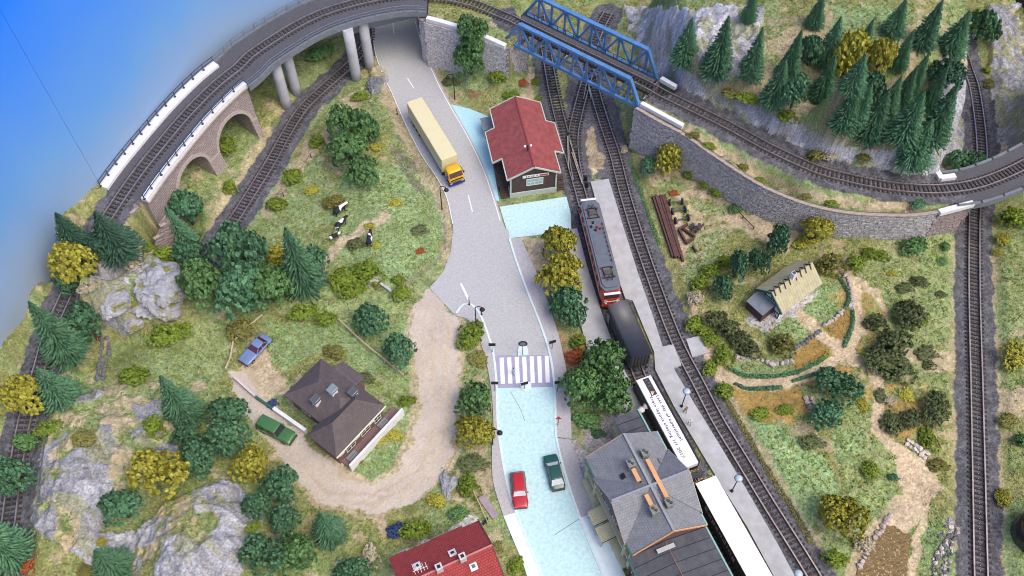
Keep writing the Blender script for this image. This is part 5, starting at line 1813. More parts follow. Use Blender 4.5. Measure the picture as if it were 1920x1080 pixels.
for y in (-1.1, 1.1):
    MB().box((7.2, y, .75), (4.2, .12, .5)).build('side_guard', M_BLUEC, lor)
MB().box((13.9, 0, .72), (4.8, 1.6, .34)).build('tractor_chassis', M_BLUEC, lor)
cab = loft([(14.45, 1.18, .95, 2.85), (14.6, 1.24, .9, 2.95), (15.7, 1.24, .9, 2.95), (15.95, 1.22, .9, 2.80), (16.28, 1.2, .85, 1.95), (16.36, 1.16, .85, 1.7)], 20).build('cab', M_YEL, lor, True)
MB().slab([(15.98, -1.04, 2.74), (16.31, -1.08, 1.95), (16.31, 1.08, 1.95), (15.98, 1.04, 2.74)], .04).build('windscreen', mat('brown tinted windscreen', (.10, .06, .05), .1, .2, 2, spec=.7), cab)
for y in (-1.25, 1.25):
    MB().box((15.45, y, 2.35), (.8, .04, .65)).build('side_window', M_CGLASS, cab)
    MB().box((15.95, y * 1.1, 2.2), (.1, .22, .45)).build('wing_mirror', M_BLUEC, cab)
    MB().box((16.42, y * .75, .82), (.08, .36, .2)).build('headlight', M_LAMPW, lor)
MB().box((16.38, 0, 1.5), (.07, 2.0, .22)).build('grille', M_BLACK, cab)
MB().box((16.36, 0, .68), (.3, 2.5, .42)).build('front_bumper', M_BLUEC, lor)
put_wheels(lor, (1.6, 2.8, 4.0, 13.2, 15.6), 1.08, .5, .32)

# ------------------------------------------------------------------ train
M_LOCO = paint('locomotive orange red', (.52, .050, .022), .4, .3)
M_LROOF = mat('locomotive roof grey', (.12, .14, .17), .5, .12, 1.2, spec=.5)
M_PANT = mat('black pantograph steel', (.02, .022, .025), .5)
M_INSU = mat('dark red insulator', (.22, .03, .04), .4)


def running_gear(root, xs, r=.46, gauge=.76, m=M_BLACK):
    wm = MB().tube([(0, -.07, 0), (0, .07, 0)], r, 16).mesh('wheel', [M_DARKMET])
    for x in xs:
        for s in (-1, 1):
            link('wheel', wm, root, (x, s * gauge, .33 + r))
        MB().bar((x, -.8, .33 + r), (x, .8, .33 + r), .14, .14).build('axle', M_DARKMET, root)


def buffers(root, x, sg, z=1.05):
    for y in (-.88, .88):
        MB().tube([(x, y, z), (x + sg * .42, y, z), (x + sg * .44, y, z), (x + sg * .52, y, z)], [.1, .1, .24, .24], 12).build('buffer', M_BLACK, root)
    MB().box((x + sg * .3, 0, z - .1), (.6, .14, .2)).build('coupling', M_DARKMET, root)


p0, p1 = at(1105, 376, 4), at(1147, 540, 4)
d = p1 - p0
loc = thing('locomotive', 'orange red electric locomotive with grey roof and two pantographs', 'locomotive', (p0.x, p0.y, 0), math.atan2(d.y, d.x))
LL = 15.76
x0, x1 = -.3, LL + .3
loft([(x0, 1.05, 1.0, 3.2), (x0 + .25, 1.30, .95, 3.5), (x0 + 1.0, 1.46, .9, 3.62), (x1 - 1.0, 1.46, .9, 3.62), (x1 - .2, 1.32, .95, 3.45), (x1 + .45, 1.18, .95, 2.5), (x1 + .5, 1.1, 1.0, 2.2)], 20).build('body', M_LOCO, loc, False)
rf = MB().prism([(x0 + .1, -.85), (x0 + .9, -1.4), (x1 - .9, -1.4), (x1 - .1, -.95), (x1 - .1, .95), (x1 - .9, 1.4), (x0 + .9, 1.4), (x0 + .1, .85)], 3.55, 3.78)
rf.prism([(x0 + .5, -.7), (x0 + 1.2, -1.15), (x1 - 1.2, -1.15), (x1 - .5, -.8), (x1 - .5, .8), (x1 - 1.2, 1.15), (x0 + 1.2, 1.15), (x0 + .5, .7)], 3.78, 3.98)
rfo = rf.build('locomotive_roof', M_LROOF, loc)
for y in (-1.47, 1.47):
    MB().box((LL / 2, y, 2.15), (LL - 1.4, .03, .16)).build('side_stripe', M_WHITE, loc)
    for k in range(7):
        MB().box((2.6 + k * 1.75, y * .99, 2.9), (.9, .08, .45)).build('side_grille', M_DARKMET, loc)
    for xx in (.9, LL - .9):
        MB().box((xx, y * .985, 2.85), (.7, .09, .6)).build('side_window', M_CGLASS, loc)
for s, xe in ((-1, x0), (1, x1)):
    q = [(xe + s * .10, -1.05, 3.3), (xe + s * .38, -1.08, 2.62), (xe + s * .38, 1.08, 2.62), (xe + s * .10, 1.05, 3.3)]
    MB().slab([Vector(p) + Vector((s * .09, 0, .02)) for p in (q if s > 0 else q[::-1])], .05).build('windscreen', M_CGLASS, loc)
    MB().box((xe + s * .30, 0, 3.50), (.35, 2.3, .10)).build('white_brow', M_WHITE, loc)
    MB().bar((xe + s * .53, -1.1, 1.9), (xe + s * .53, 1.1, 1.9), .05, .12).build('front_stripe', M_WHITE, loc)
    for y in (-.8, .8):
        MB().bar((xe + s * .5, y * 1.3, 2.25), (xe + s * .55, y * .3, 1.8), .05, .09).build('front_chevron', M_WHITE, loc)
        MB().ball((xe + s * .52, y, 1.55), .14).build('headlight', M_LAMPW, loc, True)
    MB().box((xe + s * .35, 0, .95), (.5, 2.6, .45)).build('buffer_beam', M_LOCO, loc)
    buffers(loc, xe + s * .5, s)
for xc in (3.2, LL - 3.2):
    MB().box((xc, 0, .72), (4.0, 2.3, .55)).build('bogie', M_BLACK, loc)
    running_gear(loc, (xc - 1.35, xc + 1.35), .5)
for xc, s in ((2.5, 1), (LL - 2.6, -1)):
    pr = MB()
    for y in (-.62, .62):
        pr.bar((xc - .9, y, 4.16), (xc + .9, y, 4.16), .09, .09)
    for x in (xc - .9, xc + .9):
        pr.bar((x, -.62, 4.14), (x, .62, 4.14), .09, .09)
    po = pr.build('pantograph', M_PANT, loc)
    MB().bar((xc - .35, 0, 4.22), (xc + .35, 0, 4.22), 1.15, .10).build('pantograph_shoe', mat('dark olive brass shoe', (.09, .085, .06)), po)
    for y in (-.75, .75):
        MB().bar((xc, y * .7, 4.25), (xc - s * 1.5, y * .45, 4.30), .06, .06).build('pantograph_arm', M_PANT, po)
        MB().bar((xc - s * 1.5, y * .45, 4.30), (xc - s * .6, -y * .2, 4.34), .06, .06).build('pantograph_arm', M_PANT, po)
    for x in (xc - .8, xc + .8):
        for y in (-.8, .8):
            MB().tube([(x, y, 3.95), (x, y, 4.22)], .14, 10).build('insulator', M_INSU, loc)
for k in range(9):
    MB().tube([(4.6 + k * .82, .95, 3.95), (4.6 + k * .82, .95, 4.2)], .1, 8).build('insulator', M_INSU, loc)
MB().bar((4.4, .95, 4.22), (11.6, .95, 4.22), .05, .05).build('roof_cable', M_PANT, loc)
for x, y in ((4.2, -.3), (5.1, .1), (5.4, .5), (4.9, -.7), (5.6, -.2)):
    MB().tube([(x, y, 3.95), (x, y, 4.3)], [.2, .13], 10).build('roof_switch', M_INSU if y > 0 else M_PANT, loc)
MB().box((8.2, -.1, 4.0), (3.4, 1.5, .06)).build('roof_panel', M_LROOF, loc)


def wagon(name, label, pa, pb, z, pad=0.0):
    p0, p1 = at(*pa, z), at(*pb, z)
    d = p1 - p0
    r = thing(name, label, 'railway wagon', (p0.x, p0.y, 0), math.atan2(d.y, d.x), 'wagons of the train')
    return r, d.length


M_WAGB = mat('matt black van body', (.045, .048, .055), .6, .2, 1.5)
M_WAGR = mat('charcoal van roof', (.055, .058, .066), .42, .15, .8, spec=.5)
wg, L = wagon('covered_wagon', 'black covered goods van with curved charcoal roof behind the locomotive', (1160, 567), (1203, 664), 4.15)
MB().box((L / 2, 0, 2.35), (L - .1, 2.8, 2.7)).build('van_body', M_WAGB, wg)
pm = MB().box((0, 0, 0), (.06, .07, 2.6)).mesh('body_rib', [M_WAGB])
for k in range(13):
    for y in (-1.42, 1.42):
        link('body_rib', pm, wg, (.3 + k * (L - .6) / 12, y, 2.3))
pm = MB().box((0, 0, 0), (.07, .06, 2.6)).mesh('body_rib', [M_WAGB])
for k in range(6):
    for x in (-.0, L):
        link('body_rib', pm, wg, (x, -1.2 + k * .48, 2.3))
mb = MB()
vs, fs = [], []
for i, x in enumerate((-.15, L + .15)):
    for k in range(11):
        a = -1 + k / 5
        vs.append((x, a * 1.55, 4.15 - .45 * a * a))
    for k in range(11):
        a = 1 - k / 5
        vs.append((x, a * 1.5, 4.03 - .45 * a * a))
for k in range(22):
    fs.append((k, 22 + k, 22 + (k + 1) % 22, (k + 1) % 22))
fs += [tuple(range(21, -1, -1)), tuple(range(22, 44))]
mb.add(vs, fs).build('van_roof', M_WAGR, wg, True)
MB().box((L / 2, 0, .98), (L, 2.3, .3)).build('underframe', M_BLACK, wg)
running_gear(wg, (1.7, L - 1.7))
buffers(wg, 0, -1)
buffers(wg, L, 1)
ld = MB()
for z in (1.2, 1.7, 2.2, 2.7):
    ld.bar((.5, -1.62, z), (1.0, -1.62, z), .05, .05)
for x in (.5, 1.0):
    ld.bar((x, -1.6, 1.0), (x, -1.6, 3.0), .06, .06)
ld.build('ladder', mat('pale steel ladder', (.4, .42, .45), .5), wg)


def text_part(name, body, loc_, rot, length, height, m, parent, ext=.008, bold=0.0):
    cu = bpy.data.curves.new(name, 'FONT')
    cu.body = body
    cu.size = 1.0
    cu.extrude = ext
    cu.offset = bold
    cu.space_character = 1.15
    t = bpy.data.objects.new(name, cu)
    COL.objects.link(t)
    bpy.context.view_layer.update()
    dg = bpy.context.evaluated_depsgraph_get()
    me = bpy.data.meshes.new_from_object(t.evaluated_get(dg))
    bpy.data.objects.remove(t)
    xs = [v.co.x for v in me.vertices]
    w_ = max(xs) - min(xs)
    me.transform(Matrix.Diagonal((length / w_, height, 1, 1)))
    me.materials.clear()
    me.materials.append(m)
    o = link(name, me, parent, loc_, rot)
    return o


M_INK = mat('dark navy print', (.012, .012, .035), .6, .05)
wg, L = wagon('flat_roofed_wagon', 'long narrow wagon whose white roof carries a printed closing message', (1207, 708), (1296, 872), 3.2)
M_WROOF = mat('white wagon roof card', (.74, .73, .86), .6, .03, 1)
MB().box((L / 2, -.05, 3.0), (L, 2.1, .4)).build('wagon_top', M_WROOF, wg)
MB().box((L / 2, .1, 1.9), (L - .3, 2.6, 1.85)).build('wagon_body', M_BLACK, wg)
MB().box((L / 2, 0, 1.0), (L + .2, 2.5, .3)).build('underframe', M_BLACK, wg)
MB().box((L - .02, -.05, 2.75), (.12, 2.05, .8)).build('end_panel', M_WROOF, wg)
text_part('message_text', 'Last day of operation!', (2.95, .27, 3.215), (0, 0, 0), 6.7, .52, M_INK, wg, bold=.012)
text_part('message_text', 'Train layout closing 1/1 2017.', (2.75, -.60, 3.215), (0, 0, 0), 9.3, .52, M_INK, wg, bold=.012)
lg = MB().box((1.5, .15, 3.21), (2.6, .82, .03)).build('picture_panel', mat('dark printed picture', (.05, .045, .06)), wg)
MB().add([(2.1, -.1, 3.232), (2.7, -.1, 3.232), (2.35, .4, 3.232)], [(0, 1, 2)]).build('picture_flame', M_ORANGE, lg)
MB().add([(2.3, -.12, 3.236), (2.75, -.12, 3.236), (2.6, .12, 3.236)], [(0, 1, 2)]).build('picture_highlight', M_WHITE, lg)
for k in range(3):
    MB().box((.5 + k * .45, .15 + .1 * (k % 2), 3.229), (.1, .3, .012)).build('picture_mark', M_GREYMET, lg)
for xc in (2.2, L - 2.2):
    running_gear(wg, (xc - .9, xc + .9), .42)
buffers(wg, 0, -1)
buffers(wg, L, 1)
M_CHAIN = mat('yellow chain', (.62, .42, .06), .5, .2, 3)


def chain(parent, x, y0=-1.0, y1=1.0, z=1.9):
    P = [Vector((x + random.uniform(-.14, .14), y0 + (y1 - y0) * k / 18, z + .25 * math.sin(k * 1.9))) for k in range(19)]
    MB().tube(P, .065, 6).build('chain', M_CHAIN, parent)


chain(wg, -.35)
chain(wg, L + .35)
MB().box((L + .55, 0, 1.15), (1.2, 2.3, .12)).build('end_platform', M_DARKMET, wg)
for y in (-.35, .35):
    MB().bar((L + .2, y, 1.1), (L + 2.0, y, 1.1), .08, .08).build('draw_bar', mat('pale steel bar', (.4, .4, .42), .4), wg)
wg2, L2 = wagon('container_wagon', 'wagon with blank bright white roof and pale lettering on its black side', (1323, 899), (1423, 1078), 3.9)
L2 = 15.3
MB().box((L2 / 2, 0, 3.83), (L2, 2.75, .14)).build('wagon_top', mat('bright white card roof', (.86, .86, .86), .6, .02, 1), wg2)
MB().box((L2 / 2, 0, 2.4), (L2 - .1, 2.6, 2.7)).build('wagon_body', M_BLACK, wg2)
text_part('side_lettering', 'Expanding', (2.6, -1.325, 2.35), (math.pi / 2, 0, 0), 7.0, 1.3, mat('pale mauve lettering', (.42, .38, .46)), wg2, bold=.01)
MB().box((L2 / 2, 0, 1.0), (L2, 2.2, .3)).build('underframe', M_BLACK, wg2)
for xc in (2.2, L2 - 2.2):
    running_gear(wg2, (xc - .9, xc + .9), .42)
buffers(wg2, 0, -1)
chain(wg2, -.3, -1.3, 1.3, 3.3)

# ------------------------------------------------------------------ lamps, signs, posts
M_LAMPG = mat('pale blue lamp shade', (.38, .47, .54), .35, .1, 2, spec=.5)


def hgt(base, ty):
    """height of a vertical post whose foot is base and whose top is seen at pixel row ty"""
    lo, hi = .2, 14
    for _ in range(40):
        m_ = (lo + hi) / 2
        _, b, _ = proj(base.x, base.y, base.z + m_)
        lo, hi = (m_, hi) if b > ty else (lo, m_)
    return lo


def platform_lamp(label, bx, by, ty):
    b = at(bx, by, .34)
    h = hgt(b, ty)
    r = thing('platform_lamp', label, 'street lamp', b, 0, 'lamps on the island platform')
    MB().tube([(0, 0, 0), (0, 0, .5), (0, 0, h)], [.11, .08, .06], 8).build('pole', M_BLACK, r)
    MB().tube([(0, 0, 0), (0, 0, .18)], .2, 10).build('foot', M_BLACK, r)
    MB().tube([(0, 0, h - .1), (0, 0, h + .02), (0, 0, h + .2), (0, 0, h + .28)], [.25, .52, .38, .13], 18).build('lamp_shade', M_LAMPG, r, True)
    MB().ball((0, 0, h - .12), .22).build('bulb', M_WHITE, r, True)
    return r


platform_lamp('disc headed platform lamp beside the two people on the island platform', 1278, 762, 734)
platform_lamp('disc headed platform lamp leaning over the track beyond the blank white wagon', 1372, 921, 897)
platform_lamp('disc headed platform lamp at the bottom end of the island platform', 1478, 1098, 1076)


def road_lamp(label, bx, by, ty, dx, dy, z=.0):
    b = g(bx, by)
    h = hgt(b, ty)
    r = thing('street_lamp', label, 'street lamp', b, math.atan2(dy, dx), 'black bracket lamps along the road')
    MB().tube([(0, 0, -.2), (0, 0, .6), (0, 0, h)], [.13, .09, .07], 8).build('pole', M_BLACK, r)
    MB().tube([(0, 0, h), (.2, 0, h + .25), (.6, 0, h + .28), (.95, 0, h + .05), (.95, 0, h - .15)], .06, 7).build('arm', M_BLACK, r)
    MB().tube([(.95, 0, h - .1), (.95, 0, h - .28), (.95, 0, h - .45)], [.08, .28, .38], 14).build('lamp_shade', M_BLACK, r, True)
    MB().ball((.95, 0, h - .46), .22).build('bulb', M_WHITE, r, True)


road_lamp('black bracket lamp beside the road by the yellow lorry cab', 829, 394, 351, 1, -.2)
road_lamp('black bracket lamp at the corner of the dirt track and the road', 893, 612, 577, 1, 0)
road_lamp('black bracket lamp by the yellow tree on the pale road', 924, 835, 806, 1, -.2)
road_lamp('slender lamp post on the rusty verge near the red shed', 853, 188, 142, -1, 0)


def sign(name, label, bx, by, ty, shape, m, mb_=None, z=.13, ang=0.0, group='road signs at the zebra crossing'):
    b = at(bx, by, z)
    h = hgt(b, ty)
    r = thing(name, label, 'road sign', b, ang, group)
    MB().tube([(0, 0, 0), (0, 0, h)], .05, 8).build('pole', M_DARKMET, r)
    if shape == 'plate':
        MB().box((0, -.06, h), (.95, .06, .5)).box((0, -.02, h + .1), (.95, .3, .06)).build('sign_plate', m, r)
    elif shape == 'tri':
        MB().add([(-.42, -.07, h - .3), (.42, -.07, h - .3), (0, -.07, h + .4), (-.42, -.02, h - .3), (.42, -.02, h - .3), (0, -.02, h + .4)], [(0, 1, 2), (5, 4, 3), (0, 3, 4, 1), (1, 4, 5, 2), (2, 5, 3, 0)]).build('sign_plate', m, r)
    else:
        MB().tube([(0, -.08, h - .3), (0, .02, h - .3)], .62, 20).build('sign_plate', m, r)
        MB().tube([(0, -.1, h - .3), (0, -.085, h - .3)], .4, 16).build('sign_face', mb_, r)
    return r


sign('road_sign', 'black edged crossing sign above the stripes on the pavement beside the green bush', 923, 660, 646, 'plate', M_BLACK)
sign('road_sign', 'tilted black edged crossing sign above the stripes on the station pavement', 1035, 654, 641, 'plate', M_BLACK, ang=.35)
sign('road_sign', 'dark crossing sign below the stripes beside the dark green roadside tree', 928, 732, 718, 'plate', M_BLACK)
sign('road_sign', 'dark crossing sign below the stripes beneath the big tree boughs', 1045, 733, 717, 'plate', M_BLACK, ang=.1)
sign('road_sign', 'small dark keep side sign on the lower refuge island', 983, 729, 719, 'plate', M_BLACK, z=.2, ang=.3)
sign('road_sign', 'big round dark sign on the upper refuge island of the crossing', 980, 665, 642, 'disc', M_BLACK, M_GREYMET, z=.2)
sign('road_sign', 'faded red triangular warning sign on the station pavement', 1046, 797, 783, 'tri', M_SIGNR)
for lab, x, y, t in (('thin black post on the kerb where the white road mark ends', 880, 571, 557), ('thin black post on the curved kerb beside the corner lamp', 903, 590, 577), ('thin black post standing at the edge of the road above the lorry', 745, 214, 203)):
    b = at(x, y, .1)
    o = MB().tube([(0, 0, 0), (0, 0, hgt(b, t))], .06, 8).box((0, 0, .05), (.25, .25, .1)).build('marker_post', M_BLACK)
    o.location = b
    tag(o, lab, 'post')
# white globe lamps at the station corner
b = at(1199, 781, .34)
tw = thing('station_lamp', 'white twin mushroom lamps on an arm beside the station annexe', 'street lamp', b)
h_ = hgt(b, 768)
e2 = at(1212, 761, .34 + h_) - b
MB().tube([(0, 0, 0), (0, 0, h_)], .07, 8).build('pole', M_BASEG, tw)
MB().bar((0, 0, h_), (e2.x, e2.y, h_), .08, .08).build('arm', M_BASEG, tw)
for q in ((0, 0), (e2.x, e2.y)):
    MB().tube([(q[0], q[1], h_ - .1), (q[0], q[1], h_ + .05), (q[0], q[1], h_ + .2)], [.4, .48, .14], 16).build('lamp_shade', mat('pinkish white lamp', (.62, .56, .58), .4), tw, True)
# small dwarf signals between the tracks
for lab, x, y in (('small black dwarf signal between the tracks at the platform end', 1098, 338), ('small black point lever by the end of the island platform', 1100, 350)):
    b = at(x, y, 0)
    r = thing('dwarf_signal', lab, 'signal', b)
    MB().box((0, 0, .3), (.5, .5, .6)).build('signal_base', M_BLACK, r)
    MB().tube([(0, 0, .6), (0, 0, .95)], .22, 10).build('signal_head', M_BLACK, r)

# ------------------------------------------------------------------ people and cows
def skin_mesh(name, verts, edges, radii, mats, pick, sub=1):
    me = bpy.data.meshes.new(name)
    me.from_pydata(verts, edges, [])
    o = bpy.data.objects.new(name, me)
    COL.objects.link(o)
    md = o.modifiers.new('skin', 'SKIN')
    md.use_smooth_shade = True
    for i, r in enumerate(radii):
        me.skin_vertices[0].data[i].radius = (r, r) if not isinstance(r, tuple) else r
    me.skin_vertices[0].data[0].use_root = True
    o.modifiers.new('sub', 'SUBSURF').levels = sub
    bpy.context.view_layer.update()
    out = bpy.data.meshes.new_from_object(o.evaluated_get(bpy.context.evaluated_depsgraph_get()))
    bpy.data.objects.remove(o)
    out.name = name
    for m in mats:
        out.materials.append(m)
    for p in out.polygons:
        p.use_smooth = True
        p.material_index = pick(p.center)
    return out


M_SKIN = mat('skin', (.50, .31, .23), .6, .05)


def person(label, px, py, z, ang, top, legs, hair, walk=.15):
    b = at(px, py, z)
    V = [(0, 0, .95), (0, 0, 1.2), (0, 0, 1.42), (0, 0, 1.52), (.01, 0, 1.66), (.015, 0, 1.76),
         (0, .2, 1.4), (-walk, .25, 1.12), (-walk + .08, .25, .86), (-walk + .1, .25, .78), (0, -.2, 1.4), (walk, -.25, 1.12), (walk + .1, -.25, .88), (walk + .14, -.25, .80),
         (0, .1, .9), (walk, .11, .5), (walk * .7, .11, .09), (walk * .7 + .17, .12, .04), (0, -.1, .9), (-walk, -.11, .5), (-walk * 1.5, -.11, .10), (-walk * 1.5 + .17, -.12, .04)]
    E = [(0, 1), (1, 2), (2, 3), (3, 4), (4, 5), (2, 6), (6, 7), (7, 8), (8, 9), (2, 10), (10, 11), (11, 12), (12, 13), (0, 14), (14, 15), (15, 16), (16, 17), (0, 18), (18, 19), (19, 20), (20, 21)]
    Rr = [.15, .15, .16, .06, .10, .085, .075, .055, .04, .035, .075, .055, .04, .035, .09, .065, .05, .04, .09, .065, .05, .04]
    M1, M2, M3 = mat('top cloth', top, .85), mat('leg cloth', legs, .85), mat('hair', hair, .8)
    me = skin_mesh('person', V, E, Rr, [M_SKIN, M1, M2, M3], lambda c: 3 if (c.z > 1.69 or (c.z > 1.6 and c.x < -.02)) else 0 if c.z > 1.5 or (c.z < .86 and abs(c.y) > .2) else 1 if c.z > .92 else 2)
    o = link('person', me, None, b, (0, 0, ang))
    fb = MB()
    for wx, y in ((-walk + .1, .25), (walk + .14, -.25)):
        for k, ln in enumerate((.07, .085, .09, .08)):
            yy = y + (k - 1.5) * .018
            fb.tube([(wx, yy, .80), (wx + .02, yy, .80 - ln * .6), (wx + .035, yy, .80 - ln)], [.010, .009, .007], 6)
        fb.tube([(wx, y + math.copysign(-.03, y), .84), (wx + .03, y + math.copysign(-.05, y), .79)], [.011, .008], 6)
    fb.build('fingers', M_SKIN, o, True)
    return tag(o, label, 'person')


person('person in pale blue clothes walking over the zebra stripes', 963, 702, .07, 1.7, (.30, .40, .52), (.40, .48, .56), (.03, .03, .05), .18)
person('person in brown jacket and hat at the foot of the platform lamp', 1284, 774, .34, -1.2, (.22, .14, .07), (.40, .34, .22), (.12, .06, .03))
person('person in pale cream clothes below the brown clad one on the platform', 1292, 797, .34, -1.4, (.62, .62, .58), (.45, .46, .46), (.55, .53, .5))
person('person in orange vest and dark trousers by the station annexe', 1178, 775, .36, -.6, (.75, .28, .02), (.03, .03, .04), (.35, .12, .03))

M_COW = bpy.data.materials.new('black and white hide')
M_COW.use_nodes = True
N_, L_ = M_COW.node_tree.nodes, M_COW.node_tree.links
tc = N_.new('ShaderNodeTexCoord')
nz_ = N_.new('ShaderNodeTexNoise')
nz_.inputs['Scale'].default_value = 1.25
nz_.inputs['Detail'].default_value = .5
oi = N_.new('ShaderNodeObjectInfo')
ad = N_.new('ShaderNodeVectorMath')
L_.new(tc.outputs['Object'], ad.inputs[0])
sc_ = N_.new('ShaderNodeMath')
sc_.operation = 'MULTIPLY'
sc_.inputs[1].default_value = 37
L_.new(oi.outputs['Random'], sc_.inputs[0])
L_.new(sc_.outputs[0], ad.inputs[1])
L_.new(ad.outputs[0], nz_.inputs['Vector'])
cr_ = N_.new('ShaderNodeValToRGB')
cr_.color_ramp.elements[0].position = .57
cr_.color_ramp.elements[0].color = (.012, .012, .016, 1)
cr_.color_ramp.elements[1].position = .60
cr_.color_ramp.elements[1].color = (.75, .74, .74, 1)
L_.new(nz_.outputs['Fac'], cr_.inputs['Fac'])
L_.new(cr_.outputs['Color'], N_['Principled BSDF'].inputs['Base Color'])
N_['Principled BSDF'].inputs['Roughness'].default_value = .8
M_HORN = mat('dark cow skin', (.03, .025, .025), .8)
cv = [(-.05, 0, 1.05), (-.6, 0, 1.1), (-.95, 0, 1.12), (.45, 0, 1.08), (.8, 0, 1.15), (1.15, 0, 1.32), (1.35, 0, 1.30), (1.68, 0, 1.12),
      (-.85, .25, .95), (-.78, .27, .72), (-.95, .27, .45), (-.9, .27, .05), (-.85, -.25, .95), (-.74, -.27, .72), (-.9, -.27, .45), (-.86, -.27, .05),
      (.6, .22, .9), (.62, .24, .45), (.6, .24, .05), (.6, -.22, .9), (.68, -.24, .45), (.7, -.24, .05),
      (-1.1, 0, 1.2), (-1.18, 0, .9), (-1.15, 0, .5), (1.3, .2, 1.42), (1.3, -.2, 1.42)]
ce = [(0, 1), (1, 2), (0, 3), (3, 4), (4, 5), (5, 6), (6, 7), (2, 8), (8, 9), (9, 10), (10, 11), (2, 12), (12, 13), (13, 14), (14, 15), (4, 16), (16, 17), (17, 18), (4, 19), (19, 20), (20, 21), (2, 22), (22, 23), (23, 24), (6, 25), (6, 26)]
cr = [.42, .42, .34, .38, .32, .2, .17, .11, .2, .13, .08, .07, .2, .13, .08, .07, .14, .08, .07, .14, .08, .07, .05, .04, .06, .05, .05]
cow_me = skin_mesh('cow', cv, ce, cr, [M_COW, M_HORN], lambda c: 1 if c.x > 1.55 or c.z < .1 else 0, 2)
for lab, a, b_, s in (('black and white cow standing highest by the yellow shrub', (626, 410), (652, 391), 1.0), ('black and white cow in the middle of the three on the bare path', (628, 438), (653, 414), .95), ('small black and white calf lowest on the bare path', (620, 454), (637, 445), .72), ('lone black and white cow walking up the open meadow', (693, 472), (697, 440), .95)):
    pa, pb = g(*a), g(*b_)
    d = pb - pa
    c = (pa + pb) / 2
    o = link('cow', cow_me, None, (c.x, c.y, hz(c.x, c.y) - .02), (0, 0, math.atan2(d.y, d.x)))
    o.scale = (s, s * 1.1, s)
    tag(o, lab, 'cow', 'cows on the meadow')
b = g(909, 981)
cat_ = skin_mesh('cat', [(0, 0, .3), (.3, 0, .34), (.45, 0, .5), (-.3, 0, .3), (-.6, 0, .5), (.25, .1, .02), (.25, -.1, .02), (-.3, .1, .02), (-.3, -.1, .02), (.5, .09, .68), (.5, -.09, .68), (.62, 0, .48)], [(0, 1), (1, 2), (0, 3), (3, 4), (1, 5), (1, 6), (3, 7), (3, 8), (2, 9), (2, 10), (2, 11)], [.17, .15, .14, .16, .05, .05, .05, .05, .05, .03, .03, .06], [M_COW], lambda c: 0)
tag(link('cat', cat_, None, b, (0, 0, .9)), 'small black and white animal beside the thin garden fence', 'animal')

# ------------------------------------------------------------------ scrap beside the platform track
M_RUST = mat('rusty brown steel', (.105, .055, .05), .8, .35, 2.5, .3, 6)
for k in range(6):
    a, b = g(1224 + k * 4.2, 371 - (k % 2) * 1.5), g(1262 + k * 3.6, 489 - k * 1.0 + (8 if k == 5 else 0))
    z = .25 + (k % 3 == 1) * .12
    o0 = Vector((a.x, a.y, a.z))
    q = MB()
    v = (b - a) * (1 if k % 2 else .97)
    q.bar((0, 0, z), v + Vector((0, 0, z)), .13, .3)
    q.bar((0, 0, z + .17), v + Vector((0, 0, z + .17)), .3, .07)
    q.bar((0, 0, z - .15), v + Vector((0, 0, z - .15)), .36, .06)
    o = q.build('steel_rail', M_RUST)
    o.location = o0
    tag(o, 'long rusty rail lying in the bundle beside the wheelsets', 'steel rail', 'bundle of rusty rails')
whm = MB().tube([(0, -.08, 0), (0, -.06, 0), (0, .06, 0), (0, .12, 0)], [.40, .52, .52, .58], 20).mesh('wheel', [M_DARKMET])


def wheelset(label, a, b, tilt=0.0, z=.55):
    pa, pb = g(*a), g(*b)
    d = pb - pa
    L = math.hypot(d.x, d.y)
    c = (pa + pb) / 2
    r = thing('wheelset', label, 'wheelset', (c.x, c.y, hz(c.x, c.y) + z), 0, 'scrapped wheelsets')
    r.rotation_euler = (0, 0, math.atan2(d.y, d.x) - math.pi / 2)
    r.rotation_euler.x = tilt
    for s in (-1, 1):
        o = link('wheel', whm, r, (0, s * L / 2, 0), (0, 0, 0 if s < 0 else math.pi))
    MB().tube([(0, -L / 2, 0), (0, L / 2, 0)], .11, 10).build('axle', M_DARKMET, r)


wheelset('upper of the three upright dark wheelsets in line beside the rusty rails', (1254, 386), (1279, 382))
wheelset('middle of the three upright dark wheelsets in line beside the rusty rails', (1259, 402), (1284, 397))
wheelset('lower of the three upright dark wheelsets in line beside the rusty rails', (1265, 419), (1290, 413))
wheelset('tumbled dark wheelset lying at the end of the wheelset line', (1296, 429), (1311, 432), .5, .6)
c = g(1285, 442)
fr = thing('bogie_frame', 'bent rusty bogie frames piled below the wheelsets', 'scrap metal', c)
for a, b, wd in (((1272, 434), (1288, 424), .4), ((1272, 434), (1286, 460), .4), ((1276, 430), (1302, 447), .38), ((1286, 460), (1300, 450), .4), ((1294, 444), (1300, 436), .35), ((1297, 466), (1304, 476), .3), ((1304, 438), (1318, 424), .25)):
    pa, pb = g(*a) - c, g(*b) - c
    pa.z, pb.z = pa.z + .4, pb.z + .35
    MB().bar(pa, pb, wd * .75, .5).build('frame_bar', M_RUST, fr)


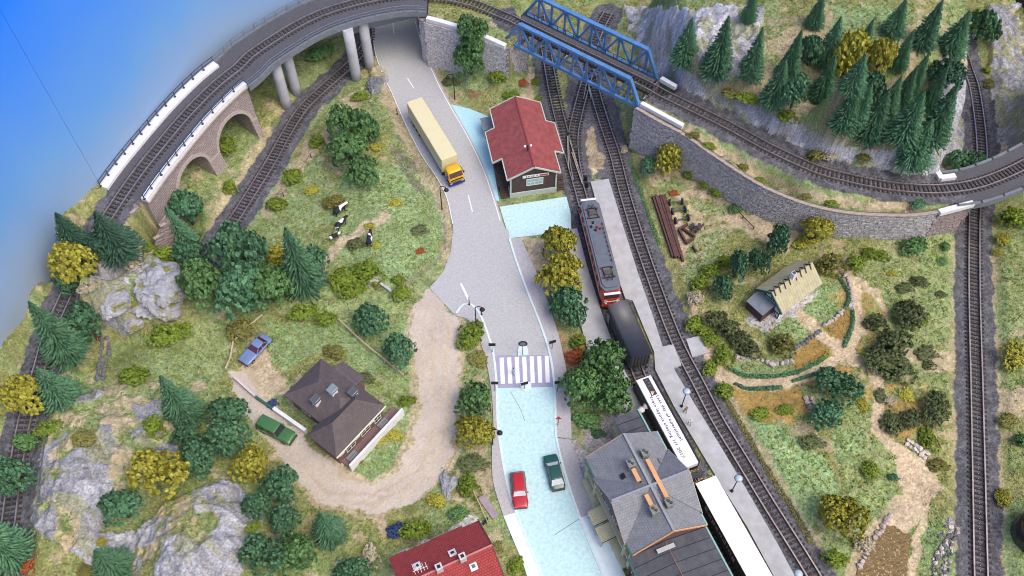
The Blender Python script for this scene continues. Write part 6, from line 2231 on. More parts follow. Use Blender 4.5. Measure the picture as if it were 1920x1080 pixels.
# ------------------------------------------------------------------ fences, garden walls, stones
def fence(label, pts, h, m, npost, rails, pw=.14, rw=.10, sag=0.0):
    P = [g(*p) for p in pts]
    o0 = P[0].copy()
    r = thing('rail_fence', label, 'fence', o0, 0, 'fences of the layout')
    pm = MB().box((0, 0, h / 2 - .15), (pw, pw, h + .3)).mesh('fence_post', [m])
    seg = []
    for a, b in zip(P[:-1], P[1:]):
        n = max(1, round((b - a).length / npost))
        for k in range(n):
            q = a.lerp(b, k / n)
            q.z = hz(q.x, q.y)
            seg.append(q)
    seg.append(P[-1])
    for q in seg:
        link('fence_post', pm, r, q - o0)
    for f in rails:
        for a, b in zip(seg[:-1], seg[1:]):
            MB().bar(a - o0 + Vector((0, 0, h * f)), b - o0 + Vector((0, 0, h * f + random.uniform(-sag, sag))), rw, rw).build('fence_rail', m, r)
    return r


M_FEN = mat('pale bleached fence wood', (.50, .42, .26), .85, .25, 3)
fence('bleached two rail fence along the lawn above the villa', [(638, 606), (660, 628), (690, 655), (722, 681), (757, 708)], 1.1, M_FEN, 2.6, (.9, .55), sag=.08)
fence('crooked bleached rail fence beside the parked blue saloon', [(494, 597), (464, 624), (441, 648), (436, 676), (427, 698)], 1.0, M_FEN, 3.0, (.9, .8), rw=.16, sag=.05)
fence('thin grey wire fence around the foot of the cow meadow', [(733, 560), (762, 538), (790, 518), (816, 497), (836, 470), (838, 440), (834, 410)], .9, mat('grey fence wood', (.28, .26, .22), .85, .2, 3), 2.4, (.9, .5), .11, .05)
fence('dark post and wire fence beside the sunken track above the bushes', [(584, 297), (562, 330), (545, 352), (520, 388)], .9, M_WOODD, 2.6, (.9,), .12, .04)
fence('thin fence between the red roofed house and the pavement', [(887, 922), (900, 950), (914, 982)], .8, M_FEN, 2.2, (.9, .5), .10, .07)
fence('low dark fence on the verge below the retaining wall', [(1372, 388), (1392, 410), (1412, 430)], .6, M_WOODD, 2.2, (.8,), .14, .10)


def low_wall(label, pts, h, wd, m, name='garden_wall'):
    P = [g(*p) for p in pts]
    o0 = P[0].copy()
    mb = MB()
    for a, b in zip(P[:-1], P[1:]):
        mb.bar(a - o0 + Vector((0, 0, h / 2 - .2)), b - o0 + Vector((0, 0, h / 2 - .2)), wd, h + .4)
    o = mb.build(name, m)
    o.location = o0
    return tag(o, label, 'garden wall')


low_wall('thick white garden wall behind the green off-road car', [(516, 772), (576, 814)], 1.0, .45, M_WHITE)
low_wall('thin pinkish white garden wall across the gravel below the blue car', [(441, 712), (480, 746)], .7, .32, mat('pinkish white wall', (.55, .50, .50), .8, .12, 1))
low_wall('thin dark green pipe rail joining the two white garden walls', [(481, 747), (516, 772)], .6, .28, M_DKGREEN, 'pipe_rail')
low_wall('pale grey low wall below the bushes at the meadow edge', [(690, 533), (706, 529), (730, 546), (752, 568)], .5, .35, M_CONC)
low_wall('mauve stepped slab by the pavement near the small animal', [(902, 932), (930, 972)], .25, .9, mat('mauve slab', (.30, .24, .28), .85, .2, 1))
ROCKS = []
for k in range(6):
    bm = bmesh.new()
    bmesh.ops.create_icosphere(bm, subdivisions=1, radius=.5)
    me = bpy.data.meshes.new('stone')
    bm.to_mesh(me)
    bm.free()
    rough_from(me, .13, k)
    ROCKS.append(me)
M_RST = [mat('pinkish field stone', (.42, .36, .35), .9, .3, 2, .4, 6), mat('dark wet field stone', (.14, .15, .165), .9, .45, 2, .4, 6), mat('pale field stone', (.55, .50, .46), .9, .25, 2, .4, 6)]
RM = {}
for mi, m in enumerate(M_RST):
    for k, me in enumerate(ROCKS):
        c = me.copy()
        c.materials.append(m)
        RM[mi, k] = c


def stone_row(label, pts, size, mi, rows=1, name='dry_stone_wall', cat='stone wall'):
    P = spline([g(*p) for p in pts], size * .8)
    o0 = P[0].copy()
    r = thing(name, label, cat, o0, 0, 'low walls of loose stones')
    for i, p in enumerate(P):
        d = P[min(i + 1, len(P) - 1)] - P[max(i - 1, 0)]
        n = Vector((-d.y, d.x, 0)).normalized()
        for k in range(rows):
            q = p + n * ((k - (rows - 1) / 2) * size * .8 + random.uniform(-.1, .1) * (4 if rows > 2 else 1))
            z = hz(q.x, q.y)
            s = size * random.uniform(.75, 1.3)
            o = link('stone', RM[mi if rows < 3 or random.random() < .6 else random.choice((0, 2)), random.randrange(6)], r, (q.x - o0.x, q.y - o0.y, z - o0.z + s * .22))
            o.rotation_euler = (random.uniform(-.4, .4), random.uniform(-.4, .4), random.uniform(0, 6))
            o.scale = (s, s * random.uniform(.7, 1), s * random.uniform(.6, .9))
    return r


stone_row('narrow dark dry stone wall across the lawn beside the rock outcrop', [(196, 632), (197, 665), (191, 690), (189, 712)], .75, 1, 2)
stone_row('pinkish stone edging below the cottage garden bush', [(1382, 672), (1410, 672), (1430, 678), (1455, 685), (1482, 680)], .8, 0)
stone_row('grey stone edging between cottage lawn and the larger brown bed', [(1492, 652), (1514, 640), (1535, 622)], .7, 1)
stone_row('pale stone edging between cottage lawn and the smaller brown bed', [(1546, 610), (1566, 598), (1580, 582), (1597, 570)], .8, 0)
stone_row('pinkish stone edging curling round the cottage lawn to the path', [(1578, 512), (1590, 530), (1596, 556), (1598, 575)], .7, 0)
stone_row('little heap of pinkish stones by the dark evergreen shrub', [(1516, 748), (1520, 762), (1526, 772)], .8, 0, 2, 'stone_heap', 'stone heap')
stone_row('mixed loose stones edging the brown pond', [(1610, 1062), (1628, 1032), (1648, 1000), (1668, 968)], .75, 0, 1)
stone_row('grey and white rubble bank beside the straight track near the pond', [(1788, 990), (1772, 1020), (1764, 1050), (1762, 1085)], .5, 1, 4, 'rubble_bank', 'rubble bank')
stone_row('broken tan stones below the olive shrubs near the sandy clearing', [(1700, 832), (1718, 842), (1734, 856)], .7, 2, 2, 'stone_heap', 'stone heap')


def boulder(label, x0, y0, x1, y1, hr, seed, m, sink=.25, sub=5):
    c = g((x0 + x1) / 2, (y0 + y1) / 2)
    _, _, f = proj(c.x, c.y, c.z)
    rx = (x1 - x0) / 2 * f / FPX
    ry = (y1 - y0) / 2 * f / FPX * 1.15
    bm = bmesh.new()
    bmesh.ops.create_icosphere(bm, subdivisions=sub, radius=1)
    me = bpy.data.meshes.new('boulder')
    bm.to_mesh(me)
    bm.free()
    n = len(me.vertices)
    co = np.empty(n * 3)
    me.vertices.foreach_get('co', co)
    co = co.reshape(-1, 3)
    k = np.abs(fbm(co[:, 0] * 2.2 + seed * 3 + co[:, 2], co[:, 1] * 2.2 + co[:, 2] * 1.7, seed, 4) - .5) * 2
    k2 = fbm(co[:, 0] * 1.1 + seed, co[:, 1] * 1.1 + co[:, 2], seed + 5, 2)
    co *= (0.50 + .38 * k2 + .26 * (1 - k) ** 2)[:, None]
    co *= np.array([rx, ry, hr])
    me.vertices.foreach_set('co', co.ravel())
    me.materials.append(m)
    for p in me.polygons:
        p.use_smooth = False
    me.update()
    o = link('boulder', me, None, (c.x, c.y, c.z - hr * sink), (0, 0, 0))
    return tag(o, label, 'rock')


M_ROCK = mat('pale blue grey rock', (.20, .205, .23), .9, 0, 1.3, .9, 3, col2=(.42, .43, .46), detail=10)
N_, L_ = M_ROCK.node_tree.nodes, M_ROCK.node_tree.links
tc = N_.new('ShaderNodeTexCoord')
nz_ = N_.new('ShaderNodeTexNoise')
nz_.inputs['Scale'].default_value = .55
nz_.inputs['Detail'].default_value = 5
L_.new(tc.outputs['Object'], nz_.inputs['Vector'])
mr_ = N_.new('ShaderNodeMapRange')
mr_.inputs['From Min'].default_value = .54
mr_.inputs['From Max'].default_value = .62
L_.new(nz_.outputs['Fac'], mr_.inputs['Value'])
mo_ = N_.new('ShaderNodeMix')
mo_.data_type = 'RGBA'
bc_ = N_['Principled BSDF'].inputs['Base Color']
L_.new(bc_.links[0].from_socket, mo_.inputs[6])
mo_.inputs[7].default_value = (.20, .20, .07, 1)
L_.new(mr_.outputs['Result'], mo_.inputs[0])
L_.new(mo_.outputs[2], bc_)
boulder('big pale grey rock outcrop above the lawn with mossy top', 236, 478, 358, 612, 3.6, 3, M_ROCK)
boulder('flat pale rock slab between the leaning pines and the lawn', 182, 530, 246, 602, 1.2, 8, M_ROCK)
boulder('small pinkish grey rock poking from the lawn below the outcrop', 228, 588, 272, 628, .8, 11, M_ROCK)
boulder('grey boulder with mossy patch beside the dirt road bend', 822, 880, 862, 942, 1.3, 14, M_ROCK)
boulder('dark grey rock at the foot of the concrete pillar by the road', 688, 134, 722, 178, 1.6, 17, mat('dark grey rock', (.17, .18, .20), .9, .3, 1.2, .6, 4), .4)
boulder('small grey stone on the verge by the rubble bank', 1768, 970, 1790, 988, .5, 21, M_ROCK)
# dark rounded object at the rim of the layout
b = at(1935, 1004, 1.0)
kn = MB().tube([(0, 0, -1), (0, 0, 1.5), (0, 0, 3.2), (0, 0, 3.6)], [3.0, 3.0, 2.9, 2.5], 40)
o = kn.build('dark_cover', paint('glossy blue black plastic', (.006, .008, .016), .25, .6), None, True)
o.location = (b.x + .9, b.y, 0)
tag(o, 'glossy black rounded cover standing at the edge of the grass beyond the straight track', 'cover')
# ------------------------------------------------------------------ trees, bushes and ground cover
def leafmat(name, c, c2, ov=.16):
    m = mat(name, c, .9, 0, 8.0, col2=c2, obj_var=ov, spec=.15, detail=5)
    return m


LM = {'spruce': leafmat('spruce needles', (.052, .142, .078), (.155, .31, .18)),
      'dark': leafmat('dark green foliage', (.050, .140, .072), (.14, .285, .155)),
      'mid': leafmat('mid green foliage', (.070, .165, .055), (.17, .31, .12)),
      'light': leafmat('light green foliage', (.12, .19, .022), (.25, .33, .055)),
      'yellow': leafmat('yellow green foliage', (.25, .245, .025), (.46, .44, .09)),
      'olive': leafmat('olive foliage', (.13, .135, .035), (.25, .24, .08)),
      'drab': leafmat('dark drab foliage', (.075, .10, .042), (.165, .195, .09)),
      'cream': leafmat('cream lichen foliage', (.34, .30, .20), (.58, .53, .40)),
      'red': leafmat('rust red foliage', (.22, .06, .025), (.40, .12, .05)),
      'pine': leafmat('blue green pine needles', (.030, .082, .058), (.075, .155, .105)),
      'blue': leafmat('dark blue flowers', (.025, .045, .13), (.06, .10, .22))}
M_BARK = mat('brown bark', (.10, .07, .055), .9, .3, 3, .4, 8)


def mesh_from(name, V, F, m, smooth=False):
    me = bpy.data.meshes.new(name)
    V = np.asarray(V, np.float32).reshape(-1, 3)
    F = np.asarray(F, np.int32)
    me.vertices.add(len(V))
    me.vertices.foreach_set('co', V.ravel())
    me.loops.add(F.size)
    me.loops.foreach_set('vertex_index', F.ravel())
    n = F.shape[1]
    me.polygons.add(len(F))
    me.polygons.foreach_set('loop_start', np.arange(0, F.size, n, dtype=np.int32))
    me.polygons.foreach_set('loop_total', np.full(len(F), n, np.int32))
    me.update(calc_edges=True)
    if m:
        me.materials.append(m)
    return me


def leaf_quads(P, Nrm, size, r):
    """quads at points P facing roughly along Nrm"""
    n = len(P)
    nn = Nrm + r.normal(0, .55, (n, 3))
    nn /= np.linalg.norm(nn, axis=1)[:, None] + 1e-9
    a = np.cross(nn, r.normal(0, 1, (n, 3)))
    a /= np.linalg.norm(a, axis=1)[:, None] + 1e-9
    b = np.cross(nn, a)
    s = size * r.uniform(.6, 1.35, (n, 1))
    bend = nn * s * .35
    V = np.stack([P - a * s, P - b * s * .75 - bend * .5, P + a * s, P + b * s * .75 + bend], 1)
    F = np.arange(4 * n).reshape(n, 4)
    return V.reshape(-1, 3), F


def crown(seed, nl=11, puffs=340, per=10, leaf=.060, z0=.22, flat=1.0, lobe=(.30, .48), top=1.0, pr=.085):
    """leaf clumps over overlapping lobes inside a unit crown (x, y within 1, z within 0..1)"""
    r = np.random.default_rng(seed)
    ctr = []
    for k in range(nl):
        a = 6.283 * (k / nl) + r.uniform(-.5, .5)
        zz = r.uniform(0, 1)
        rad = (1 - abs(zz * 1.3 - .45)) * .62 * r.uniform(.7, 1.1)
        ctr.append((rad * math.cos(a), rad * math.sin(a), z0 + .14 + zz * (top - z0 - .32), r.uniform(*lobe)))
    ctr.append((0, 0, top - .25, .34))
    ctr = np.array(ctr)
    Vs, Fs, o = [], [], 0
    li = r.choice(len(ctr), puffs, p=ctr[:, 3] ** 2 / (ctr[:, 3] ** 2).sum())
    d = r.normal(0, 1, (puffs, 3))
    d[:, 2] = np.abs(d[:, 2]) * .9 - .25
    d /= np.linalg.norm(d, axis=1)[:, None]
    asp = np.array([1, 1, .55 * flat])
    c = ctr[li, :3] + d * ctr[li, 3:4] * asp * r.uniform(.82, 1.08, (puffs, 1))
    Pp = np.repeat(c, per, 0)
    q = r.normal(0, 1, Pp.shape)
    q /= np.linalg.norm(q, axis=1)[:, None]
    dn = np.repeat(d, per, 0)
    q = q * .8 + dn * .5
    Pp = Pp + q * pr * np.array([1, 1, .6]) * r.uniform(.5, 1.1, (len(Pp), 1))
    V, F = leaf_quads(Pp, q * .8 + dn * .4, leaf, r)
    V[:, 2] = np.maximum(V[:, 2], 0)
    return V, F


def spruce(seed):
    r = np.random.default_rng(seed)
    V, F = [], []
    L = 23
    for k in range(L):
        t = k / (L - 1)
        z = .05 + .90 * t
        rad = (1 - t) ** .85 * .97 + .03
        nb = int(24 * (1 - t) + 6)
        for j in range(nb):
            a = 6.283 * (j + r.uniform(-.3, .3)) / nb + k * .7
            rl = rad * r.uniform(.70, 1.12)
            ca, sa = math.cos(a), math.sin(a)
            wd = .046 * (1 - t * .55) * r.uniform(.8, 1.25)
            dz = r.uniform(.02, .06) * (1 - t * .5)
            # a drooping frond: spine of four points with a ridge, two slopes per segment
            sp = []
            for s in (0.12, .5, .82, 1.0):
                sp.append((rl * s * ca, rl * s * sa, z + .035 - dz * s * s * 1.6 + (.02 if s == 1 else 0)))
            for s in range(3):
                w0 = wd * (.75, 1.0, .72, .08)[s]
                w1 = wd * (.75, 1.0, .72, .08)[s + 1]
                p, q = sp[s], sp[s + 1]
                o = len(V)
                dr = .022
                V += [p, q, (q[0] - sa * w1, q[1] + ca * w1, q[2] - dr), (p[0] - sa * w0, p[1] + ca * w0, p[2] - dr),
                      (p[0] + sa * w0, p[1] - ca * w0, p[2] - dr), (q[0] + sa * w1, q[1] - ca * w1, q[2] - dr)]
                F += [(o, o + 3, o + 2, o + 1), (o, o + 1, o + 5, o + 4)]
            for s in range(4):
                f = r.uniform(.35, .98)
                x, y, zz = rl * f * ca, rl * f * sa, z + .03 - dz * f * f * 1.6
                sd = 1 if s % 2 else -1
                b = a + sd * r.uniform(.5, .9)
                ln = .16 * (1 - t * .6) * r.uniform(.7, 1.2)
                o = len(V)
                V += [(x - sa * .012, y + ca * .012, zz), (x + sa * .012, y - ca * .012, zz), (x + ln * math.cos(b), y + ln * math.sin(b), zz - .02), (x + ln * .55 * math.cos(b + .3), y + ln * .55 * math.sin(b + .3), zz + .008)]
                F += [(o, o + 1, o + 2, o + 3)]
    o = len(V)
    V += [(.03, 0, .93), (-.015, .026, .93), (-.015, -.026, .93), (0, 0, 1.0)]
    F += [(o, o + 1, o + 3, o + 3), (o + 1, o + 2, o + 3, o + 3), (o + 2, o, o + 3, o + 3)]
    F = [f for f in F if len(set(f)) == 4]
    return V, F


SPR_V = [spruce(200 + k) for k in range(4)]
CRN_V = [crown(300 + k, nl=10 + k % 3) for k in range(6)]
BSH_V = [crown(400 + k, nl=9, puffs=210, per=11, leaf=.085, z0=.02, lobe=(.34, .5), pr=.11) for k in range(4)]
FLT_V = [crown(500 + k, nl=12, puffs=230, per=9, leaf=.085, z0=.02, flat=.9, lobe=(.26, .40), pr=.12) for k in range(3)]
CACHE = {}


def vmesh(kind, k, m):
    key = (kind, k, m)
    if key not in CACHE:
        V, F = {'spruce': SPR_V, 'tree': CRN_V, 'bush': BSH_V, 'flat': FLT_V}[kind][k]
        CACHE[key] = mesh_from('crown' if kind in ('spruce', 'tree') else 'bush', V, F, LM[m])
    return CACHE[key]


tk = MB().tube([(0, 0, -.12), (.01, 0, .25), (0, .01, .6), (0, 0, .9)], [.07, .05, .03, .012], 8)
TRUNK_S = tk.mesh('trunk', [M_BARK], True)
tk = MB().tube([(0, 0, -.12), (.02, .01, .18), (0, 0, .42), (.03, 0, .72)], [.10, .075, .06, .02], 9)
for k in range(6):
    a = k * 1.05
    tk.tube([(0, 0, .22 + k * .05), (.28 * math.cos(a), .28 * math.sin(a), .42 + k * .05), (.5 * math.cos(a), .5 * math.sin(a), .55 + k * .04)], [.04, .025, .01], 6)
TRUNK_T = tk.mesh('trunk', [M_BARK], True)
NPL = [0]


def spr(bx, by, tx, ty, wpx, label, m='spruce', group='spruces of the layout'):
    b = g(bx, by)
    _, _, f = proj(b.x, b.y, b.z)
    R_ = wpx / 2 * f / FPX * 1.0
    h = min(max(hgt(b, ty), 2.3 * R_), 4.6 * R_)
    NPL[0] += 1
    t = thing('spruce_tree', label, 'tree', b - Vector((0, 0, .1)), random.uniform(0, 6), group)
    c = link('crown', vmesh('spruce', NPL[0] % 4, m), t)
    c.scale = (R_, R_, h)
    k = link('trunk', TRUNK_S, t)
    k.scale = (R_ * .8, R_ * .8, h)
    return t


def place(x0, y0, x1, y1, hr):
    cx, cy = (x0 + x1) / 2, (y0 + y1) / 2
    tx, ty = cx, cy
    for _ in range(6):
        b = g(tx, ty)
        _, _, f = proj(b.x, b.y, b.z + 1)
        R_ = (x1 - x0) / 2 * f / FPX * 1.18
        h = hr * R_
        a, c, _ = proj(b.x, b.y, b.z + .58 * h)
        tx, ty = tx + (cx - a) * .8, ty + (cy - c) * .8
    ph = (y1 - y0) / 2 * f / FPX
    return b, R_, h, min(1.35, max(.75, ph / R_))


def tree(x0, y0, x1, y1, m, label, hr=2.1, group=None):
    b, R_, h, el_ = place(x0, y0, x1, y1, hr)
    NPL[0] += 1
    t = thing('leafy_tree', label, 'tree', b - Vector((0, 0, .1)), random.uniform(-.3, .3), group or {'yellow': 'yellow green trees', 'dark': 'dark green trees', 'mid': 'mid green trees', 'pine': 'dark pines'}.get(m, 'leafy trees'))
    c = link('crown', vmesh('tree', NPL[0] % 6, m), t)
    c.scale = (R_, R_ * el_, h)
    k = link('trunk', TRUNK_T, t)
    k.scale = (R_, R_, h)
    return t


def bush(x0, y0, x1, y1, m, label, hr=.95, kind='bush', group=None):
    b, R_, h, el_ = place(x0, y0, x1, y1, hr)
    NPL[0] += 1
    o = link('bush', vmesh(kind, NPL[0] % (4 if kind == 'bush' else 3), m), None, b - Vector((0, 0, .08)), (0, 0, random.uniform(-.3, .3)))
    o.scale = (R_, R_ * el_, h)
    return tag(o, label, 'bush', group or {'light': 'light green bushes', 'olive': 'olive bushes', 'drab': 'dark drab shrubs', 'cream': 'pale lichen bushes', 'yellow': 'yellow bushes'}.get(m, 'bushes of the layout'))


def hedge(label, pts, wd, h, m, leaf=.16):
    P = spline([g(*p) for p in pts], .25)
    r = np.random.default_rng(len(label))
    o0 = P[0].copy()
    n = int(len(P) * 26 * max(1, wd))
    i = r.integers(0, len(P), n)
    B = np.array([tuple(p) for p in P])[i]
    d = r.normal(0, 1, (n, 3))
    d[:, 2] = np.abs(d[:, 2])
    d /= np.linalg.norm(d, axis=1)[:, None]
    lump = (.65 + .6 * vnoise(i * .22, i * 0.0, 5))[:, None]
    Q = B + d * np.array([wd / 2, wd / 2, h]) * lump * r.uniform(.85, 1.05, (n, 1))
    V, F = leaf_quads(Q, d, leaf, r)
    V -= np.array([o0.x, o0.y, o0.z])
    o = link('hedge', mesh_from('hedge', V, F, LM[m]), None, o0)
    return tag(o, label, 'hedge', 'low hedges')


# wooded hill, from the bridge end to the cliff
for a in [(1281, 120, 1293, 30, 64, 'spruce at the bridge end of the hillside wood, first in the row over bare rock'),
          (1338, 148, 1357, 26, 70, 'tall broad spruce second in the row over bare rock'),
          (1404, 145, 1424, 48, 54, 'lone slim spruce third in the row, bare pale rock on both sides'),
          (1474, 146, 1480, 46, 50, 'spruce standing close behind another at the middle of the bare rock row'),
          (1446, 198, 1465, 108, 60, 'spruce lowest on the slope above the yellow grass hummocks'),
          (1532, 194, 1571, 96, 58, 'leaning spruce beside the bushy dark tree on the lower slope'),
          (1545, 120, 1563, 28, 58, 'tall spruce at the edge of the bright hilltop clearing'),
          (1594, 172, 1630, 98, 60, 'spruce directly below the yellow trees of the hill'),
          (1572, 252, 1604, 156, 66, 'spruce hanging over the pale rock band, nearest the cream bush'),
          (1626, 258, 1655, 164, 70, 'spruce over the rock band next to the reddish soil patch'),
          (1682, 204, 1700, 120, 48, 'narrow spruce in the dense middle of the hill wood'),
          (1704, 178, 1732, 86, 44, 'slim pointed spruce just below the dark trunkless gap of the wood'),
          (1686, 266, 1724, 168, 78, 'wide spruce in the dense lower corner of the wood'),
          (1704, 306, 1748, 220, 84, 'lowest spruce of the wood, above the L-shaped white parapet'),
          (1742, 262, 1786, 164, 74, 'spruce against the pale cliff face at the edge of the wood'),
          (1618, 86, 1626, 32, 30, 'small pointed spruce behind the yellow trees in the clearing'),
          (1680, 130, 1694, 46, 40, 'spruce at the lower edge of the hilltop clearing next to the yellow trees'),
          (1672, 62, 1678, -6, 52, 'spruce at the top edge beyond the clearing'),
          (1726, 88, 1731, -4, 58, 'broad spruce at the top beside the thin bare trunk'),
          (1778, 100, 1806, 18, 66, 'spruce on the cliff rim above the pine with flat needles'),
          (1524, 50, 1530, -20, 40, 'spruce cut by the top edge behind the tall hillside spruces')]:
    spr(*a, group='spruces of the hillside wood')
tree(1466, 134, 1521, 204, 'dark', 'bushy dark tree between two spruces low on the wooded slope', 2.2)
tree(1500, 56, 1546, 130, 'dark', 'bushy dark tree beside the tall spruce at the clearing edge', 2.3)
tree(1606, 130, 1664, 202, 'dark', 'bushy dark tree hemmed in by spruces under the yellow trees', 2.2)
tree(1816, 6, 1876, 80, 'dark', 'big dark bushy tree at the head of the cutting between the two cliffs', 1.9)
tree(1733, 112, 1812, 168, 'pine', 'dark pine with spreading flat tufts on the cliff rim', 1.3)
tree(1776, 276, 1842, 324, 'dark', 'dark green spreading tree growing at the cliff foot by the steel bridge', 1.3)
tree(1560, 50, 1634, 146, 'yellow', 'larger yellow tree of the two among the hill spruces', 2.3)
tree(1624, 66, 1682, 142, 'yellow', 'smaller yellow tree of the two among the hill spruces', 2.3)
bush(1738, 112, 1772, 140, 'yellow', 'little yellow bush beside the flat needled pine')
spr(1756, 232, 1792, 150, 50, 'slender spruce squeezed between the cliff face spruce and the flat needled pine', group='spruces of the hillside wood')
spr(1652, 226, 1684, 140, 56, 'spruce hidden in the thick of the wood under the yellow trees', group='spruces of the hillside wood')
spr(1600, 236, 1634, 150, 52, 'spruce peeping out behind the two that overhang the rock band', group='spruces of the hillside wood')
spr(1738, 200, 1764, 112, 46, 'spruce behind the flat needled pine', group='spruces of the hillside wood')
spr(1402, 40, 1408, -30, 36, 'spruce cut by the top edge over the bare hillside rock', group='spruces of the hillside wood')
bush(1354, 152, 1392, 192, 'olive', 'yellow olive hummock under the third hillside spruce', .6, 'flat')
bush(1384, 156, 1424, 204, 'light', 'soft green hummock beside the yellow olive hummock on the slope', .5, 'flat')
bush(1458, 202, 1492, 238, 'light', 'bright green bush on the rock below the bushy dark tree')
bush(1546, 280, 1572, 302, 'cream', 'cream lichen bush on the rock ledge above the high track')
bush(1512, 282, 1546, 298, 'olive', 'small olive bush beside the cream one above the high track')
bush(1606, 284, 1634, 304, 'olive', 'small olive tuft at the foot of the spruces above the rock band')
bush(1700, 272, 1726, 296, 'olive', 'olive tuft on the bare slope beneath the lowest spruces', .6)
# verge of the long wall
for k, (x, y) in enumerate(((1300, 254), (1330, 272), (1360, 296), (1392, 312), (1424, 336), (1470, 354), (1512, 368), (1560, 382))):
    bush(x - 13, y - 8, x + 13, y + 8, ('olive', 'light', 'cream')[k % 3], ['first', 'second', 'third', 'fourth', 'fifth', 'sixth', 'seventh', 'eighth'][k] + ' low verge tuft along the top of the long wall, counted from the bridge', .6, 'flat', 'verge tufts on the long wall')
bush(1708, 372, 1738, 392, 'dark', 'small dark green bush on top of the long wall near its white corner', .8)
# backdrop side
spr(156, 478, 133, 396, 84, 'pointed dark conifer over the track next to the yellow tree', 'pine')
spr(224, 474, 212, 394, 100, 'broad pointed dark conifer covering the track end of the arched viaduct', 'pine')
tree(150, 430, 206, 486, 'pine', 'dark foliage between the two pointed conifers over the track', 1.6)
tree(88, 440, 176, 528, 'yellow', 'yellow tree behind the pines against the painted sky', 1.7)
tree(96, 506, 148, 552, 'dark', 'small dark tree between the yellow tree and the cream bush', 1.6)
spr(132, 664, 60, 562, 92, 'long leaning spruce beside the descending track against the painted sky')
tree(112, 548, 192, 654, 'dark', 'round dark tree standing behind the long leaning spruce', 1.9)
spr(122, 752, 76, 688, 88, 'spruce beside the track between the yellow tree and the first rock mound')
tree(-6, 698, 90, 778, 'yellow', 'yellow tree overhanging the descending track at the edge', 1.6)
tree(-24, 848, 62, 924, 'dark', 'dark leafy tree over the descending track at the edge', 1.7)
spr(28, 1042, 2, 948, 100, 'dark spruce over the lowest stretch of the descending track')
bush(146, 516, 182, 552, 'cream', 'cream lichen bush beside the pale rock slab')
bush(222, 470, 268, 512, 'cream', 'tan lichen bush on the outcrop under the pine trunk', .8)
bush(262, 452, 290, 476, 'light', 'small lime bush beyond the wide pine')
bush(282, 456, 324, 498, 'light', 'lime bush squeezed between pine and spruce above the outcrop')
bush(282, 606, 348, 646, 'light', 'bright bush on the lawn under the big rock outcrop', .9)
bush(219, 686, 278, 718, 'light', 'bright bush at the upper rim of the first rock mound')
bush(422, 594, 476, 642, 'olive', 'loose olive bush behind the crooked fence by the blue car', .9)
bush(176, 618, 192, 642, 'red', 'little red and yellow bush by the dark dry stone wall')
# arches and cutting
tree(314, 346, 382, 432, 'dark', 'dense dark tree in front of the lower arch', 2.0)
spr(352, 472, 318, 385, 74, 'spruce below the lower arch of the viaduct')
tree(318, 438, 388, 512, 'dark', 'dark round tree under the spruce near the arch', 1.8)
tree(330, 478, 414, 578, 'mid', 'mid green tree beside the big rock outcrop', 1.9)
tree(396, 410, 494, 522, 'dark', 'tallest dark tree of the clump at the sunken track end', 2.2)
tree(402, 478, 506, 596, 'dark', 'broad dark tree at the foot of the clump above the lawn', 1.8)
tree(462, 478, 549, 592, 'mid', 'mid green tree of the clump beside the big meadow spruce', 1.8)
bush(486, 456, 540, 502, 'yellow', 'mustard yellow bush between the tree clump and the meadow spruce', 1.2)
spr(572, 538, 522, 408, 92, 'big solitary spruce at the corner of the cow meadow')
tree(562, 450, 612, 530, 'dark', 'dark tree hidden behind the big meadow spruce', 1.9)
bush(396, 250, 442, 296, 'light', 'light green bush standing inside the upper arch', 1.0)
bush(416, 332, 444, 368, 'light', 'lime bush by the pier between the two arches', 1.0)
bush(578, 80, 624, 114, 'mid', 'loose green bush on the bank under the dark deck', .8)
bush(496, 366, 538, 394, 'light', 'lime bush by the sunken track, lowest of three', 1.0)
bush(528, 310, 566, 348, 'light', 'lime bush by the sunken track, middle of three', 1.0)
bush(579, 248, 610, 280, 'light', 'lime bush by the sunken track, highest of three', 1.0)
# meadow
tree(612, 188, 694, 272, 'mid', 'highest tree of the meadow tree clump', 1.9)
tree(682, 216, 718, 272, 'mid', 'small light tree at the road side of the meadow tree clump', 1.8)
tree(612, 244, 692, 316, 'mid', 'broad tree in the middle of the meadow tree clump', 1.7)
tree(648, 284, 714, 354, 'mid', 'lowest tree of the meadow tree clump', 1.7)
bush(660, 168, 688, 192, 'light', 'lime bush between concrete pillar and meadow tree clump')
bush(690, 264, 716, 284, 'yellow', 'ochre patch of bush inside the meadow tree clump', .7)
bush(616, 494, 668, 548, 'light', 'lime bush, first of the three big ones at the meadow foot', .9)
bush(654, 482, 716, 536, 'light', 'lime bush, widest of the three big ones at the meadow foot', .8)
bush(638, 526, 684, 558, 'light', 'lime bush, lowest of the three big ones at the meadow foot', .9)
bush(732, 511, 760, 535, 'light', 'small lime bush on the meadow near the low grey wall')
bush(734, 530, 768, 568, 'light', 'lime bush where the low grey wall meets the dirt road')
bush(650, 438, 684, 472, 'drab', 'dark olive shrub beside the cow path', .8, 'flat')
bush(770, 414, 804, 444, 'drab', 'thin dark shrub on the open meadow', .5, 'flat')
bush(606, 356, 650, 398, 'olive', 'yellowish weedy bush above the grazing cows', .7, 'flat')
bush(570, 344, 600, 366, 'yellow', 'mustard weeds on the meadow near the sunken track', .5, 'flat')
bush(682, 416, 704, 430, 'yellow', 'yellow flowering weeds above the lone cow', .5, 'flat')
bush(700, 446, 714, 472, 'yellow', 'yellow flowering weeds beside the lone cow', .6, 'flat')
bush(730, 366, 754, 392, 'yellow', 'yellow flowering weeds high on the meadow', .5, 'flat')
bush(778, 460, 798, 478, 'red', 'small red flower patch on the open meadow', .5, 'flat')
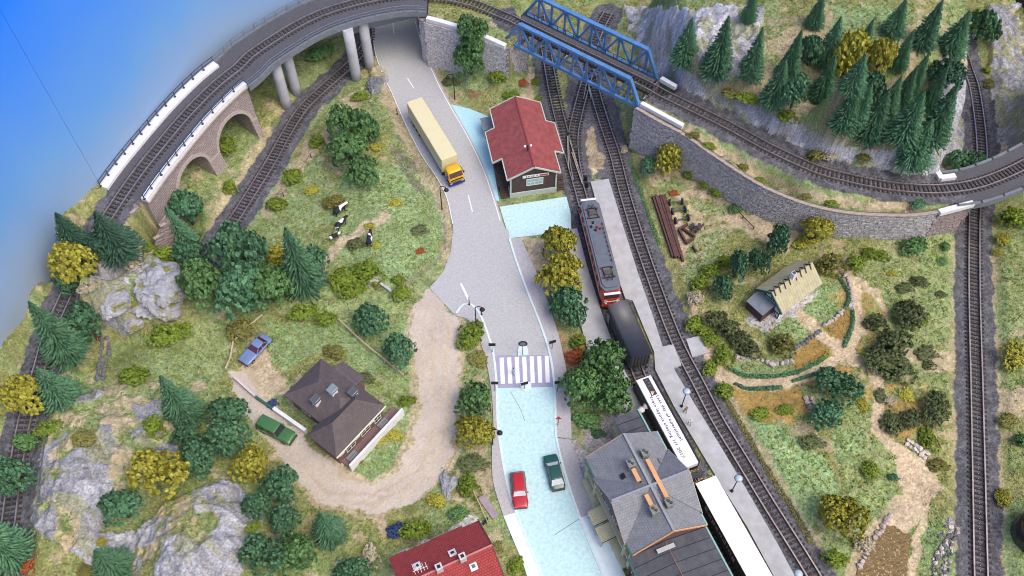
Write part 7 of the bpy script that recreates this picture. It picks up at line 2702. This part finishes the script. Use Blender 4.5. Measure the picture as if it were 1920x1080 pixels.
bush(700, 520, 716, 548, 'olive', 'little olive tuft beside the low grey wall end', .6)
# lawn and villa
bush(545, 569, 592, 600, 'light', 'light bush at the upper rim of the villa lawn, larger of two')
bush(589, 582, 632, 610, 'light', 'light bush at the upper rim of the villa lawn, smaller of two')
tree(661, 558, 727, 630, 'dark', 'round dark tree above the bleached lawn fence', 1.6)
tree(713, 618, 775, 692, 'dark', 'round dark tree between the lawn fence and the dirt road', 1.6)
bush(748, 738, 778, 764, 'light', 'small lime bush at the end of the white terrace wall')
bush(606, 640, 648, 676, 'olive', 'olive shrub behind the villa roof', .6, 'flat')
bush(664, 690, 700, 724, 'drab', 'dusky shrub at the back corner of the villa', .6, 'flat')
bush(498, 746, 522, 764, 'blue', 'bluish flower patch by the dark green pipe rail', .5, 'flat')
bush(654, 846, 682, 872, 'red', 'red flower bed under the end of the white terrace wall', .5, 'flat')
bush(724, 800, 756, 830, 'yellow', 'yellow weeds on the lawn below the terrace wall', .4, 'flat')
bush(700, 810, 726, 836, 'yellow', 'yellow flowers against the foot of the terrace wall', .5, 'flat')
# rock mounds
spr(352, 784, 314, 702, 84, 'spruce standing between the first rock mound and the gravel drive')
tree(388, 738, 468, 808, 'dark', 'dark tree next to the gravel drive, top of its clump', 1.8)
tree(322, 778, 382, 842, 'dark', 'dark tree at the mound side of the clump by the drive', 1.8)
tree(382, 776, 464, 852, 'dark', 'broad dark tree in the middle of the clump by the drive', 1.7)
tree(333, 818, 402, 898, 'dark', 'lowest dark tree of the clump beside the yellow mound tree', 1.8)
tree(240, 832, 344, 930, 'yellow', 'big yellow tree on the first rock mound', 1.6)
tree(434, 822, 508, 914, 'yellow', 'yellow tree beside the gravel drive below the green car', 1.8)
tree(184, 908, 268, 992, 'dark', 'dark tree alone between the two rock mounds', 1.6)
tree(490, 862, 564, 948, 'dark', 'dark tree beside the yellow one at the gravel drive', 1.7)
tree(451, 916, 506, 972, 'dark', 'small dark tree behind the second rock mound', 1.7)
tree(499, 936, 558, 1010, 'dark', 'dark tree lowest of the column along the gravel drive', 1.8)
tree(448, 996, 532, 1078, 'dark', 'dark tree beside the second rock mound at the lower edge', 1.6)
tree(516, 988, 602, 1080, 'mid', 'light mid green tree at the lower edge between dark trees', 1.6)
spr(620, 1004, 617, 960, 74, 'spruce seen from above beside the sandy patch at the lower edge')
spr(222, 1070, 216, 1030, 92, 'spruce seen from above in the gully between the rock mounds')
tree(624, 1038, 694, 1096, 'dark', 'dark tree cut by the lower edge near the cream bush', 1.5)
bush(262, 774, 306, 826, 'light', 'lime bush on top of the first rock mound', 1.0)
bush(66, 784, 110, 818, 'light', 'lime bush at the track side of the first rock mound')
bush(20, 802, 72, 848, 'mid', 'loose green bush on the track edge below the first rock mound')
bush(132, 800, 188, 842, 'olive', 'flat olive scrub patch on the first rock mound', .4, 'flat')
bush(38, 1042, 64, 1080, 'red', 'orange red bush beside the lowest stretch of track')
bush(455, 976, 486, 1002, 'light', 'lime bush on the crest of the second rock mound')
bush(178, 1004, 200, 1026, 'yellow', 'yellow tuft on the gully wall above the spruce', .8)
bush(140, 1056, 180, 1084, 'olive', 'olive tuft at the gully mouth on the lower edge', .6)
bush(678, 1016, 710, 1066, 'cream', 'cream lichen bush beside the red tiled roof', .9)
bush(752, 974, 802, 1010, 'light', 'light bush behind the red tiled house')
bush(724, 974, 764, 1012, 'blue', 'dark blue flowering shrub behind the red tiled house', .7, 'flat')
bush(800, 920, 838, 954, 'yellow', 'mustard flowering bush beside the mossy boulder', .7, 'flat')
bush(838, 944, 878, 978, 'mid', 'soft green mound between boulder and red roof', .5, 'flat')
# strip along the pale road
bush(858, 594, 906, 662, 'light', 'long lime bush under the corner street lamp', .9)
tree(856, 704, 930, 790, 'mid', 'dark roadside tree beside the zebra crossing', 1.7)
tree(850, 770, 930, 850, 'yellow', 'yellow green roadside tree under the dark one', 1.6)
bush(858, 884, 898, 936, 'light', 'lime bush at the head of the thin garden fence')
bush(880, 650, 916, 696, 'olive', 'dry olive weeds between lime bush and dark roadside tree', .4, 'flat')
bush(858, 850, 914, 886, 'drab', 'dusky weeds below the yellow green roadside tree', .35, 'flat')
bush(920, 1010, 944, 1040, 'olive', 'olive weeds by the corner of the red tiled house', .5, 'flat')
bush(952, 1040, 984, 1084, 'light', 'lime bush at the foot of the pale pavement on the lower edge', .7)
# between pavement and station
tree(1014, 418, 1082, 494, 'yellow', 'upper half of the tall yellow tree pair beside the locomotive', 2.2)
tree(1010, 466, 1098, 558, 'yellow', 'lower yellow tree of the pair beside the locomotive', 1.8)
tree(1032, 520, 1098, 616, 'dark', 'dark tree under the yellow pair beside the platform', 1.9)
bush(1070, 622, 1102, 656, 'light', 'lime bush under the dark tree by the platform')
bush(1060, 646, 1100, 684, 'red', 'rusty red ground shrub beside the station pavement', .5, 'flat')
tree(1084, 628, 1182, 724, 'mid', 'big spreading tree overhanging the black van wagon', 1.9)
tree(1050, 676, 1132, 772, 'mid', 'spreading tree with boughs over the station pavement', 1.8)
tree(1108, 688, 1190, 784, 'mid', 'lowest spreading tree before the station annexe', 1.7)
bush(1078, 768, 1130, 806, 'mid', 'green shrub at the foot of the spreading trees by the station', .6, 'flat')
bush(1110, 800, 1136, 824, 'dark', 'small dark green plant in the station yard', .6, 'flat')
# station building front strip
hedge('olive weedy strip along the road front of the station wing', [(1150, 1004), (1164, 1040), (1180, 1080)], 1.0, .6, 'olive')
hedge('weeds between the upper station wall and the pavement', [(1106, 912), (1114, 938)], .9, .5, 'olive')
# top centre
b = at(884, 136, 2.0)
t = thing('leafy_tree', 'tall many tiered tree standing before the abutment wall above the grassy bank', 'tree', b, 0, 'mid green trees')
for k, (dx, dy, dz, rr_, hh) in enumerate(((.1, .4, -.3, 3.0, 5.2), (-.9, .2, 1.4, 2.3, 4.4), (.4, .1, 3.4, 2.7, 5.0), (.3, .2, 6.2, 2.8, 5.2))):
    c = link('crown', vmesh('tree', k, 'mid'), t, (dx, dy, dz))
    c.scale = (rr_, rr_, hh)
k = link('trunk', TRUNK_T, t)
k.scale = (2.6, 2.6, 11)
bush(916, 106, 956, 142, 'light', 'lime bush at the foot of the abutment wall under the blue bridge')
bush(790, 88, 804, 102, 'yellow', 'tiny straw bush at the pier beside the road', .8)
bush(826, 104, 858, 122, 'drab', 'dark weeds at the foot of the pink buttress', .5, 'flat')
bush(996, 136, 1012, 166, 'light', 'small lime tuft beside the ballast under the bridge', .7, 'flat')
bush(944, 166, 976, 190, 'light', 'lime weeds behind the red shed roof', .5, 'flat')
bush(970, 140, 990, 168, 'red', 'rust red weeds on the bank below the bridge', .5, 'flat')
bush(1002, 172, 1016, 196, 'light', 'small lime tuft between red shed and track', .7, 'flat')
# garden beside the platform track
tree(1228, 246, 1284, 336, 'yellow', 'bright yellow tree against the long wall near the bridge', 2.0)
tree(1200, 282, 1236, 340, 'dark', 'small dark tree beside the yellow one below the abutment', 1.5)
bush(1282, 308, 1311, 338, 'light', 'round green bush at the wall foot beside the yellow tree', .9)
bush(1311, 326, 1340, 354, 'light', 'long green bush at the wall foot, upper piece', .9)
bush(1330, 342, 1360, 372, 'light', 'long green bush at the wall foot, lower piece', .9)
bush(1372, 360, 1396, 384, 'mid', 'small green bush at the wall foot beyond the long one', .8)
bush(1182, 262, 1206, 284, 'mid', 'green tuft where the abutment meets the ballast', .6, 'flat')
bush(1164, 268, 1178, 290, 'cream', 'cream tuft by the ballast below the abutment', .7)
bush(1254, 356, 1274, 366, 'red', 'small red flower patch beside the wheelsets', .4, 'flat')
for a in [(1336, 506, 1378, 566, 'lowest'), (1362, 462, 1408, 534, 'second'), (1404, 458, 1446, 518, 'third'), (1438, 416, 1488, 482, 'topmost')]:
    tree(a[0] + 3, a[1] - 2, a[2] - 5, a[3], 'dark', a[4] + ' dark tree of the slanting row behind the cottage', 3.0, 'dark row behind the cottage')
tree(1502, 398, 1564, 464, 'yellow', 'yellow tree in front of the long wall above the cottage', 1.6)
bush(1534, 470, 1584, 518, 'olive', 'round olive bush at the far gable of the cottage', 1.1)
bush(1490, 444, 1524, 466, 'yellow', 'yellow weeds under the yellow wall tree', .7)
bush(1584, 468, 1622, 512, 'light', 'green bush at the path head, nearest the cottage', .9)
bush(1616, 460, 1646, 488, 'light', 'green bush at the path head, upper one', .9)
bush(1640, 466, 1668, 490, 'light', 'green bush at the path head, farthest from the cottage', .9)
bush(1690, 446, 1741, 474, 'mid', 'oval clipped bush under the corner of the long wall', .8)
bush(1764, 446, 1782, 474, 'mid', 'dark upright bush by the mauve abutment', 1.1)
bush(1756, 478, 1778, 500, 'mid', 'small green tuft on the grass by the straight track', .6)
bush(1708, 512, 1742, 540, 'drab', 'dark shrub alone on the grass beside the straight track', .7, 'flat')
bush(1680, 524, 1714, 552, 'drab', 'thin olive shrub next to the lone dark one on the grass', .5, 'flat')
bush(1664, 502, 1684, 520, 'yellow', 'ochre tuft on the grass below the path head', .5, 'flat')
bush(1752, 540, 1776, 562, 'drab', 'brownish tuft on the grass near the straight track', .4, 'flat')
bush(1446, 620, 1492, 668, 'olive', 'round olive bush on the cottage lawn corner', 1.1)
for a in [(1322, 576, 1362, 616, 'highest'), (1344, 590, 1388, 636, 'second'), (1368, 616, 1410, 656, 'third'), (1386, 634, 1426, 672, 'lowest')]:
    bush(*a[:4], 'drab', a[4] + ' clump of the dusky hedge in front of the cottage', 1.0, 'bush', 'dusky hedge before the cottage')
for a in [(1284, 588, 1320, 622, 'highest'), (1300, 602, 1334, 634, 'second'), (1316, 620, 1350, 650, 'third'), (1340, 640, 1374, 690, 'lowest')]:
    bush(*a[:4], 'light', a[4] + ' clump of the lime hedge along the platform track', .9, 'bush', 'lime hedge along the platform track')
bush(1318, 668, 1346, 708, 'light', 'lime bush beside the square concrete slab', .9)
bush(1340, 708, 1376, 752, 'light', 'lime bush between the brown field and the ballast', .9)
bush(1288, 540, 1320, 574, 'cream', 'cream lichen bush at the corner of the garden by the ballast', 1.0)
for a in [(1296, 510, 1330, 552, 'lowest'), (1314, 488, 1352, 524, 'middle'), (1342, 472, 1376, 502, 'upper')]:
    bush(*a[:4], 'light', a[4] + ' lime bush of the row below the dark slanting trees', .9)
hedge('clipped dark low hedge along the lower garden path', [(1368, 692), (1390, 704), (1425, 707), (1470, 704), (1510, 692), (1546, 672)], .6, .55, 'dark', .12)
hedge('yellow flowering low hedge beside the larger brown bed', [(1520, 682), (1540, 674), (1552, 664)], .7, .5, 'yellow', .13)
hedge('dark low hedge curving along the smaller brown bed', [(1598, 584), (1598, 606), (1592, 626), (1582, 650)], .6, .6, 'dark', .12)
hedge('dark low hedge between cottage lawn and stone edging', [(1572, 520), (1584, 540), (1590, 560), (1586, 578)], .6, .6, 'dark', .12)
hedge('dark weedy hedge along the outer side of the garden path', [(1378, 722), (1400, 730), (1430, 730), (1462, 728)], .6, .5, 'dark', .12)
hedge('dark weedy hedge below the path fork', [(1486, 716), (1510, 708), (1536, 700), (1556, 692)], .6, .5, 'dark', .12)
hedge('scrubby strip along the ballast shoulder of the platform track', [(1352, 735), (1390, 800), (1430, 870), (1480, 950), (1520, 1020)], .9, .12, 'olive', .10)
hedge('weedy green strip along the ballast below the blue bridge', [(1180, 300), (1196, 345), (1214, 400), (1236, 460)], .8, .16, 'mid', .10)
# rough ground by the straight track
bush(1676, 556, 1738, 622, 'drab', 'dusky shrub at the top of the rough ground beside the track', 1.0)
bush(1622, 584, 1666, 622, 'drab', 'dusky shrub beside the path at the top of the rough ground', .9)
bush(1706, 586, 1740, 614, 'light', 'small lime bush beside the dusky top shrub', .8)
bush(1636, 606, 1712, 672, 'drab', 'largest dusky shrub in the middle of the rough ground', .9)
bush(1618, 644, 1680, 704, 'drab', 'dusky shrub beside the path junction', .8)
bush(1654, 660, 1716, 720, 'drab', 'lowest dusky shrub of the big group in the rough ground', .8)
tree(1528, 690, 1612, 748, 'dark', 'dark evergreen shrub below the path junction, upper of two', 1.1)
tree(1518, 738, 1588, 812, 'dark', 'dark evergreen shrub below the path junction, lower of two', 1.2)
bush(1730, 726, 1782, 806, 'drab', 'tall dusky shrub near the straight track', .9)
bush(1724, 780, 1758, 862, 'light', 'lime bush hanging below the tall dusky shrub', .7)
bush(1686, 762, 1730, 808, 'drab', 'round dusky shrub on the brown heath', .9)
bush(1652, 760, 1692, 822, 'drab', 'dusky shrub on the heath beside the sandy track', .8)
bush(1640, 700, 1664, 780, 'drab', 'narrow dusky shrub along the path on the heath', .6, 'flat')
bush(1688, 698, 1714, 780, 'yellow', 'yellow broom flowers on the heath between the dusky shrubs', .5, 'flat')
bush(1606, 730, 1630, 784, 'yellow', 'yellow broom flowers beside the dark evergreen shrubs', .5, 'flat')
bush(1654, 740, 1682, 762, 'cream', 'cream tuft on the heath', .6)
bush(1616, 862, 1650, 900, 'light', 'round lime bush on the lower grass', .9)
bush(1664, 884, 1686, 904, 'dark', 'tiny dark shrub at the edge of the sandy clearing', .7, 'flat')
tree(1538, 918, 1622, 1010, 'yellow', 'yellow olive tree above the brown pond', 1.5)
bush(1542, 1028, 1590, 1062, 'light', 'green bush at the ballast edge below the yellow olive tree', .8)
bush(1600, 1000, 1640, 1036, 'cream', 'cream lichen bush on the bank of the brown pond', .9)
bush(1408, 758, 1448, 790, 'light', 'yellow green weeds on the brown field, nearer the ballast', .4, 'flat')
bush(1456, 752, 1490, 782, 'light', 'yellow green weeds on the brown field, farther from the ballast', .4, 'flat')
bush(1500, 810, 1546, 846, 'drab', 'dry weeds at the lower edge of the brown field', .4, 'flat')
bush(1716, 640, 1760, 680, 'drab', 'brown weeds beside the sandy patch near the track', .45, 'flat')
bush(1730, 672, 1756, 694, 'drab', 'small dusky tuft on the sandy patch near the track', .6)
bush(1740, 856, 1780, 886, 'olive', 'olive weeds on the grass above the sandy clearing', .5, 'flat')
# outer strip
bush(1874, 378, 1926, 434, 'light', 'big lime bush on the outer strip under the steel bridge', .9)
bush(1868, 432, 1896, 462, 'yellow', 'yellow bush on the outer strip below the big lime bush', .8)
bush(1862, 462, 1884, 482, 'yellow', 'small yellow tuft on the outer strip', .7)
bush(1878, 634, 1930, 696, 'yellow', 'big olive yellow bush on the outer strip', .8)
bush(1900, 804, 1934, 842, 'mid', 'green bush cut by the frame on the outer strip', .9)
bush(1866, 914, 1896, 952, 'yellow', 'olive yellow bush on the outer strip above the black cover', .9)
bush(1872, 772, 1912, 800, 'olive', 'olive weeds on the outer strip by the pinkish soil', .5, 'flat')
bush(1846, 140, 1866, 170, 'olive', 'olive tuft at the foot of the far cliff', .7)
bush(1842, 118, 1862, 140, 'light', 'lime tuft at the foot of the far cliff', .7)

# ------------------------------------------------------------------ ground cover
r = np.random.default_rng(77)
n = 130000
ii = r.integers(2, HT.shape[0] - 2, n)
jj = r.integers(2, HT.shape[1] - 2, n)
px_, py_ = PXX[ii, jj], PYY[ii, jj]
cc = C[ii, jj]
ok = (px_ > -40) & (px_ < 1960) & (py_ > -40) & (py_ < 1120) & (natural[ii, jj] > .55) & (~ROCK[ii, jj]) & (cc.max(1) > .13) & ~((cc[:, 0] > cc[:, 1] * 1.12) & (cc[:, 0] > .3) & (r.random(n) < .9))
green = cc[:, 1] > cc[:, 0] * 1.0
sandy = cc[:, 0] > cc[:, 1] * 1.18
dirt = inpoly(px_, py_, DIRTROAD) | inpoly(px_, py_, POND)
clump = fbm(XX * .35, YY * .35, 201, 3)[ii, jj]
rv = r.random(n)
sets = {'grass_tufts': (ok & ~dirt & green & (rv < .55), LM['light'], .16), 'grass_clumps': (ok & ~dirt & (rv >= .55) & (rv < .66) & (clump > .48), LM['drab'], .22),
        'dry_grass': (ok & ~dirt & (rv > .70) & (rv < .93), mat('straw grass', (.30, .24, .11), .9, 0, 2, col2=(.48, .40, .22)), .15), 'weeds': (ok & ~dirt & (rv > .93) & (rv < .985) & (clump > .5), LM['mid'], .26), 'flowering_weeds': (ok & ~dirt & (rv >= .988), LM['yellow'], .2)}
for nm, (msk, m, sz) in sets.items():
    q = np.where(msk)[0]
    B = np.stack([XX[ii[q], jj[q]], YY[ii[q], jj[q]], HT[ii[q], jj[q]]], 1) + np.append(r.uniform(-.1, .1, (len(q), 2)), np.full((len(q), 1), .03), 1)
    k = 4
    s = np.repeat(r.uniform(.55, 1.5, (len(q), 1)) * sz, k, 0)
    P = np.repeat(B, k, 0) + r.normal(0, 1, (len(q) * k, 3)) * s * np.array([.8, .8, .25]) + np.array([0, 0, .05])
    V, F = leaf_quads(P, np.tile((0, 0, 1.0), (len(P), 1)), sz * .62, r)
    o = link(nm, mesh_from(nm, V, F, m))
    o['kind'] = 'stuff'
